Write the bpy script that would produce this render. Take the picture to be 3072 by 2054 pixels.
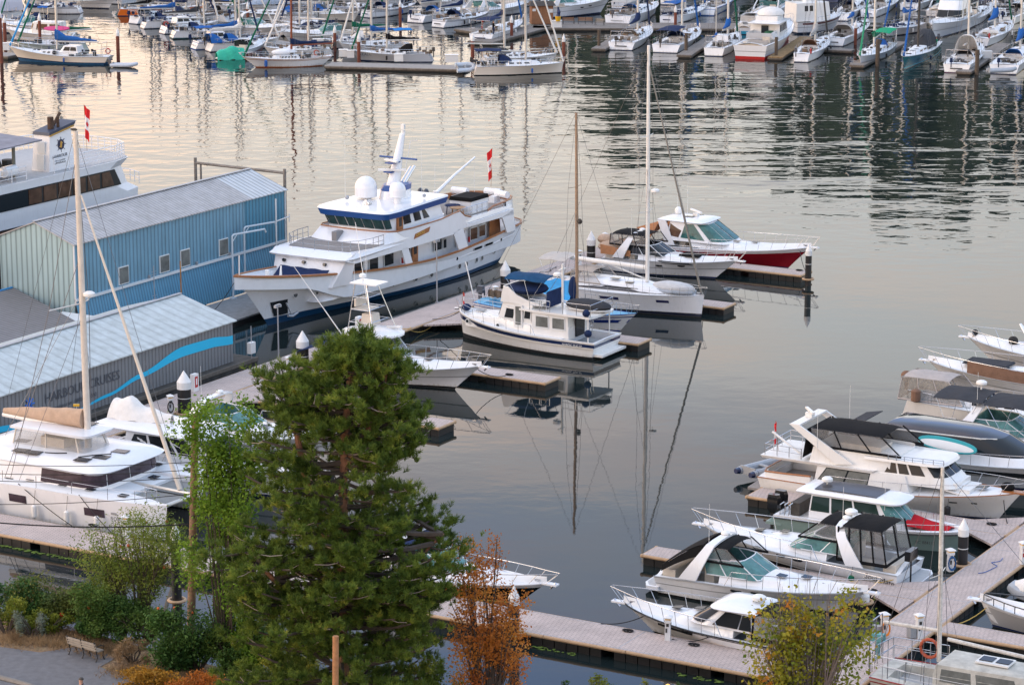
import bpy, bmesh, math, random
from mathutils import Vector, Matrix
import numpy as np
R = math.radians
random.seed(7)
SC = bpy.context.scene
for o in list(bpy.data.objects): bpy.data.objects.remove(o)
COL = SC.collection

# ---------------------------------------------------------------- camera
FPX, YH, CAMH = 8400.0, -900.0, 43.0           # focal length and horizon row for a 3072 px wide picture, eye height
PITCH = math.atan2(1027 - YH, FPX)
cam = bpy.data.objects.new('camera', bpy.data.cameras.new('camera')); COL.objects.link(cam)
cam.location = (0, 0, CAMH); cam.rotation_euler = (math.pi/2 - PITCH, 0, 0)
cam.data.sensor_width = 36; cam.data.lens = 36*FPX/3072
cam.data.clip_start = 1; cam.data.clip_end = 5000
SC.camera = cam
SC.render.resolution_x = 1024; SC.render.resolution_y = 684
SC.view_settings.view_transform = 'Standard'; SC.view_settings.look = 'None'
SC.view_settings.exposure = 0.0; SC.view_settings.gamma = 1

# ---------------------------------------------------------------- world: soft evening sky
W = bpy.data.worlds.new('World'); SC.world = W; W.use_nodes = True
nt = W.node_tree; nt.nodes.clear()
def NN(t, ty, **kw):
    n = t.nodes.new(ty)
    for k, v in kw.items(): setattr(n, k, v)
    return n
sky = NN(nt, 'ShaderNodeTexSky', sky_type='NISHITA', sun_disc=False)
sky.sun_elevation = R(14); sky.sun_rotation = R(-78)
b1 = NN(nt, 'ShaderNodeBackground'); b1.inputs[1].default_value = 0.05
nt.links.new(sky.outputs[0], b1.inputs[0])
geo = NN(nt, 'ShaderNodeTexCoord'); sep = NN(nt, 'ShaderNodeSeparateXYZ')
nt.links.new(geo.outputs['Generated'], sep.inputs[0])
mp = NN(nt, 'ShaderNodeMapping'); mp.inputs['Scale'].default_value = (3, 3, 16)
nt.links.new(geo.outputs['Generated'], mp.inputs[0])
nz = NN(nt, 'ShaderNodeTexNoise'); nz.inputs['Scale'].default_value = 1.7; nz.inputs['Detail'].default_value = 5
nt.links.new(mp.outputs[0], nz.inputs[0])
def MATH(t, op, a, b=None, c=None):
    n = NN(t, 'ShaderNodeMath', operation=op)
    for i, v in enumerate((a, b, c)):
        if v is None: continue
        if isinstance(v, (int, float)): n.inputs[i].default_value = v
        else: t.links.new(v, n.inputs[i])
    return n.outputs[0]
elev = MATH(nt, 'ADD', sep.outputs[2], MATH(nt, 'MULTIPLY', MATH(nt, 'SUBTRACT', nz.outputs[0], 0.5), 0.10))
def ramp(t, fac, stops):
    r = NN(t, 'ShaderNodeValToRGB'); e = r.color_ramp.elements
    while len(e) < len(stops): e.new(0.5)
    for i, (p, c) in enumerate(stops):
        e[i].position = p; e[i].color = (*c, 1)
    t.links.new(fac, r.inputs[0]); return r.outputs[0]
skyc = ramp(nt, elev, [(0.0, (1.0, .80, .60)), (.12, (1.06, .89, .74)), (.16, (.83, .79, .73)), (.24, (.95, .84, .76)),
                       (.285, (.48, .49, .56)), (.335, (.31, .42, .72)), (.6, (.45, .54, .69)), (1, (.55, .645, .82))])
# warmer to the left (towards the set sun)
wfac = MATH(nt, 'MULTIPLY_ADD', sep.outputs[0], -2.0, 0.42)
wc = ramp(nt, wfac, [(0.0, (.84, .90, .95)), (.4, (1.0, 1.0, 1.0)), (.75, (1.22, 1.09, 1.0)), (1, (1.6, 1.25, 1.0))])
mul = NN(nt, 'ShaderNodeMix', data_type='RGBA', blend_type='MULTIPLY'); mul.inputs[0].default_value = 1
nz2 = NN(nt, 'ShaderNodeTexNoise'); nz2.inputs['Scale'].default_value = 4.1; nz2.inputs['Detail'].default_value = 5; nt.links.new(mp.outputs[0], nz2.inputs[0])
mu0 = NN(nt, 'ShaderNodeMix', data_type='RGBA', blend_type='MULTIPLY'); mu0.inputs[0].default_value = 1
nt.links.new(skyc, mu0.inputs[6]); nt.links.new(ramp(nt, nz2.outputs[0], [(.35, (.93, 1.0, 1.05)), (.5, (1.0, 1.0, 1.0)), (.65, (1.13, 1.02, .95))]), mu0.inputs[7])
nt.links.new(mu0.outputs[2], mul.inputs[6]); nt.links.new(wc, mul.inputs[7])
b2 = NN(nt, 'ShaderNodeBackground'); b2.inputs[1].default_value = 1.76
nt.links.new(mul.outputs[2], b2.inputs[0])
ad = NN(nt, 'ShaderNodeAddShader'); wo = NN(nt, 'ShaderNodeOutputWorld')
nt.links.new(b1.outputs[0], ad.inputs[0]); nt.links.new(b2.outputs[0], ad.inputs[1]); nt.links.new(ad.outputs[0], wo.inputs[0])
sl = bpy.data.lights.new('sun', 'SUN'); sl.energy = 1.05; sl.angle = R(22); sl.color = (1, .80, .62)
so = bpy.data.objects.new('sun', sl); COL.objects.link(so)
so.rotation_euler = Vector((-math.sin(R(70)), -.25, math.sin(R(16)))).to_track_quat('Z', 'Y').to_euler()

# ---------------------------------------------------------------- picture to place
def ray(x, y):
    cx = (x-1536)/FPX; cy = (y-1027)/FPX
    return Vector((cx, math.cos(PITCH)-cy*math.sin(PITCH), -math.sin(PITCH)-cy*math.cos(PITCH)))
def P(x, y, z=0.0):
    d = ray(x, y); t = (CAMH-z)/-d.z
    return Vector((0, 0, CAMH)) + d*t
UH, VH = -30.0, 60.0                       # headings of the fingers and of the main docks
UD = Vector((math.cos(R(UH)), math.sin(R(UH)), 0)); VD = Vector((math.cos(R(VH)), math.sin(R(VH)), 0))

# ---------------------------------------------------------------- materials
MATS = {}
def M(name, col, rough=.5, metal=0., spec=.5, noise=0., nscale=3., bump=0., bscale=20., coat=0., alpha=1., trans=0.):
    if name in MATS: return MATS[name]
    m = bpy.data.materials.new(name); m.use_nodes = True; t = m.node_tree
    b = t.nodes['Principled BSDF']
    b.inputs['Roughness'].default_value = rough; b.inputs['Metallic'].default_value = metal
    if 'canvas' in name or 'cover' in name: spec = .15
    if 'glass' in name or 'window' in name: spec, rough = .28, max(rough, .1)
    b.inputs['Specular IOR Level'].default_value = spec; b.inputs['Coat Weight'].default_value = coat
    b.inputs['Alpha'].default_value = alpha
    tc = NN(t, 'ShaderNodeTexCoord')
    if noise > 0:
        n = NN(t, 'ShaderNodeTexNoise'); n.inputs['Scale'].default_value = nscale; n.inputs['Detail'].default_value = 6
        n.inputs['Roughness'].default_value = .65
        t.links.new(tc.outputs['Object'], n.inputs[0])
        c0 = tuple(max(0, c*(1-noise)) for c in col); c1 = tuple(min(1, c*(1+noise)) for c in col)
        t.links.new(ramp(t, n.outputs[0], [(.3, c0), (.7, c1)]), b.inputs['Base Color'])
    else: b.inputs['Base Color'].default_value = (*col, 1)
    if name.startswith('gelcoat'):                 # waterline scum and faint run marks
        sz = NN(t, 'ShaderNodeSeparateXYZ'); t.links.new(tc.outputs['Object'], sz.inputs[0])
        mp_ = NN(t, 'ShaderNodeMapping'); mp_.inputs['Scale'].default_value = (5, 5, .5); t.links.new(tc.outputs['Object'], mp_.inputs[0])
        n2 = NN(t, 'ShaderNodeTexNoise'); n2.inputs['Scale'].default_value = 1.2; n2.inputs['Detail'].default_value = 6; t.links.new(mp_.outputs[0], n2.inputs[0])
        fz = MATH(t, 'ADD', sz.outputs[2], MATH(t, 'MULTIPLY', MATH(t, 'SUBTRACT', n2.outputs[0], .5), .55))
        dr = ramp(t, fz, [(0, (.60, .54, .42)), (.12, (.84, .81, .75)), (.30, (1, 1, 1))]); st = ramp(t, n2.outputs[0], [(.28, (.945, .94, .93)), (.44, (1, 1, 1))])
        m1 = NN(t, 'ShaderNodeMix', data_type='RGBA', blend_type='MULTIPLY'); m1.inputs[0].default_value = 1; t.links.new(dr, m1.inputs[6]); t.links.new(st, m1.inputs[7])
        m2 = NN(t, 'ShaderNodeMix', data_type='RGBA', blend_type='MULTIPLY'); m2.inputs[0].default_value = 1; t.links.new(m1.outputs[2], m2.inputs[6])
        t.links.new(b.inputs['Base Color'].links[0].from_socket, m2.inputs[7]); t.links.new(m2.outputs[2], b.inputs['Base Color'])
    if bump > 0:
        n = NN(t, 'ShaderNodeTexNoise'); n.inputs['Scale'].default_value = bscale; n.inputs['Detail'].default_value = 4
        t.links.new(tc.outputs['Object'], n.inputs[0])
        bp = NN(t, 'ShaderNodeBump'); bp.inputs['Strength'].default_value = 1; bp.inputs['Distance'].default_value = bump
        t.links.new(n.outputs[0], bp.inputs['Height']); t.links.new(bp.outputs[0], b.inputs['Normal'])
    MATS[name] = m; return m
def bsdf(m): return m.node_tree.nodes['Principled BSDF']
gel = M('gelcoat white', (.785, .80, .825), .22, noise=.035, nscale=.8, coat=.3)
gelc = M('gelcoat cream', (.785, .78, .76), .28, noise=.05, nscale=.8, coat=.2)
deckw = M('deck nonskid white', (.73, .755, .78), .6, noise=.05, nscale=1.5)
deckg = M('deck nonskid grey', (.42, .43, .44), .7, noise=.10)
navy = M('navy paint', (.012, .025, .085), .22, noise=.1, coat=.4)
blackp = M('black gloss paint', (.012, .013, .015), .18, coat=.4)
anti = M('antifouling black', (.02, .022, .025), .6, noise=.3)
antir = M('antifouling red', (.22, .03, .02), .6, noise=.2)
antib = M('antifouling blue', (.015, .08, .18), .5, noise=.2)
glass = M('dark window glass', (.018, .022, .026), .06, spec=.6)
glassw = M('brown window glass', (.10, .055, .035), .08, spec=.6, noise=.4, nscale=1.2)
aqua = M('aqua tinted glass', (.09, .22, .215), .06, noise=.35, nscale=2)
glassp = M('purple tinted glass', (.06, .045, .06), .08, noise=.4, nscale=1.5)
steel = M('stainless steel', (.62, .63, .65), .22, metal=.9)
alu = M('mast aluminium', (.60, .59, .56), .4, metal=.35, noise=.06)
mastw = M('mast white', (.74, .73, .70), .4, noise=.06)
mastb = M('mast brown', (.30, .20, .13), .5, noise=.12)
wood = M('varnished teak', (.33, .13, .045), .35, noise=.25, nscale=8)
teak = M('weathered teak deck', (.24, .22, .21), .75, noise=.18, nscale=5)
cvnavy = M('navy canvas', (.016, .03, .085), .85, noise=.18, nscale=2.5, bump=.02, bscale=4)
cvblue = M('royal blue canvas', (.02, .11, .36), .8, noise=.15, nscale=2.5, bump=.02, bscale=4)
cvcyan = M('bright blue tarp', (.02, .32, .72), .6, noise=.15, nscale=2.5, bump=.04, bscale=4)
cvblack = M('black canvas', (.008, .008, .009), .85, noise=.25, nscale=2.5, bump=.015, bscale=4)
cvgrey = M('charcoal canvas', (.045, .048, .056), .85, noise=.15, nscale=2.5, bump=.03, bscale=3)
cvlgrey = M('light grey canvas', (.42, .40, .38), .85, noise=.12, nscale=2.5, bump=.03, bscale=3)
cvtan = M('tan canvas', (.48, .35, .26), .85, noise=.12, nscale=2.5, bump=.03, bscale=4)
cvcopper = M('copper canvas', (.50, .24, .12), .85, noise=.12, nscale=2.5, bump=.02, bscale=4)
cvbrown = M('brown canvas', (.20, .12, .085), .85, noise=.15, nscale=2.5, bump=.03, bscale=4)
cvwhite = M('white cover', (.74, .72, .69), .75, noise=.08, nscale=2.5, bump=.05, bscale=3)
cvgreen = M('green canvas', (.01, .12, .07), .85, noise=.15, nscale=2.5, bump=.02)
cvjade = M('jade tarp', (.02, .42, .28), .6, noise=.15, nscale=2, bump=.05, bscale=4)
cvred = M('red cover', (.42, .012, .02), .8, noise=.15, nscale=2.5, bump=.03, bscale=4)
redp = M('red paint', (.45, .02, .02), .4, noise=.1)
orange = M('orange paint', (.75, .17, .02), .35, noise=.1)
yellow = M('yellow plastic', (.75, .42, .02), .4, noise=.1)
rope = M('rope', (.55, .48, .36), .9)
ropeb = M('black rope', (.02, .02, .022), .9)
rub = M('black rubber', (.02, .02, .022), .55, noise=.2)
greyt = M('grey inflatable tube', (.34, .38, .43), .5, noise=.1)
bluet = M('blue plastic', (.01, .09, .35), .4)
vinyl = M('clear vinyl', (.36, .36, .36), .08, alpha=.34, noise=.15, nscale=3)
seat = M('cream upholstery', (.62, .56, .48), .6, noise=.08)
darkin = M('dark interior', (.05, .045, .04), .7, noise=.4, nscale=2)
plast = M('white plastic', (.78, .78, .76), .35, noise=.03)
greyp = M('grey plastic', (.32, .33, .34), .5, noise=.1)

# ---------------------------------------------------------------- mesh builder
class MB:
    def __init__(s): s.v = []; s.f = []; s.m = []
    def add(s, vs, fs, mi=0):
        o = len(s.v); s.v += [tuple(v) for v in vs]
        for i, f in enumerate(fs):
            s.f.append([o+k for k in f]); s.m.append(mi[i] if isinstance(mi, list) else mi)
        return s
    def box(s, c, sz, rot=0, mi=0, top=1.0):
        x, y, z = sz[0]/2, sz[1]/2, sz[2]/2; cr, sr = math.cos(rot), math.sin(rot); vs = []
        for dz, k in ((-z, 1), (z, top)):
            for dx, dy in ((-x, -y), (x, -y), (x, y), (-x, y)):
                vs.append((c[0]+(dx*cr-dy*sr)*k, c[1]+(dx*sr+dy*cr)*k, c[2]+dz))
        return s.add(vs, [(0, 3, 2, 1), (4, 5, 6, 7), (0, 1, 5, 4), (1, 2, 6, 5), (2, 3, 7, 6), (3, 0, 4, 7)], mi)
    def loft(s, rings, closed=True, caps=True, mi=0):
        n = len(rings[0]); vs = [p for r in rings for p in r]; fs = []; ms = []
        for i in range(len(rings)-1):
            for j in range(n if closed else n-1):
                a, b = i*n+j, i*n+(j+1) % n
                fs.append((a, b, b+n, a+n)); ms.append(mi[i] if isinstance(mi, list) else mi)
        if caps and closed:
            fs.append(tuple(range(n))[::-1]); ms.append(mi[0] if isinstance(mi, list) else mi)
            fs.append(tuple(range((len(rings)-1)*n, len(rings)*n))); ms.append(mi[-1] if isinstance(mi, list) else mi)
        return s.add(vs, fs, ms)
    def tube(s, pts, r, n=6, mi=0, closed=False, r2=None, caps=True):
        pts = [Vector(p) for p in pts]; rings = []; N = len(pts); up = Vector((0, 0, 1))
        for i, p in enumerate(pts):
            a = pts[(i-1) % N] if (closed or i > 0) else p; b = pts[(i+1) % N] if (closed or i < N-1) else p
            d = (b-a).normalized() if (b-a).length > 1e-9 else Vector((1, 0, 0))
            x = d.cross(up)
            if x.length < .05: x = d.cross(Vector((0, 1, 0)))
            x.normalize(); y = x.cross(d)
            rr = r[i] if isinstance(r, (list, tuple)) else (r if r2 is None else r+(r2-r)*i/max(1, N-1))
            rings.append([p+x*rr*math.cos(2*math.pi*k/n)+y*rr*math.sin(2*math.pi*k/n) for k in range(n)])
        if closed: rings.append(rings[0]); caps = False
        return s.loft(rings, True, caps, mi)
    def cyl(s, p0, p1, r0, r1=None, n=12, mi=0): return s.tube([p0, p1], [r0, r0 if r1 is None else r1], n, mi)
    def sph(s, c, r, nu=12, nv=8, mi=0, z0=-1., z1=1.):
        if not isinstance(r, (tuple, list)): r = (r, r, r)
        rings = []
        a0, a1 = math.asin(z0), math.asin(z1)
        for i in range(nv+1):
            a = a0+(a1-a0)*i/nv; ca = max(.01, math.cos(a))
            rings.append([(c[0]+r[0]*ca*math.cos(2*math.pi*k/nu), c[1]+r[1]*ca*math.sin(2*math.pi*k/nu), c[2]+r[2]*math.sin(a)) for k in range(nu)])
        return s.loft(rings, True, True, mi)
    def prism(s, poly, z0, z1, mi=0, tf=None):
        n = len(poly); vs = [(x, y, z0) for x, y in poly]+[(x, y, z1) for x, y in poly]
        if tf: vs = [tf(v) for v in vs]
        return s.add(vs, [tuple(range(n))[::-1], tuple(range(n, 2*n))]+[(i, (i+1) % n, n+(i+1) % n, n+i) for i in range(n)], mi)
    def side(s, poly, y0, y1, mi=0):            # poly in (x,z), pushed along y
        n = len(poly); vs = [(x, y0, z) for x, z in poly]+[(x, y1, z) for x, z in poly]
        return s.add(vs, [tuple(range(n)), tuple(range(n, 2*n))[::-1]]+[(i, (i+1) % n, n+(i+1) % n, n+i) for i in range(n)], mi)
    def sheet(s, fn, nu, nv, th=.03, mi=0, cu=False):
        a = [[Vector(fn(i/nu, j/nv)) for j in range(nv+1)] for i in range(nu+1)]; vs = []; w = nv+1
        nr = []
        for i in range(nu+1):
            for j in range(nv+1):
                du = a[min(i+1, nu)][j]-a[max(i-1, 0)][j]; dv = a[i][min(j+1, nv)]-a[i][max(j-1, 0)]
                n = du.cross(dv); nr.append(n.normalized() if n.length > 1e-9 else Vector((0, 0, 1)))
        top = [a[i][j] for i in range(nu+1) for j in range(nv+1)]
        bot = [p-n*th for p, n in zip(top, nr)]; K = len(top); fs = []
        for i in range(nu):
            for j in range(nv):
                q = (i*w+j, (i+1)*w+j, (i+1)*w+j+1, i*w+j+1)
                fs.append(q); fs.append(tuple(K+k for k in q[::-1]))
        e = [i*w for i in range(nu+1)]+[nu*w+j for j in range(1, nv+1)]+[i*w+nv for i in range(nu-1, -1, -1)]+[j for j in range(nv-1, 0, -1)]
        for k in range(len(e)):
            p, q = e[k], e[(k+1) % len(e)]; fs.append((p, K+p, K+q, q))
        return s.add(top+bot, fs, mi)
    def build(s, name, mats, parent=None, sm=35, loc=None, recalc=True):
        me = bpy.data.meshes.new(name)
        me.from_pydata(s.v, [], s.f)
        if not isinstance(mats, (list, tuple)): mats = [mats]
        for m in mats: me.materials.append(m)
        me.polygons.foreach_set('material_index', s.m)
        if recalc:
            bm = bmesh.new(); bm.from_mesh(me); bmesh.ops.recalc_face_normals(bm, faces=bm.faces); bm.to_mesh(me); bm.free()
        if sm:
            me.polygons.foreach_set('use_smooth', [True]*len(me.polygons)); me.set_sharp_from_angle(angle=R(sm))
        o = bpy.data.objects.new(name, me); COL.objects.link(o)
        if parent is not None: o.parent = parent
        if loc is not None: o.location = loc
        return o
def tag(o, label=None, cat=None, group=None, kind=None):
    if label: o['label'] = label
    if cat: o['category'] = cat
    if group: o['group'] = group
    if kind: o['kind'] = kind
    return o
def thing(name, label, cat, loc=(0, 0, 0), hd=0, group=None):
    o = bpy.data.objects.new(name, None); COL.objects.link(o); o.empty_display_size = .3
    o.location = loc; o.rotation_euler = (0, 0, R(hd)); return tag(o, label, cat, group)
def clone(o, loc, hd=None, label=None, parent=None):
    c = o.copy(); COL.objects.link(c)
    if parent is not None: c.parent = parent
    for ch in list(o.children): clone(ch, None, None, None, c)
    if loc is not None: c.location = loc
    if hd is not None: c.rotation_euler = (0, 0, R(hd))
    if label: c['label'] = label
    return c
def lettering(txt, size, mat, parent, loc, rot, name='lettering', ext=.004, label=None, space=1.0):
    cu = bpy.data.curves.new('t', 'FONT'); cu.body = txt; cu.size = size; cu.extrude = ext; cu.align_x = 'LEFT'; cu.space_character = space
    cu.resolution_u = 2
    t = bpy.data.objects.new('t', cu); COL.objects.link(t)
    dg = bpy.context.evaluated_depsgraph_get(); dg.update()
    me = bpy.data.meshes.new_from_object(t.evaluated_get(dg)); me.name = name
    bpy.data.objects.remove(t); bpy.data.curves.remove(cu)
    me.materials.clear(); me.materials.append(mat)
    o = bpy.data.objects.new(name, me); COL.objects.link(o)
    o.parent = parent; o.location = loc; o.rotation_euler = rot
    if label: o['label'] = label
    return o

# ---------------------------------------------------------------- boat parts
class Hull:
    """x forward, z up, waterline at z=0; t runs 0 at the stern to 1 at the stem"""
    def __init__(s, L, B, zs, zm, zb, over=.8, sover=.3, stern=.86, fl=.45, p=1.9, mx=.42, w0=.93, bowround=0., rs=0.):
        s.L, s.B, s.zs, s.zm, s.zb, s.over, s.sover, s.stern, s.fl, s.p, s.mx, s.w0, s.br, s.rs = L, B, zs, zm, zb, over, sover, stern, fl, p, mx, w0, bowround, rs
    def z(s, t):
        return s.zm+(s.zs-s.zm)*(max(0, .45-t)/.45)**1.6+(s.zb-s.zm)*(max(0, t-.3)/.7)**1.8
    def yd(s, t):
        if t < s.mx: k = s.stern+(1-s.stern)*math.sin(t/s.mx*math.pi/2)
        else:
            u = (t-s.mx)/(1-s.mx); k = max(0, 1-u**s.p)**.8 if t < 1 else 0
            k = k*(1-s.br)+s.br*math.sqrt(max(0, 1-u**4))
        if s.rs and t < s.rs: k *= math.sqrt(max(.02, 1-(1-t/s.rs)**2))
        return s.B/2*k
    def pt(s, t, h, side=1, out=0):
        zz = s.z(t)*h if h >= 0 else h
        hh = max(0, min(1, h)); w = s.w0+(s.fl-s.w0)*max(0, (t-.25)/.75)**1.2
        y = s.yd(t)*(w+(1-w)*hh**1.3)*(1 if h >= 0 else max(.2, 1+h*.6))
        x0 = -s.L/2-s.sover*(hh if s.sover > 0 else hh); x1 = s.L/2+s.over*hh**1.1
        return (x0+(x1-x0)*t, side*(y+out), zz)
    def deck(s, t, inset=0., dz=0.): 
        p = s.pt(t, 1); y = max(0, s.yd(t)-inset); return (p[0], y, p[2]+dz)
    def build(s, parent, mats, bands, N=22, name='hull', tm=None, hcap=1.0):
        """bands: list of (h_top, material index) from below upward"""
        hs = [-.4]; ms = []
        prev = -.4
        for hb, mi in bands:
            k = max(1, int((hb-prev)/.25+.5))
            for i in range(1, k+1): hs.append(prev+(hb-prev)*i/k); ms.append(mi)
            prev = hb
        ts = [1-(1-i/N)**1.35 for i in range(N+1)]
        m = MB()
        for side in (1, -1):
            rows = [[s.pt(t, h, side) for t in ts] for h in hs]
            m.loft(rows, False, False, mi=ms)
        for i in range(len(hs)-1):                       # transom
            a, b = s.pt(0, hs[i], 1), s.pt(0, hs[i+1], 1); c, d = s.pt(0, hs[i+1], -1), s.pt(0, hs[i], -1)
            m.add([a, b, c, d], [(0, 1, 2, 3)], ms[i] if tm is None else (tm if hs[i] >= 0.08 else ms[i]))
        return m.build(name, mats, parent, 40)
    def deckmesh(s, parent, mat, ck=None, camber=.08, inset=.25, N=24, rim=.03, name='deck', solemat=None, t1=1.0):
        """ck=(t0,t1,depth,inset): a sunken cockpit"""
        ts = sorted(set([i/N*t1 for i in range(N+1)]+([ck[0], ck[0]+.001, ck[1], ck[1]+.001] if ck else [])))
        rows = []
        for t in ts:
            x, y, z = s.deck(t); z -= .02; inck = ck and ck[0] <= t-.0005 <= ck[1]-.0005
            yi = max(y-(ck[3] if inck else inset), y*.3); d = ck[2] if inck else 0
            pr = [(x, y, z), (x, yi, z+rim*.3), (x, yi*.985, z-d+rim*.6), (x, yi*.5, z-d+(camber*.7 if not inck else 0)), (x, 0, z-d+(camber if not inck else 0))]
            rows.append(pr+[(a, -b, c) for a, b, c in pr[-2::-1]])
        m = MB(); m.loft(rows, False, False)
        if solemat:
            m.m = [0]*len(m.f)
            nr = len(rows[0])-1
            for i, (ta, tb) in enumerate(zip(ts, ts[1:])):
                if ta >= ck[0]+.0005 and tb <= ck[1]+.0005:
                    for j in range(nr):
                        if 2 <= j <= nr-3: m.m[i*nr+j] = 1
        return m.build(name, [mat, solemat] if solemat else mat, parent, 30)
    def trim(s, parent, mat, r=.04, h=1.0, t0=0, t1=1, name='rub_rail', dz=0., out=.01, N=26, close=True):
        m = MB(); a = [s.pt(t0+(t1-t0)*i/N, h, 1, out) for i in range(N+1)]
        b = [s.pt(t0+(t1-t0)*i/N, h, -1, out) for i in range(N+1)]
        if t1 >= 1: pts = a+b[::-1][1:]; m.tube([(x, y, z+dz) for x, y, z in pts], r, 5)
        else:
            for q in (a, b): m.tube([(x, y, z+dz) for x, y, z in q], r, 5)
        return m.build(name, mat, parent, 60)
    def rail(s, parent, t0, h=.65, t1=1.0, n=8, r=.018, inset=.08, over=.25, mid=False, name='bow_rail', rise=0., mat=None, lean=.0):
        m = MB(); A = []
        for side in (1, -1):
            pts = []
            for i in range(n+1):
                t = t0+(t1-t0)*i/n; x, y, z = s.deck(t, inset); hh = h+rise*((t-t0)/(t1-t0))
                if i == 0 and rise != -1: hh = hh*1.0
                base = (x, side*max(y, .12), z); top = (x+over*(i/n)**2, side*max(y+lean*hh, .12), z+hh)
                pts.append(top)
                m.tube([base, top], r*.8, 5)
                if mid and i: 
                    q = pts[-2]; pb = pbase; m.tube([((pb[k]+q[k])/2) for k in range(3)] and [tuple((pb[k]+q[k])/2 for k in range(3)), tuple((base[k]+top[k])/2 for k in range(3))], r*.5, 4)
                pbase = base
            x, y, z = s.deck(t0, inset); pts.insert(0, (x-h*.5, side*y, z))
            A.append(pts)
        if t1 >= .99: m.tube(A[0]+A[1][::-1], r, 6)
        else:
            for q in A: m.tube(q, r, 6)
        return m.build(name, mat or steel, parent, 60)

class House:
    """rings: (z, x_aft, x_corner, x_front, halfwidth_aft, halfwidth_corner)"""
    def __init__(s, rings, e=.55, n=9, aft=0.): s.r = rings; s.e = e; s.n = n; s.aft = aft
    def pt(s, side, u, v):
        i = min(int(v), len(s.r)-2) if len(s.r) > 1 else 0; f = v-i; a, b = s.r[i], s.r[min(i+1, len(s.r)-1)]
        z, xa, xc, xf, wa, wc = [p+(q-p)*f for p, q in zip(a, b)]
        if u <= 1: return Vector((xa+(xc-xa)*u, side*(wa+(wc-wa)*u), z))
        th = (1-max(0., 2-u)**(1/max(s.e, .2)))*math.pi/2
        return Vector((xc+(xf-xc)*math.sin(th)**s.e if th > 0 else xc, side*wc*max(0, math.cos(th))**s.e, z))
    def ring(s, v):
        us = [0, .5]+[1+i/s.n for i in range(s.n)]
        return [s.pt(1, u, v) for u in us]+[s.pt(1, 2, v)]+[s.pt(-1, u, v) for u in us[::-1]]
    def mb(s, m=None, mi=0, camber=0., cap=True):
        m = m or MB(); rs = [s.ring(i) for i in range(len(s.r))]
        if camber:
            z = s.r[-1][0]; c = Vector(((s.r[-1][1]+s.r[-1][3])/2, 0, z))
            for k, h in ((.8, .6), (.45, .93), (.1, 1.)):
                rs.append([Vector((c.x+(p.x-c.x)*k, p.y*k, z+camber*h)) for p in rs[len(s.r)-1]])
        if isinstance(mi, list): mi = mi+[mi[-1]]*(len(rs)-1-len(mi))
        return m.loft(rs, True, cap, mi)
    def win(s, m, q, side=1, off=.015, nu=4, mi=0, th=.03):
        """q: four (u,v) corners: low aft, low fore, high fore, high aft"""
        def fn(a, b):
            lo = (q[0][0]+(q[1][0]-q[0][0])*a, q[0][1]+(q[1][1]-q[0][1])*a)
            hi = (q[3][0]+(q[2][0]-q[3][0])*a, q[3][1]+(q[2][1]-q[3][1])*a)
            u, v = lo[0]+(hi[0]-lo[0])*b, lo[1]+(hi[1]-lo[1])*b
            p = s.pt(side, u, v); e = .02
            du = s.pt(side, u+e, v)-s.pt(side, u-e if u > e else u, v); dv = s.pt(side, u, v+e)-s.pt(side, u, max(0, v-e))
            n = dv.cross(du); n = n.normalized() if n.length > 1e-9 else Vector((0, side, 0))
            if n.y*side < 0 or (abs(n.y) < .05 and n.x < 0): n = -n
            return p+n*(off)
        return m.sheet(fn, nu, 1, th, mi)
    def panes(s, parent, qs, mat, name='window', sides=(1, -1), off=.015, nu=4, frame=None, fw=.05):
        out = []
        for side in sides:
            for q in qs:
                if frame:
                    du, dv = fw if isinstance(fw, tuple) else (fw, fw)
                    Q = [(q[0][0]-du, q[0][1]-dv), (q[1][0]+du, q[1][1]-dv), (q[2][0]+du, q[2][1]+dv), (q[3][0]-du, q[3][1]+dv)]
                    fo = s.win(MB(), Q, side, off, nu).build(name, frame, parent)
                    s.win(MB(), q, side, off+.012, nu).build('pane', mat, fo)
                else: out.append(s.win(MB(), q, side, off, nu).build(name, mat, parent))
        return out
def R4(u0, u1, v0, v1, sl=0., sr=None):
    sr = sl if sr is None else sr
    return [(u0, v0), (u1, v0), (u1+sr, v1), (u0+sl, v1)]
def arch(m, x0, x1, w0, w1, z0, z1, bx=.35, bz=.08, n=7, mi=0, bx1=None):
    """a broad flat arch over the boat, swept from one side to the other"""
    path = [(-w0, 0.), (-w0*.98, .3), (-w1*1.0, .75), (-w1*.86, .94), (-w1*.5, 1.), (0, 1.02)]
    path = path+[(-a, b) for a, b in path[-2::-1]]; rings = []
    for i, (y, h) in enumerate(path):
        x = x0+(x1-x0)*h; z = z0+(z1-z0)*h; bb = bx+((bx1 or bx)-bx)*h
        nyz = (0, 1) if .9 < h else ((-1 if y < 0 else 1), .25)
        rings.append([(x-bb/2, y, z), (x-bb/2, y+nyz[0]*bz, z+nyz[1]*bz), (x+bb/2, y+nyz[0]*bz, z+nyz[1]*bz), (x+bb/2, y, z)])
    return m.loft(rings, True, True, mi)
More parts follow.
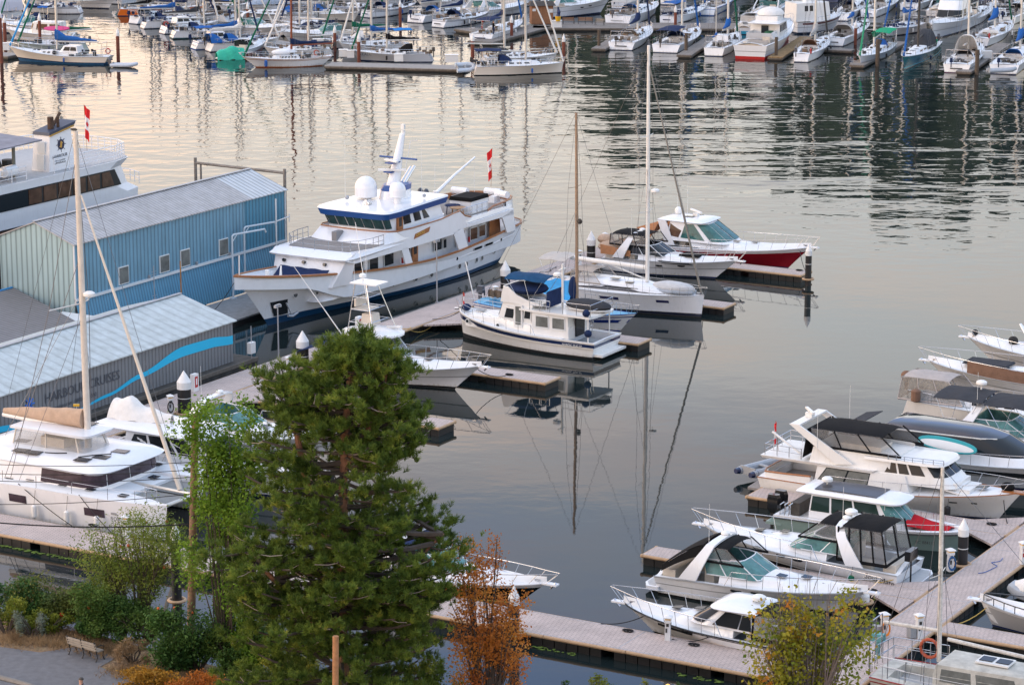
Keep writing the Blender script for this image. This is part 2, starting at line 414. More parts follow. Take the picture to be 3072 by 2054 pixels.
def bimini(parent, x0, x1, w, z, mat, rise=.18, drop=.12, base=None, name='bimini', w1=None, dx=0., z1=None):
    """fabric top on hoops; returns the canvas, with the hoop frame as its child"""
    w1 = w1 or w; z1 = z if z1 is None else z1
    def fn(a, b):
        s = b*2-1; ww = w+(w1-w)*a
        return (x0+(x1-x0)*a, s*ww, z+(z1-z)*a+rise*(1-abs(s)**2.6)-drop*abs(2*a-1)**3*.6-.05*math.sin(a*math.pi*3)**2*0+.03*math.cos(a*math.pi*4))
    o = MB().sheet(fn, 10, 10, .03).build(name, mat, parent)
    if base is not None:
        m = MB()
        for a, xb in ((.06, .25), (.5, .5), (.94, .72)):
            for s in (0, 1):
                m.tube([fn(a, s), (x0+(x1-x0)*(.35 if a < .9 else .6), (w if s else -w)*1.02, base)], .016, 5)
        m.build('canopy_frame', steel, o)
    return o
def fender(parent, x, y, z, mat, r=.13, l=.6, top=None):
    m = MB(); m.tube([(x, y, z-l/2), (x, y, z-l*.38), (x, y, z+l*.38), (x, y, z+l/2)], [r*.45, r, r, r*.45], 10)
    o = m.build('fender', mat, parent)
    if top: MB().tube([(x, y, z+l/2), (x, top[0], top[1])], .012, 4).build('fender_line', ropeb, o)
    return o
def radome(parent, x, y, z, r=.3, name='radar', post=.3):
    m = MB(); m.cyl((x, y, z), (x, y, z+post), .05, n=8); 
    m.tube([(x, y, z+post), (x, y, z+post+.04), (x, y, z+post+.16), (x, y, z+post+.24)], [r*.9, r, r*.97, r*.6], 14)
    return m.build(name, plast, parent)
def antenna(parent, x, y, z, h, r=.014, lean=0.):
    return MB().tube([(x, y, z), (x-lean, y, z+h)], r, 5, r2=r*.6).build('antenna', plast, parent)
def flag(parent, x, y, z, h=1.4, s=.8, name='flag'):
    m = MB(); m.tube([(x, y, z), (x-.2, y, z+h)], .015, 5); o = m.build('flagstaff', wood, parent)
    # folded red and white flag with a maple leaf, hanging from the staff
    def P2(a, b, off=0): # a along hanging length, b across
        return (x-.2+.10*b*s+.06*math.sin(b*9+a*3), y-.30*b*s*(1-.3*a)+off, z+h-.05-a*s*1.7-b*.3*s)
    f = MB()
    for a0, a1, mi in ((0, .3, 0), (.3, .7, 1), (.7, 1, 0)):
        f.sheet(lambda a, b: P2(a0+(a1-a0)*a, b), 3, 6, .012, mi)
    leaf = [(0, .5), (.12, .28), (.3, .34), (.24, .05), (.42, .08), (.1, -.28), (.03, -.28), (.03, -.5)]
    leaf = leaf+[(-a, b) for a, b in leaf[::-1]]
    for off in (.02, -.03):
        f.add([P2(.5+.27*p*.8, .5+.5*q*.8, off) for q, p in leaf], [tuple(range(len(leaf)))], 0)
    f.build(name, [M('flag red', (.62, .01, .015), .8), M('flag white', (.75, .73, .72), .8)], o)
    return o
def ringbuoy(parent, c, r=.36, mat=None, ax=(1, 0)):
    m = MB(); m.tube([(c[0]+ax[0]*r*math.cos(a), c[1]+ax[1]*r*math.cos(a), c[2]+r*math.sin(a)) for a in [i*math.pi/7 for i in range(14)]], .075, 7, closed=True)
    return m.build('life_ring', mat or redp, parent)
# ================================================================ SETTING
def plane(name, pts, mat, kind='structure'):
    m = MB(); m.add(pts, [tuple(range(len(pts)))]); o = m.build(name, mat, sm=0); tag(o, kind=kind); return o
# ---- water: one sheet, ripples of several sizes, rougher where a wake has passed
wm = bpy.data.materials.new('harbour water'); wm.use_nodes = True; t = wm.node_tree; b = t.nodes['Principled BSDF']
b.inputs['Base Color'].default_value = (.010, .017, .018, 1); b.inputs['Roughness'].default_value = .008; b.inputs['IOR'].default_value = 1.333
tc = NN(t, 'ShaderNodeTexCoord')
def wnoise(scale, detail=3, stretch=(1, 1, 1), rot=0, rough=.5):
    mp = NN(t, 'ShaderNodeMapping'); mp.inputs['Scale'].default_value = stretch; mp.inputs['Rotation'].default_value = (0, 0, rot)
    t.links.new(tc.outputs['Object'], mp.inputs[0])
    n = NN(t, 'ShaderNodeTexNoise'); n.inputs['Scale'].default_value = scale; n.inputs['Detail'].default_value = detail; n.inputs['Roughness'].default_value = rough
    t.links.new(mp.outputs[0], n.inputs[0]); return n.outputs[0]
sp = NN(t, 'ShaderNodeSeparateXYZ'); t.links.new(tc.outputs['Object'], sp.inputs[0])
X, Y = sp.outputs[0], sp.outputs[1]
def sm(v, a, b_): 
    n = NN(t, 'ShaderNodeMapRange', interpolation_type='SMOOTHSTEP'); n.inputs[1].default_value = a; n.inputs[2].default_value = b_
    t.links.new(v, n.inputs[0]); return n.outputs[0]
far = sm(Y, 195, 265)                                  # open water behind the basin is livelier
wake = MATH(t, 'MULTIPLY', sm(Y, 225, 262), sm(MATH(t, 'MULTIPLY_ADD', Y, .03, X), 6, 26))
patch = wnoise(.035, 2, (1, 2.2, 1))
h1 = MATH(t, 'MULTIPLY', wnoise(.36, 2.5, (.9, 1.15, 1), .1), MATH(t, 'MULTIPLY_ADD', far, .060, .006))
h2 = MATH(t, 'MULTIPLY', wnoise(5.5, 2, (.6, 1, 1)), MATH(t, 'MULTIPLY_ADD', far, .0006, .0005))
h3 = MATH(t, 'MULTIPLY', MATH(t, 'MULTIPLY', wnoise(.16, 4, (.28, 1.0, 1), -.12, .45), wake), MATH(t, 'MULTIPLY_ADD', patch, .42, .04))
hh = MATH(t, 'ADD', MATH(t, 'ADD', h1, h2), h3)
bp = NN(t, 'ShaderNodeBump'); bp.inputs['Strength'].default_value = 1; bp.inputs['Distance'].default_value = 1
t.links.new(hh, bp.inputs['Height']); t.links.new(bp.outputs[0], b.inputs['Normal'])
plane('water', [(-900, 60, 0), (900, 60, 0), (900, 1500, 0), (-900, 1500, 0)], wm)

def UV(u, v, z=0.): p = UD*u+VD*v; return Vector((p.x, p.y, z))
def uvof(p): return p.dot(UD), p.dot(VD)

# ---- wooded shore far beyond the marina (outside the picture, seen mirrored in the water)
leafdark = M('distant foliage', (.022, .040, .020), .8, noise=.6, nscale=.12)
def woods(name, x0, x1, y, hfun, seed):
    rnd = random.Random(seed); m = MB(); x = x0
    while x < x1:
        h = hfun((x-x0)/(x1-x0))*rnd.uniform(.82, 1.08); r = rnd.uniform(4.5, 7.5); yy = y+rnd.uniform(-8, 22)
        rings = []
        for k in range(7):
            f = k/6; rr = r*math.sin(min(1, f*1.1+.12)*math.pi*.92)**.7*rnd.uniform(.75, 1.15)+.2
            rings.append([(x+rr*math.cos(a)*rnd.uniform(.8, 1.2), yy+rr*math.sin(a)*rnd.uniform(.8, 1.2), f*h) for a in [i*math.pi/4 for i in range(8)]])
        m.loft(rings); x += r*rnd.uniform(.25, .6)
    o = m.build(name, leafdark, sm=0); return tag(o, kind='stuff')
woods('wooded_shore', 8, 150, 520, lambda f: 30+22*min(1, f*1.9)+4*math.sin(f*19), 3)
woods('wooded_point', -82, -62, 520, lambda f: 15, 4)

# ---- docks
def dockmat(name, c1, c2, plank, ang):
    m = bpy.data.materials.new(name); m.use_nodes = True; t = m.node_tree; b = t.nodes['Principled BSDF']; b.inputs['Roughness'].default_value = .8
    tc = NN(t, 'ShaderNodeTexCoord'); mp = NN(t, 'ShaderNodeMapping'); mp.inputs['Rotation'].default_value = (0, 0, -ang)
    t.links.new(tc.outputs['Object'], mp.inputs[0])
    br = NN(t, 'ShaderNodeTexBrick'); br.inputs['Scale'].default_value = 1; br.inputs['Brick Width'].default_value = plank[0]; br.inputs['Row Height'].default_value = plank[1]
    br.inputs['Mortar Size'].default_value = plank[2]; br.inputs['Color1'].default_value = (*c1, 1); br.inputs['Color2'].default_value = (*c2, 1)
    br.inputs['Mortar'].default_value = (*[c*.45 for c in c1], 1); t.links.new(mp.outputs[0], br.inputs[0])
    n = NN(t, 'ShaderNodeTexNoise'); n.inputs['Scale'].default_value = .7; n.inputs['Detail'].default_value = 7; n.inputs['Roughness'].default_value = .7; t.links.new(tc.outputs['Object'], n.inputs[0])
    mx = NN(t, 'ShaderNodeMix', data_type='RGBA', blend_type='MULTIPLY'); mx.inputs[0].default_value = 1
    t.links.new(br.outputs[0], mx.inputs[6]); t.links.new(ramp(t, n.outputs[0], [(.25, (.72, .71, .70)), (.75, (1.06, 1.04, 1.03))]), mx.inputs[7]); t.links.new(mx.outputs[2], b.inputs['Base Color'])
    return m
dk = dockmat('dock decking', (.56, .47, .435), (.62, .52, .48), (.30, .15, .012), R(60))
oldk = dockmat('old dock planks', (.22, .20, .185), (.27, .25, .23), (4., .2, .02), R(0))
fascia = M('tan dock edge', (.46, .30, .17), .55, noise=.15, nscale=2)
floatm = M('black dock float', (.012, .012, .013), .5, noise=.3, nscale=2)
galv = M('galvanised trim', (.36, .38, .41), .45, metal=.4, noise=.15)
weed = M('green weed', (.10, .16, .02), .8, noise=.6, nscale=5)
DZ = .58
def dock(name, label, u0, u1, v0, v1, parent_mat=dk, round_end=None, group=None, wide=0):
    """deck, tan rounded edge, black floats below"""
    c = UV((u0+u1)/2, (v0+v1)/2); th = thing(name, label, 'dock', c, UH, group)
    a, bb = (u1-u0)/2, (v1-v0)/2; m = MB(); m.box((0, 0, DZ-.03), (2*a-.04, 2*bb-.04, .06)); m.build('deck', parent_mat, th, sm=0)
    m = MB(); r = .085; z = DZ-.085
    for s in (-1, 1):
        if 2*a > 2*bb:
            n = max(1, int(2*a/4.2))
            for i in range(n): m.cyl((-a+2*a*i/n+.02, s*bb, z), (-a+2*a*(i+1)/n-.02, s*bb, z), r, n=8)
            m.cyl((s*a, -bb, z), (s*a, bb, z), r*1.05, n=8); m.sph((s*a, -bb, z), r*1.35, 8, 5); m.sph((s*a, bb, z), r*1.35, 8, 5)
        else:
            n = max(1, int(2*bb/4.2))
            for i in range(n): m.cyl((s*a, -bb+2*bb*i/n+.02, z), (s*a, -bb+2*bb*(i+1)/n-.02, z), r, n=8)
            m.cyl((-a, s*bb, z), (a, s*bb, z), r*1.05, n=8)
    m.build('edge_bumper', fascia, th)
    m = MB(); m.box((0, 0, DZ-.13), (2*a-.02, 2*bb-.02, .1)); m.build('frame', galv, th, sm=0)
    m = MB(); L = 2*a if a > bb else 2*bb; n = max(1, int(L/.62)); gap = 0
    for i in range(n):
        p = -L/2+L*(i+.5)/n
        if (i % 9) == 8: continue
        sz = (L/n-.05, 2*bb-.16, .8) if a > bb else (2*a-.16, L/n-.05, .8)
        m.box((p, 0, .02) if a > bb else (0, p, .02), sz)
    m.build('float', floatm, th, sm=0)
    m = MB(); n = max(1, int(L/8.5))
    for i in range(1, n): p = -L/2+L*i/n; m.box((p, 0, DZ+.002) if a > bb else (0, p, DZ+.002), (.035, 2*bb-.1, .004) if a > bb else (2*a-.1, .035, .004))
    for s in (-1, 1): m.box((0, s*(bb-.13), DZ+.003) if a > bb else (s*(a-.13), 0, DZ+.003), (L-.3, .035, .004) if a > bb else (.035, L-.3, .004))
    m.build('joint_strip', galv, th, sm=0)
    return th
dock('marina_dock', 'long pink-tan concrete-look dock running along the big white yacht', -103.5, -100.75, 92, 194.6)
fl = ['finger dock beside the covered flybridge yacht, its tip showing right of the pine', 'finger dock beyond the sportfishing boat with the tower', 'finger dock between the tug-style trawler and the blue and white sailboat',
      'finger dock ahead of the white sloop with the tall mast', 'outermost finger dock alongside the red-hulled cruiser']
for i, vc in enumerate((139.2, 152.2, 165.0, 178.3, 191.7)):
    dock('finger_dock', fl[i], -100.6, -84.9, vc-.95, vc+.95, group='finger docks on the left basin')
    # triangular gusset where the finger meets the dock
    m = MB(); m.prism([(0, 0), (2.6, 0), (0, 2.2)], DZ-.12, DZ-.004, tf=lambda q: q); g = m.build('corner_gusset', dk, None, sm=0)
    par = [o for o in COL.objects if o.name.startswith('finger_dock')][-1]
    g.parent = par; g.location = (-7.8, .98, 0)
    m = MB(); m.prism([(0, 0), (2.6, 0), (0, -2.2)], DZ-.12, DZ-.004); g = m.build('corner_gusset', dk, par, sm=0); g.location = (-7.8, -.98, 0)
bd = dock('marina_dock', 'wide walkway dock across the bottom of the picture below the catamaran', -130, -47.75, 108.15, 111.0)
rd = dock('marina_dock', 'diagonal main dock at right with power pedestals and blue hose', -47.6, -45.25, 96, 176)
fr = ['finger dock between the two express cruisers with black canopies', 'finger dock between the motoryacht and the boat with the solar roof', 'finger dock hidden behind the white motoryacht']
for i, (vc, w) in enumerate(((122.5, .8), (135.1, .95), (148.3, .95))):
    th = dock('finger_dock', fr[i], -62.6, -47.75, vc-w, vc+w, group='finger docks on the left side of the right-hand dock')
    for s in (1, -1):
        m = MB(); m.prism([(0, 0), (-2.4, 0), (0, s*1.9)], DZ-.12, DZ-.004); g = m.build('corner_gusset', dk, th, sm=0); g.location = (7.4, s*(w+.02), 0)
for i, vc in enumerate((118.6, 131.8)):
    dock('finger_dock', ['finger dock at the right edge beside the grey bow of the small motorboat', 'finger dock at the far right edge behind the covered inflatable'][i], -45.1, -31, vc-.8, vc+.8)
# weed hanging under the bottom dock edge
wd = MB()
for i in range(150):
    u = random.choice((-92.6, -90.3, -88.5, -60, -52.5))+random.uniform(-1.1, 1.1); wd.sph(UV(u, 108.0+random.uniform(-.25, .02), random.uniform(0., .06)), (random.uniform(.04, .14), .05, .03), 6, 4)
tag(wd.build('waterweed', weed), kind='stuff')

# ---- piles
black = M('black pile sleeve', (.016, .016, .018), .38, noise=.2, nscale=2)
capm = M('white pile cap', (.76, .76, .75), .4, noise=.05)
rust = M('brown red pile', (.17, .045, .025), .65, noise=.25, nscale=2)
oldp = M('weathered timber pile', (.10, .075, .055), .85, noise=.4, nscale=5, bump=.02, bscale=8)
def rustpile():
    m = bpy.data.materials.new('grey pile with rust'); m.use_nodes = True; t = m.node_tree; b = t.nodes['Principled BSDF']; b.inputs['Roughness'].default_value = .7
    tc = NN(t, 'ShaderNodeTexCoord'); mp = NN(t, 'ShaderNodeMapping'); mp.inputs['Scale'].default_value = (2.2, 2.2, .5); t.links.new(tc.outputs['Object'], mp.inputs[0])
    n = NN(t, 'ShaderNodeTexNoise'); n.inputs['Scale'].default_value = 1.6; n.inputs['Detail'].default_value = 5; t.links.new(mp.outputs[0], n.inputs[0])
    t.links.new(ramp(t, n.outputs[0], [(.46, (.30, .31, .32)), (.52, (.42, .20, .11)), (.6, (.30, .07, .035)), (.66, (.34, .33, .32))]), b.inputs['Base Color']); return m
rpm = rustpile()
def pile(px, py, top, r, mat, label, cap=capm, z=0., collar=True, cone=.9, group=None, name='dock_pile'):
    p = P(px, py, z); th = thing(name, label, 'pile', (p.x, p.y, 0), 0, group)
    m = MB(); m.cyl((0, 0, -.6), (0, 0, top), r, n=20); m.build('shaft', mat, th)
    if cap: 
        m = MB(); m.tube([(0, 0, top-.55*cone), (0, 0, top+.02)], r*1.06, 20); m.tube([(0, 0, top+.02), (0, 0, top+.95*cone)], [r*1.06, .02], 20); m.build('cone_cap', cap, th, 25)
    if collar and mat is black:
        m = MB(); m.tube([(0, 0, top-.95), (0, 0, top-.99)], r*1.015, 20); m.build('band', plast, th)
        m = MB(); m.tube([((r+.16)*math.cos(a), (r+.16)*math.sin(a), DZ-.05) for a in [i*math.pi/8 for i in range(16)]], .08, 6, closed=True); m.build('pile_guide', fascia, th)
    return th
def ptop(px, ypx_base, ypx_top, z0=0.):
    """height of something whose foot shows at ypx_base and top at ypx_top"""
    p = P(px, ypx_base, z0); d = ray(px, ypx_top); return CAMH+d.z*(p.y/d.y)
B = [(555, 1262, 1112, .42, 'black pile with white cone nearest the grey boathouse, beside the white dinghy cover'),
     (909, 1118, 992, .40, 'black pile with white cone just left of the pine top'),
     (1516, 887, 782, .36, 'black pile with white cone behind the blue biminis'),
     (1773, 797, 693, .34, 'black pile with white cone left of the tan-canvas cruiser'),
     (2424, 857, 726, .24, 'slim black pile at the tip of the outermost finger by the red bow'),
     (1542, 1930, 1748, .25, 'black pile rising behind the orange tree'),
     (532, 1830, 1560, .24, 'black pile left of the leaning utility pole'),
     (2886, 1722, 1547, .26, 'black pile between the mast and the pedestal with the blue hose'),
     (2590, 1835, 1745, .27, 'black pile at the bow of the lower cruiser with black canopy')]
for x, y, yt, r, lb in B:
    h = ptop(x, y, yt); pile(x, y, h-.7, r, black, lb, cone=.75 if r > .3 else .6)
for x, y, yt, r, lb in [(138, 985, 878, .30, 'rust-stained grey pile by the small grey shed roof'), (358, 905, 815, .28, 'rust-stained grey pile in front of the first boathouse window'),
                        (608, 905, 738, .27, 'rust-streaked grey pile between boathouse and yacht bow'), (822, 805, 675, .30, 'grey pile behind the yacht rail near the white gantries')]:
    h = ptop(x, y, yt); pile(x, y, h-.65, r, rpm, lb, cone=.7)

# ---- power pedestals
pedc = M('pedestal white', (.76, .76, .75), .45); pedy = M('amber pedestal lens', (.80, .45, .05), .4)
def pedestal(px, py, label, hd=20, hose=None, box=False):
    p = P(px, py, DZ); th = thing('power_pedestal', label, 'power pedestal', (p.x, p.y, DZ), hd)
    m = MB(); m.box((0, 0, .45), (.26, .30, .9), top=.9); m.box((0, 0, .93), (.30, .34, .14)); m.build('body', pedc, th, sm=0)
    m = MB(); m.box((0, 0, 1.03), (.27, .31, .07)); m.build('lens', pedy, th, sm=0)
    m = MB(); m.box((0, 0, 1.10), (.40, .44, .05)); m.box((0, 0, 1.17), (.36, .40, .09), top=.15); m.build('cap', pedc, th, sm=0)
    m = MB(); m.box((.14, .05, .78), (.03, .1, .12)); m.box((.0, -.16, .76), (.12, .03, .14)); m.box((-.05, -.16, .5), (.08, .02, .2)); m.build('socket', redp if hash(label) % 2 else darkin, th, sm=0)
    if hose:
        m = MB()
        for k in range(9):
            r0 = .16+.015*(k % 3)
            m.tube([(.02*k-.05+.02*math.cos(a), -.24-.018*k+.0*math.sin(a), .52+r0*1.7*math.sin(a)) if False else (.05+r0*math.cos(a), -.22-.014*k, .48+r0*1.9*math.sin(a)) for a in [i*math.pi/7 for i in range(14)]], .018, 5, closed=True)
        tag(m.build('hose_coil', hose, None, loc=(p.x, p.y, DZ)), {'blue': 'coil of blue hose hanging on a white power pedestal', 'oran': 'coil of orange hose hanging on a white power pedestal', 'blac': 'coil of dark cable hung on pedestal: '+label[:30]}[hose.name[:4]], 'hose').rotation_euler = (0, 0, R(hd-20))
    if box: 
        m = MB(); m.box((-.33, .1, .3), (.3, .4, .5)); m.build('utility_box', greyp, th, sm=0)
    return th
bh = M('blue hose', (.01, .09, .26), .5); oh = M('orange hose', (.75, .24, .02), .5); kh = M('black hose', (.02, .02, .02), .5)
for a in [(512, 1240, 'pedestal with black cable behind the white dinghy cover', 20, kh), (867, 1122, 'pedestal beside the pile left of the pine top', 20), (1486, 905, 'pedestal near the bow of the blue and white sailboat', 20),
          (1738, 795, 'pedestal partly hidden behind the white sloop boom', 20), (1815, 742, 'pedestal with coiled cable at the far end of the left dock', 20, kh), (378, 1610, 'pedestal beside the catamaran bow', -10),
          (2003, 1918, 'pedestal on the bottom dock beside the bow-left cruiser', -10), (2850, 1712, 'pedestal with the blue hose on the right-hand dock', 20, bh), (2652, 1908, 'pedestal with the orange hose and grey box', 20, oh, True),
          (2756, 1912, 'pedestal standing alone below the orange hose one', 20, None, True), (3068, 1690, 'pedestal at the right picture edge', 20)]:
    pedestal(*a)
# fire cabinets
for x, y, lb in ((584, 1172, 'white fire cabinet with red panel beside the black pile at the grey boathouse'), (1077, 996, 'white fire cabinet with red panel behind the sportfishing boat')):
    p = P(x, y, DZ); th = thing('fire_cabinet', lb, 'fire cabinet', (p.x, p.y, DZ), 60)
    m = MB(); m.box((0, 0, .55), (.5, .3, 1.1)); m.build('body', pedc, th, sm=0); m = MB(); m.box((0, -.157, .6), (.3, .015, .7)); m.box((0, -.166, .62), (.12, .01, .4)); m.m = [0]*6+[1]*6; m.build('door', [redp, pedc], th, sm=0)
# cleats with coiled line
def cleat(px, py, label, hd=-30):
    p = P(px, py, DZ); m = MB(); m.tube([(-.16, 0, .1), (.16, 0, .1)], .025, 6); m.box((0, 0, .05), (.1, .06, .1))
    for k in range(3): m.tube([((.2+.04*k)*math.cos(a), (.12+.03*k)*math.sin(a), .02+.02*k) for a in [i*math.pi/6 for i in range(12)]], .02, 5, closed=True)
    o = m.build('cleat', ropeb, None, loc=(p.x, p.y, DZ)); o.rotation_euler = (0, 0, R(hd)); tag(o, label, 'cleat')
for x, y, lb in ((279, 1577, 'dock cleat with black line alongside the catamaran'), (1884, 1893, 'dock cleat holding the bow line of the bow-left cruiser'), (2082, 1935, 'dock cleat with heaped line amidships of the bow-left cruiser'),
                 (1528, 1125, 'cleat near the tip of the finger ahead of the sportfisher'), (2680, 2048, 'cleat by the stern of the weathered sailboat'), (2398, 812, 'cleat near the red cruiser bow'), (2975, 1573, 'cleat with line at the motoryacht bow'), (2616, 1772, 'cleat at the lower cruiser bow')):
    cleat(x, y, lb)
# tall thin dock lamps / posts
def lamp(px, py, pyt, label):
    p = P(px, py, DZ); h = ptop(px, py, pyt, DZ)-DZ; th = thing('light_post', label, 'light post', (p.x, p.y, DZ), 60)
    m = MB(); m.cyl((0, 0, 0), (0, 0, h), .055, .04, 8); m.box((0, 0, .03), (.2, .2, .06)); m.build('post', galv, th)
    m = MB(); m.box((0, 0, h), (.55, .12, .1)); m.box((.22, 0, h-.08), (.18, .2, .16)); m.box((-.22, 0, h-.08), (.18, .2, .16)); m.build('floodlight', galv, th)
lamp(836, 1075, 915, 'galvanised post with floodlights in front of the yacht bow')
lamp(1311, 908, 720, 'tall galvanised post standing against the yacht side')

# ================================================================ BOATHOUSES
def ribmat(name, col, ang, sc, var=.06, dirt=.12, amp=.02, lo=.55):
    m = bpy.data.materials.new(name); m.use_nodes = True; t = m.node_tree; b = t.nodes['Principled BSDF']; b.inputs['Roughness'].default_value = .5
    tc = NN(t, 'ShaderNodeTexCoord'); w = NN(t, 'ShaderNodeTexWave', bands_direction='X'); w.inputs['Scale'].default_value = sc; w.inputs['Distortion'].default_value = 0
    mp = NN(t, 'ShaderNodeMapping'); mp.inputs['Rotation'].default_value = (0, 0, ang); t.links.new(tc.outputs['Object'], mp.inputs[0]); t.links.new(mp.outputs[0], w.inputs[0])
    cr = ramp(t, w.outputs[0], [(0, tuple(c*lo for c in col)), (.12, tuple(c*(lo+.15) for c in col)), (.28, col), (1, tuple(min(1, c*1.06) for c in col))])
    mp2 = NN(t, 'ShaderNodeMapping'); mp2.inputs['Scale'].default_value = (1.5, 1.5, .35); t.links.new(tc.outputs['Object'], mp2.inputs[0])
    n = NN(t, 'ShaderNodeTexNoise'); n.inputs['Scale'].default_value = .9; n.inputs['Detail'].default_value = 8; n.inputs['Roughness'].default_value = .7; t.links.new(mp2.outputs[0], n.inputs[0])
    mx = NN(t, 'ShaderNodeMix', data_type='RGBA', blend_type='MULTIPLY'); mx.inputs[0].default_value = 1
    t.links.new(cr, mx.inputs[6]); t.links.new(ramp(t, n.outputs[0], [(.3, (1-dirt, 1-dirt*1.05, 1-dirt*1.2)), (.65, (1.03, 1.02, 1.0))]), mx.inputs[7]); t.links.new(mx.outputs[2], b.inputs['Base Color'])
    bp = NN(t, 'ShaderNodeBump'); bp.inputs['Distance'].default_value = amp; t.links.new(w.outputs[0], bp.inputs['Height']); t.links.new(bp.outputs[0], b.inputs['Normal'])
    return m
# local frame of a building: x along V (towards far end), y across (towards -U); so rotate by VH
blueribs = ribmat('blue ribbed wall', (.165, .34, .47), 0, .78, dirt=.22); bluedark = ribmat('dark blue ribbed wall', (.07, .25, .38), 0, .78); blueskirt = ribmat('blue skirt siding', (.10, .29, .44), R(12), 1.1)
paleribs = ribmat('pale green ribbed gable', (.36, .50, .53), R(90), .7); roofg = ribmat('grey ribbed roof', (.46, .45, .46), 0, .9, dirt=.30, amp=.02, lo=.62); roofw = ribmat('white ribbed roof', (.55, .58, .61), 0, .62, amp=.03)
trimw = M('white trim', (.70, .72, .72), .5)
bh_ = thing('boathouse', 'long blue corrugated floating boathouse with grey pitched roof', 'boathouse', UV(-118.75, 146.3), VH); bh_.scale.x = 1.02
# local: x = v-146.4, y = -(u+119)
m = MB(); m.box((12.3, 3.2, 5.2), (24.6, 6.4, 3.9)); m.m = [0]*6; m.build('wall', [blueribs], bh_, sm=0)
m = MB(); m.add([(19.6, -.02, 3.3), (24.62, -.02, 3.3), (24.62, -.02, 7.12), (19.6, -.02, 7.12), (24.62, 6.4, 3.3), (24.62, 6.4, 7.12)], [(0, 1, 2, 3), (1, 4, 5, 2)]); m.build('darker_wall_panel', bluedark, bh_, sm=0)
m = MB(); m.add([(-.02, -.01, .6), (-.02, 6.41, .6), (-.02, 6.41, 7.1), (-.02, 3.2, 8.3), (-.02, -.01, 7.1)], [(0, 1, 2, 3, 4)]); m.build('gable_wall', paleribs, bh_, sm=0); m = MB(); m.add([(24.61, -.01, 7.1), (24.61, 6.41, 7.1), (24.61, 3.2, 8.3)], [(0, 1, 2)]); m.build('gable_wall', paleribs, bh_, sm=0)
m = MB(); m.add([(-.03, -.03, 3.2), (24.65, -.03, 3.2), (24.65, -.75, .45), (-.03, -.75, .45)], [(0, 1, 2, 3)]); m.build('lower_skirt', blueskirt, bh_, sm=0)
m = MB(); m.box((12.3, -.09, 3.24), (24.7, .18, .16)); m.box((0, -.05, 5), (.1, .1, 4.2)); m.box((24.63, -.06, 5), (.08, .1, 4.2)); m.build('trim', trimw, bh_, sm=0)
def roof(parent, x0, x1, w, ze, zr, mat, over=.18, name='roof', th=.07, w0=0):
    m = MB(); s = (zr-ze)/(w/2)
    for a, b_ in ((w0-over, w/2), (w+over, w/2)):
        za = ze-over*s
        m.add([(x0, a, za), (x1, a, za), (x1, b_, zr), (x0, b_, zr), (x0, a, za+th), (x1, a, za+th), (x1, b_, zr+th), (x0, b_, zr+th)],
              [(0, 1, 2, 3), (4, 7, 6, 5), (0, 4, 5, 1), (1, 5, 6, 2), (2, 6, 7, 3), (3, 7, 4, 0)])
    return m.build(name, mat, parent, sm=0)
roof(bh_, -.15, 20.3, 6.4, 7.1, 8.32, roofg); roof(bh_, 20.3, 24.85, 6.4, 7.103, 8.323, roofw, name='pale_roof_end')
m = MB(); m.box((12.3, 3.2, 8.44), (25, .3, .04)); m.build('ridge_cap', galv, bh_, sm=0)
pale = M('dirty window glass', (.16, .17, .16), .25, noise=.4, nscale=.9)
for x in (4.7, 9.3, 11.7, 16.3):
    m = MB(); m.box((x+.55, -.03, 4.05), (1.1, .06, 1.25)); f = m.build('window', trimw, bh_, sm=0); m = MB(); m.box((x+.55, -.065, 4.05), (.98, .03, 1.12)); m.build('pane', pale, f, sm=0)
m = MB()
for x in (13.5, 17.5, 8): m.box((x, -.1, 3.45), (.14, .14, .22))
m.build('wall_lamp', galv, bh_, sm=0)
# floats/apron in front of the blue boathouse
apron = thing('work_float', 'low grey float between the blue boathouse and the yacht bow', 'float', UV(-115.3, 156), VH)
m = MB(); m.box((-2, 0, .25), (30, 4.6, .5)); m.build('deck', M('grey float deck', (.24, .25, .26), .8, noise=.2), apron, sm=0)
m = MB(); m.box((-2, -2.33, .15), (30, .06, .5)); m.build('kerb_timber', floatm, apron, sm=0)
def gantry(x_, v, u, h, arm, label):
    th = thing('gantry_post', label, 'gantry', UV(u, v, .5), VH); m = MB(); m.cyl((0, 0, 0), (0, 0, h), .07, n=8); m.tube([(0, 0, h), (.15, -.02, h+.12), (arm, -.5, h+.05), (arm+.12, -.52, h-.2)], .07, 8)
    m.tube([(0, 0, h-.4), (.5, -.08, h+.08)], .04, 6); m.box((0, 0, .05), (.4, .4, .1)); m.build('gantry_frame', M('pale blue pipe', (.50, .58, .64), .5), th); return th
gantry(0, 162.6, -117.3, 4.6, 3.4, 'nearer pale pipe gantry with long arm by the boathouse'); gantry(0, 165.1, -118.0, 4.7, 3.2, 'farther pale pipe gantry with long arm behind the first')
th = thing('pipe_mast', 'tall pale pipe with side arm at the far corner of the blue boathouse', 'pole', UV(-118.0, 169.2, .5), VH); m = MB(); m.cyl((0, 0, 0), (0, 0, 6.3), .06, n=8); m.tube([(0, 0, 4.6), (1.3, -.3, 4.8)], .05, 6); m.tube([(1.3, -.3, 4.4), (1.3, -.3, 5)], .04, 6); m.build('pipe', trimw, th)
th = thing('pipe_rail', 'grey horizontal pipe on two posts behind the blue boathouse roof', 'pipe rail', UV(-127.6, 172.3, 0), UH)
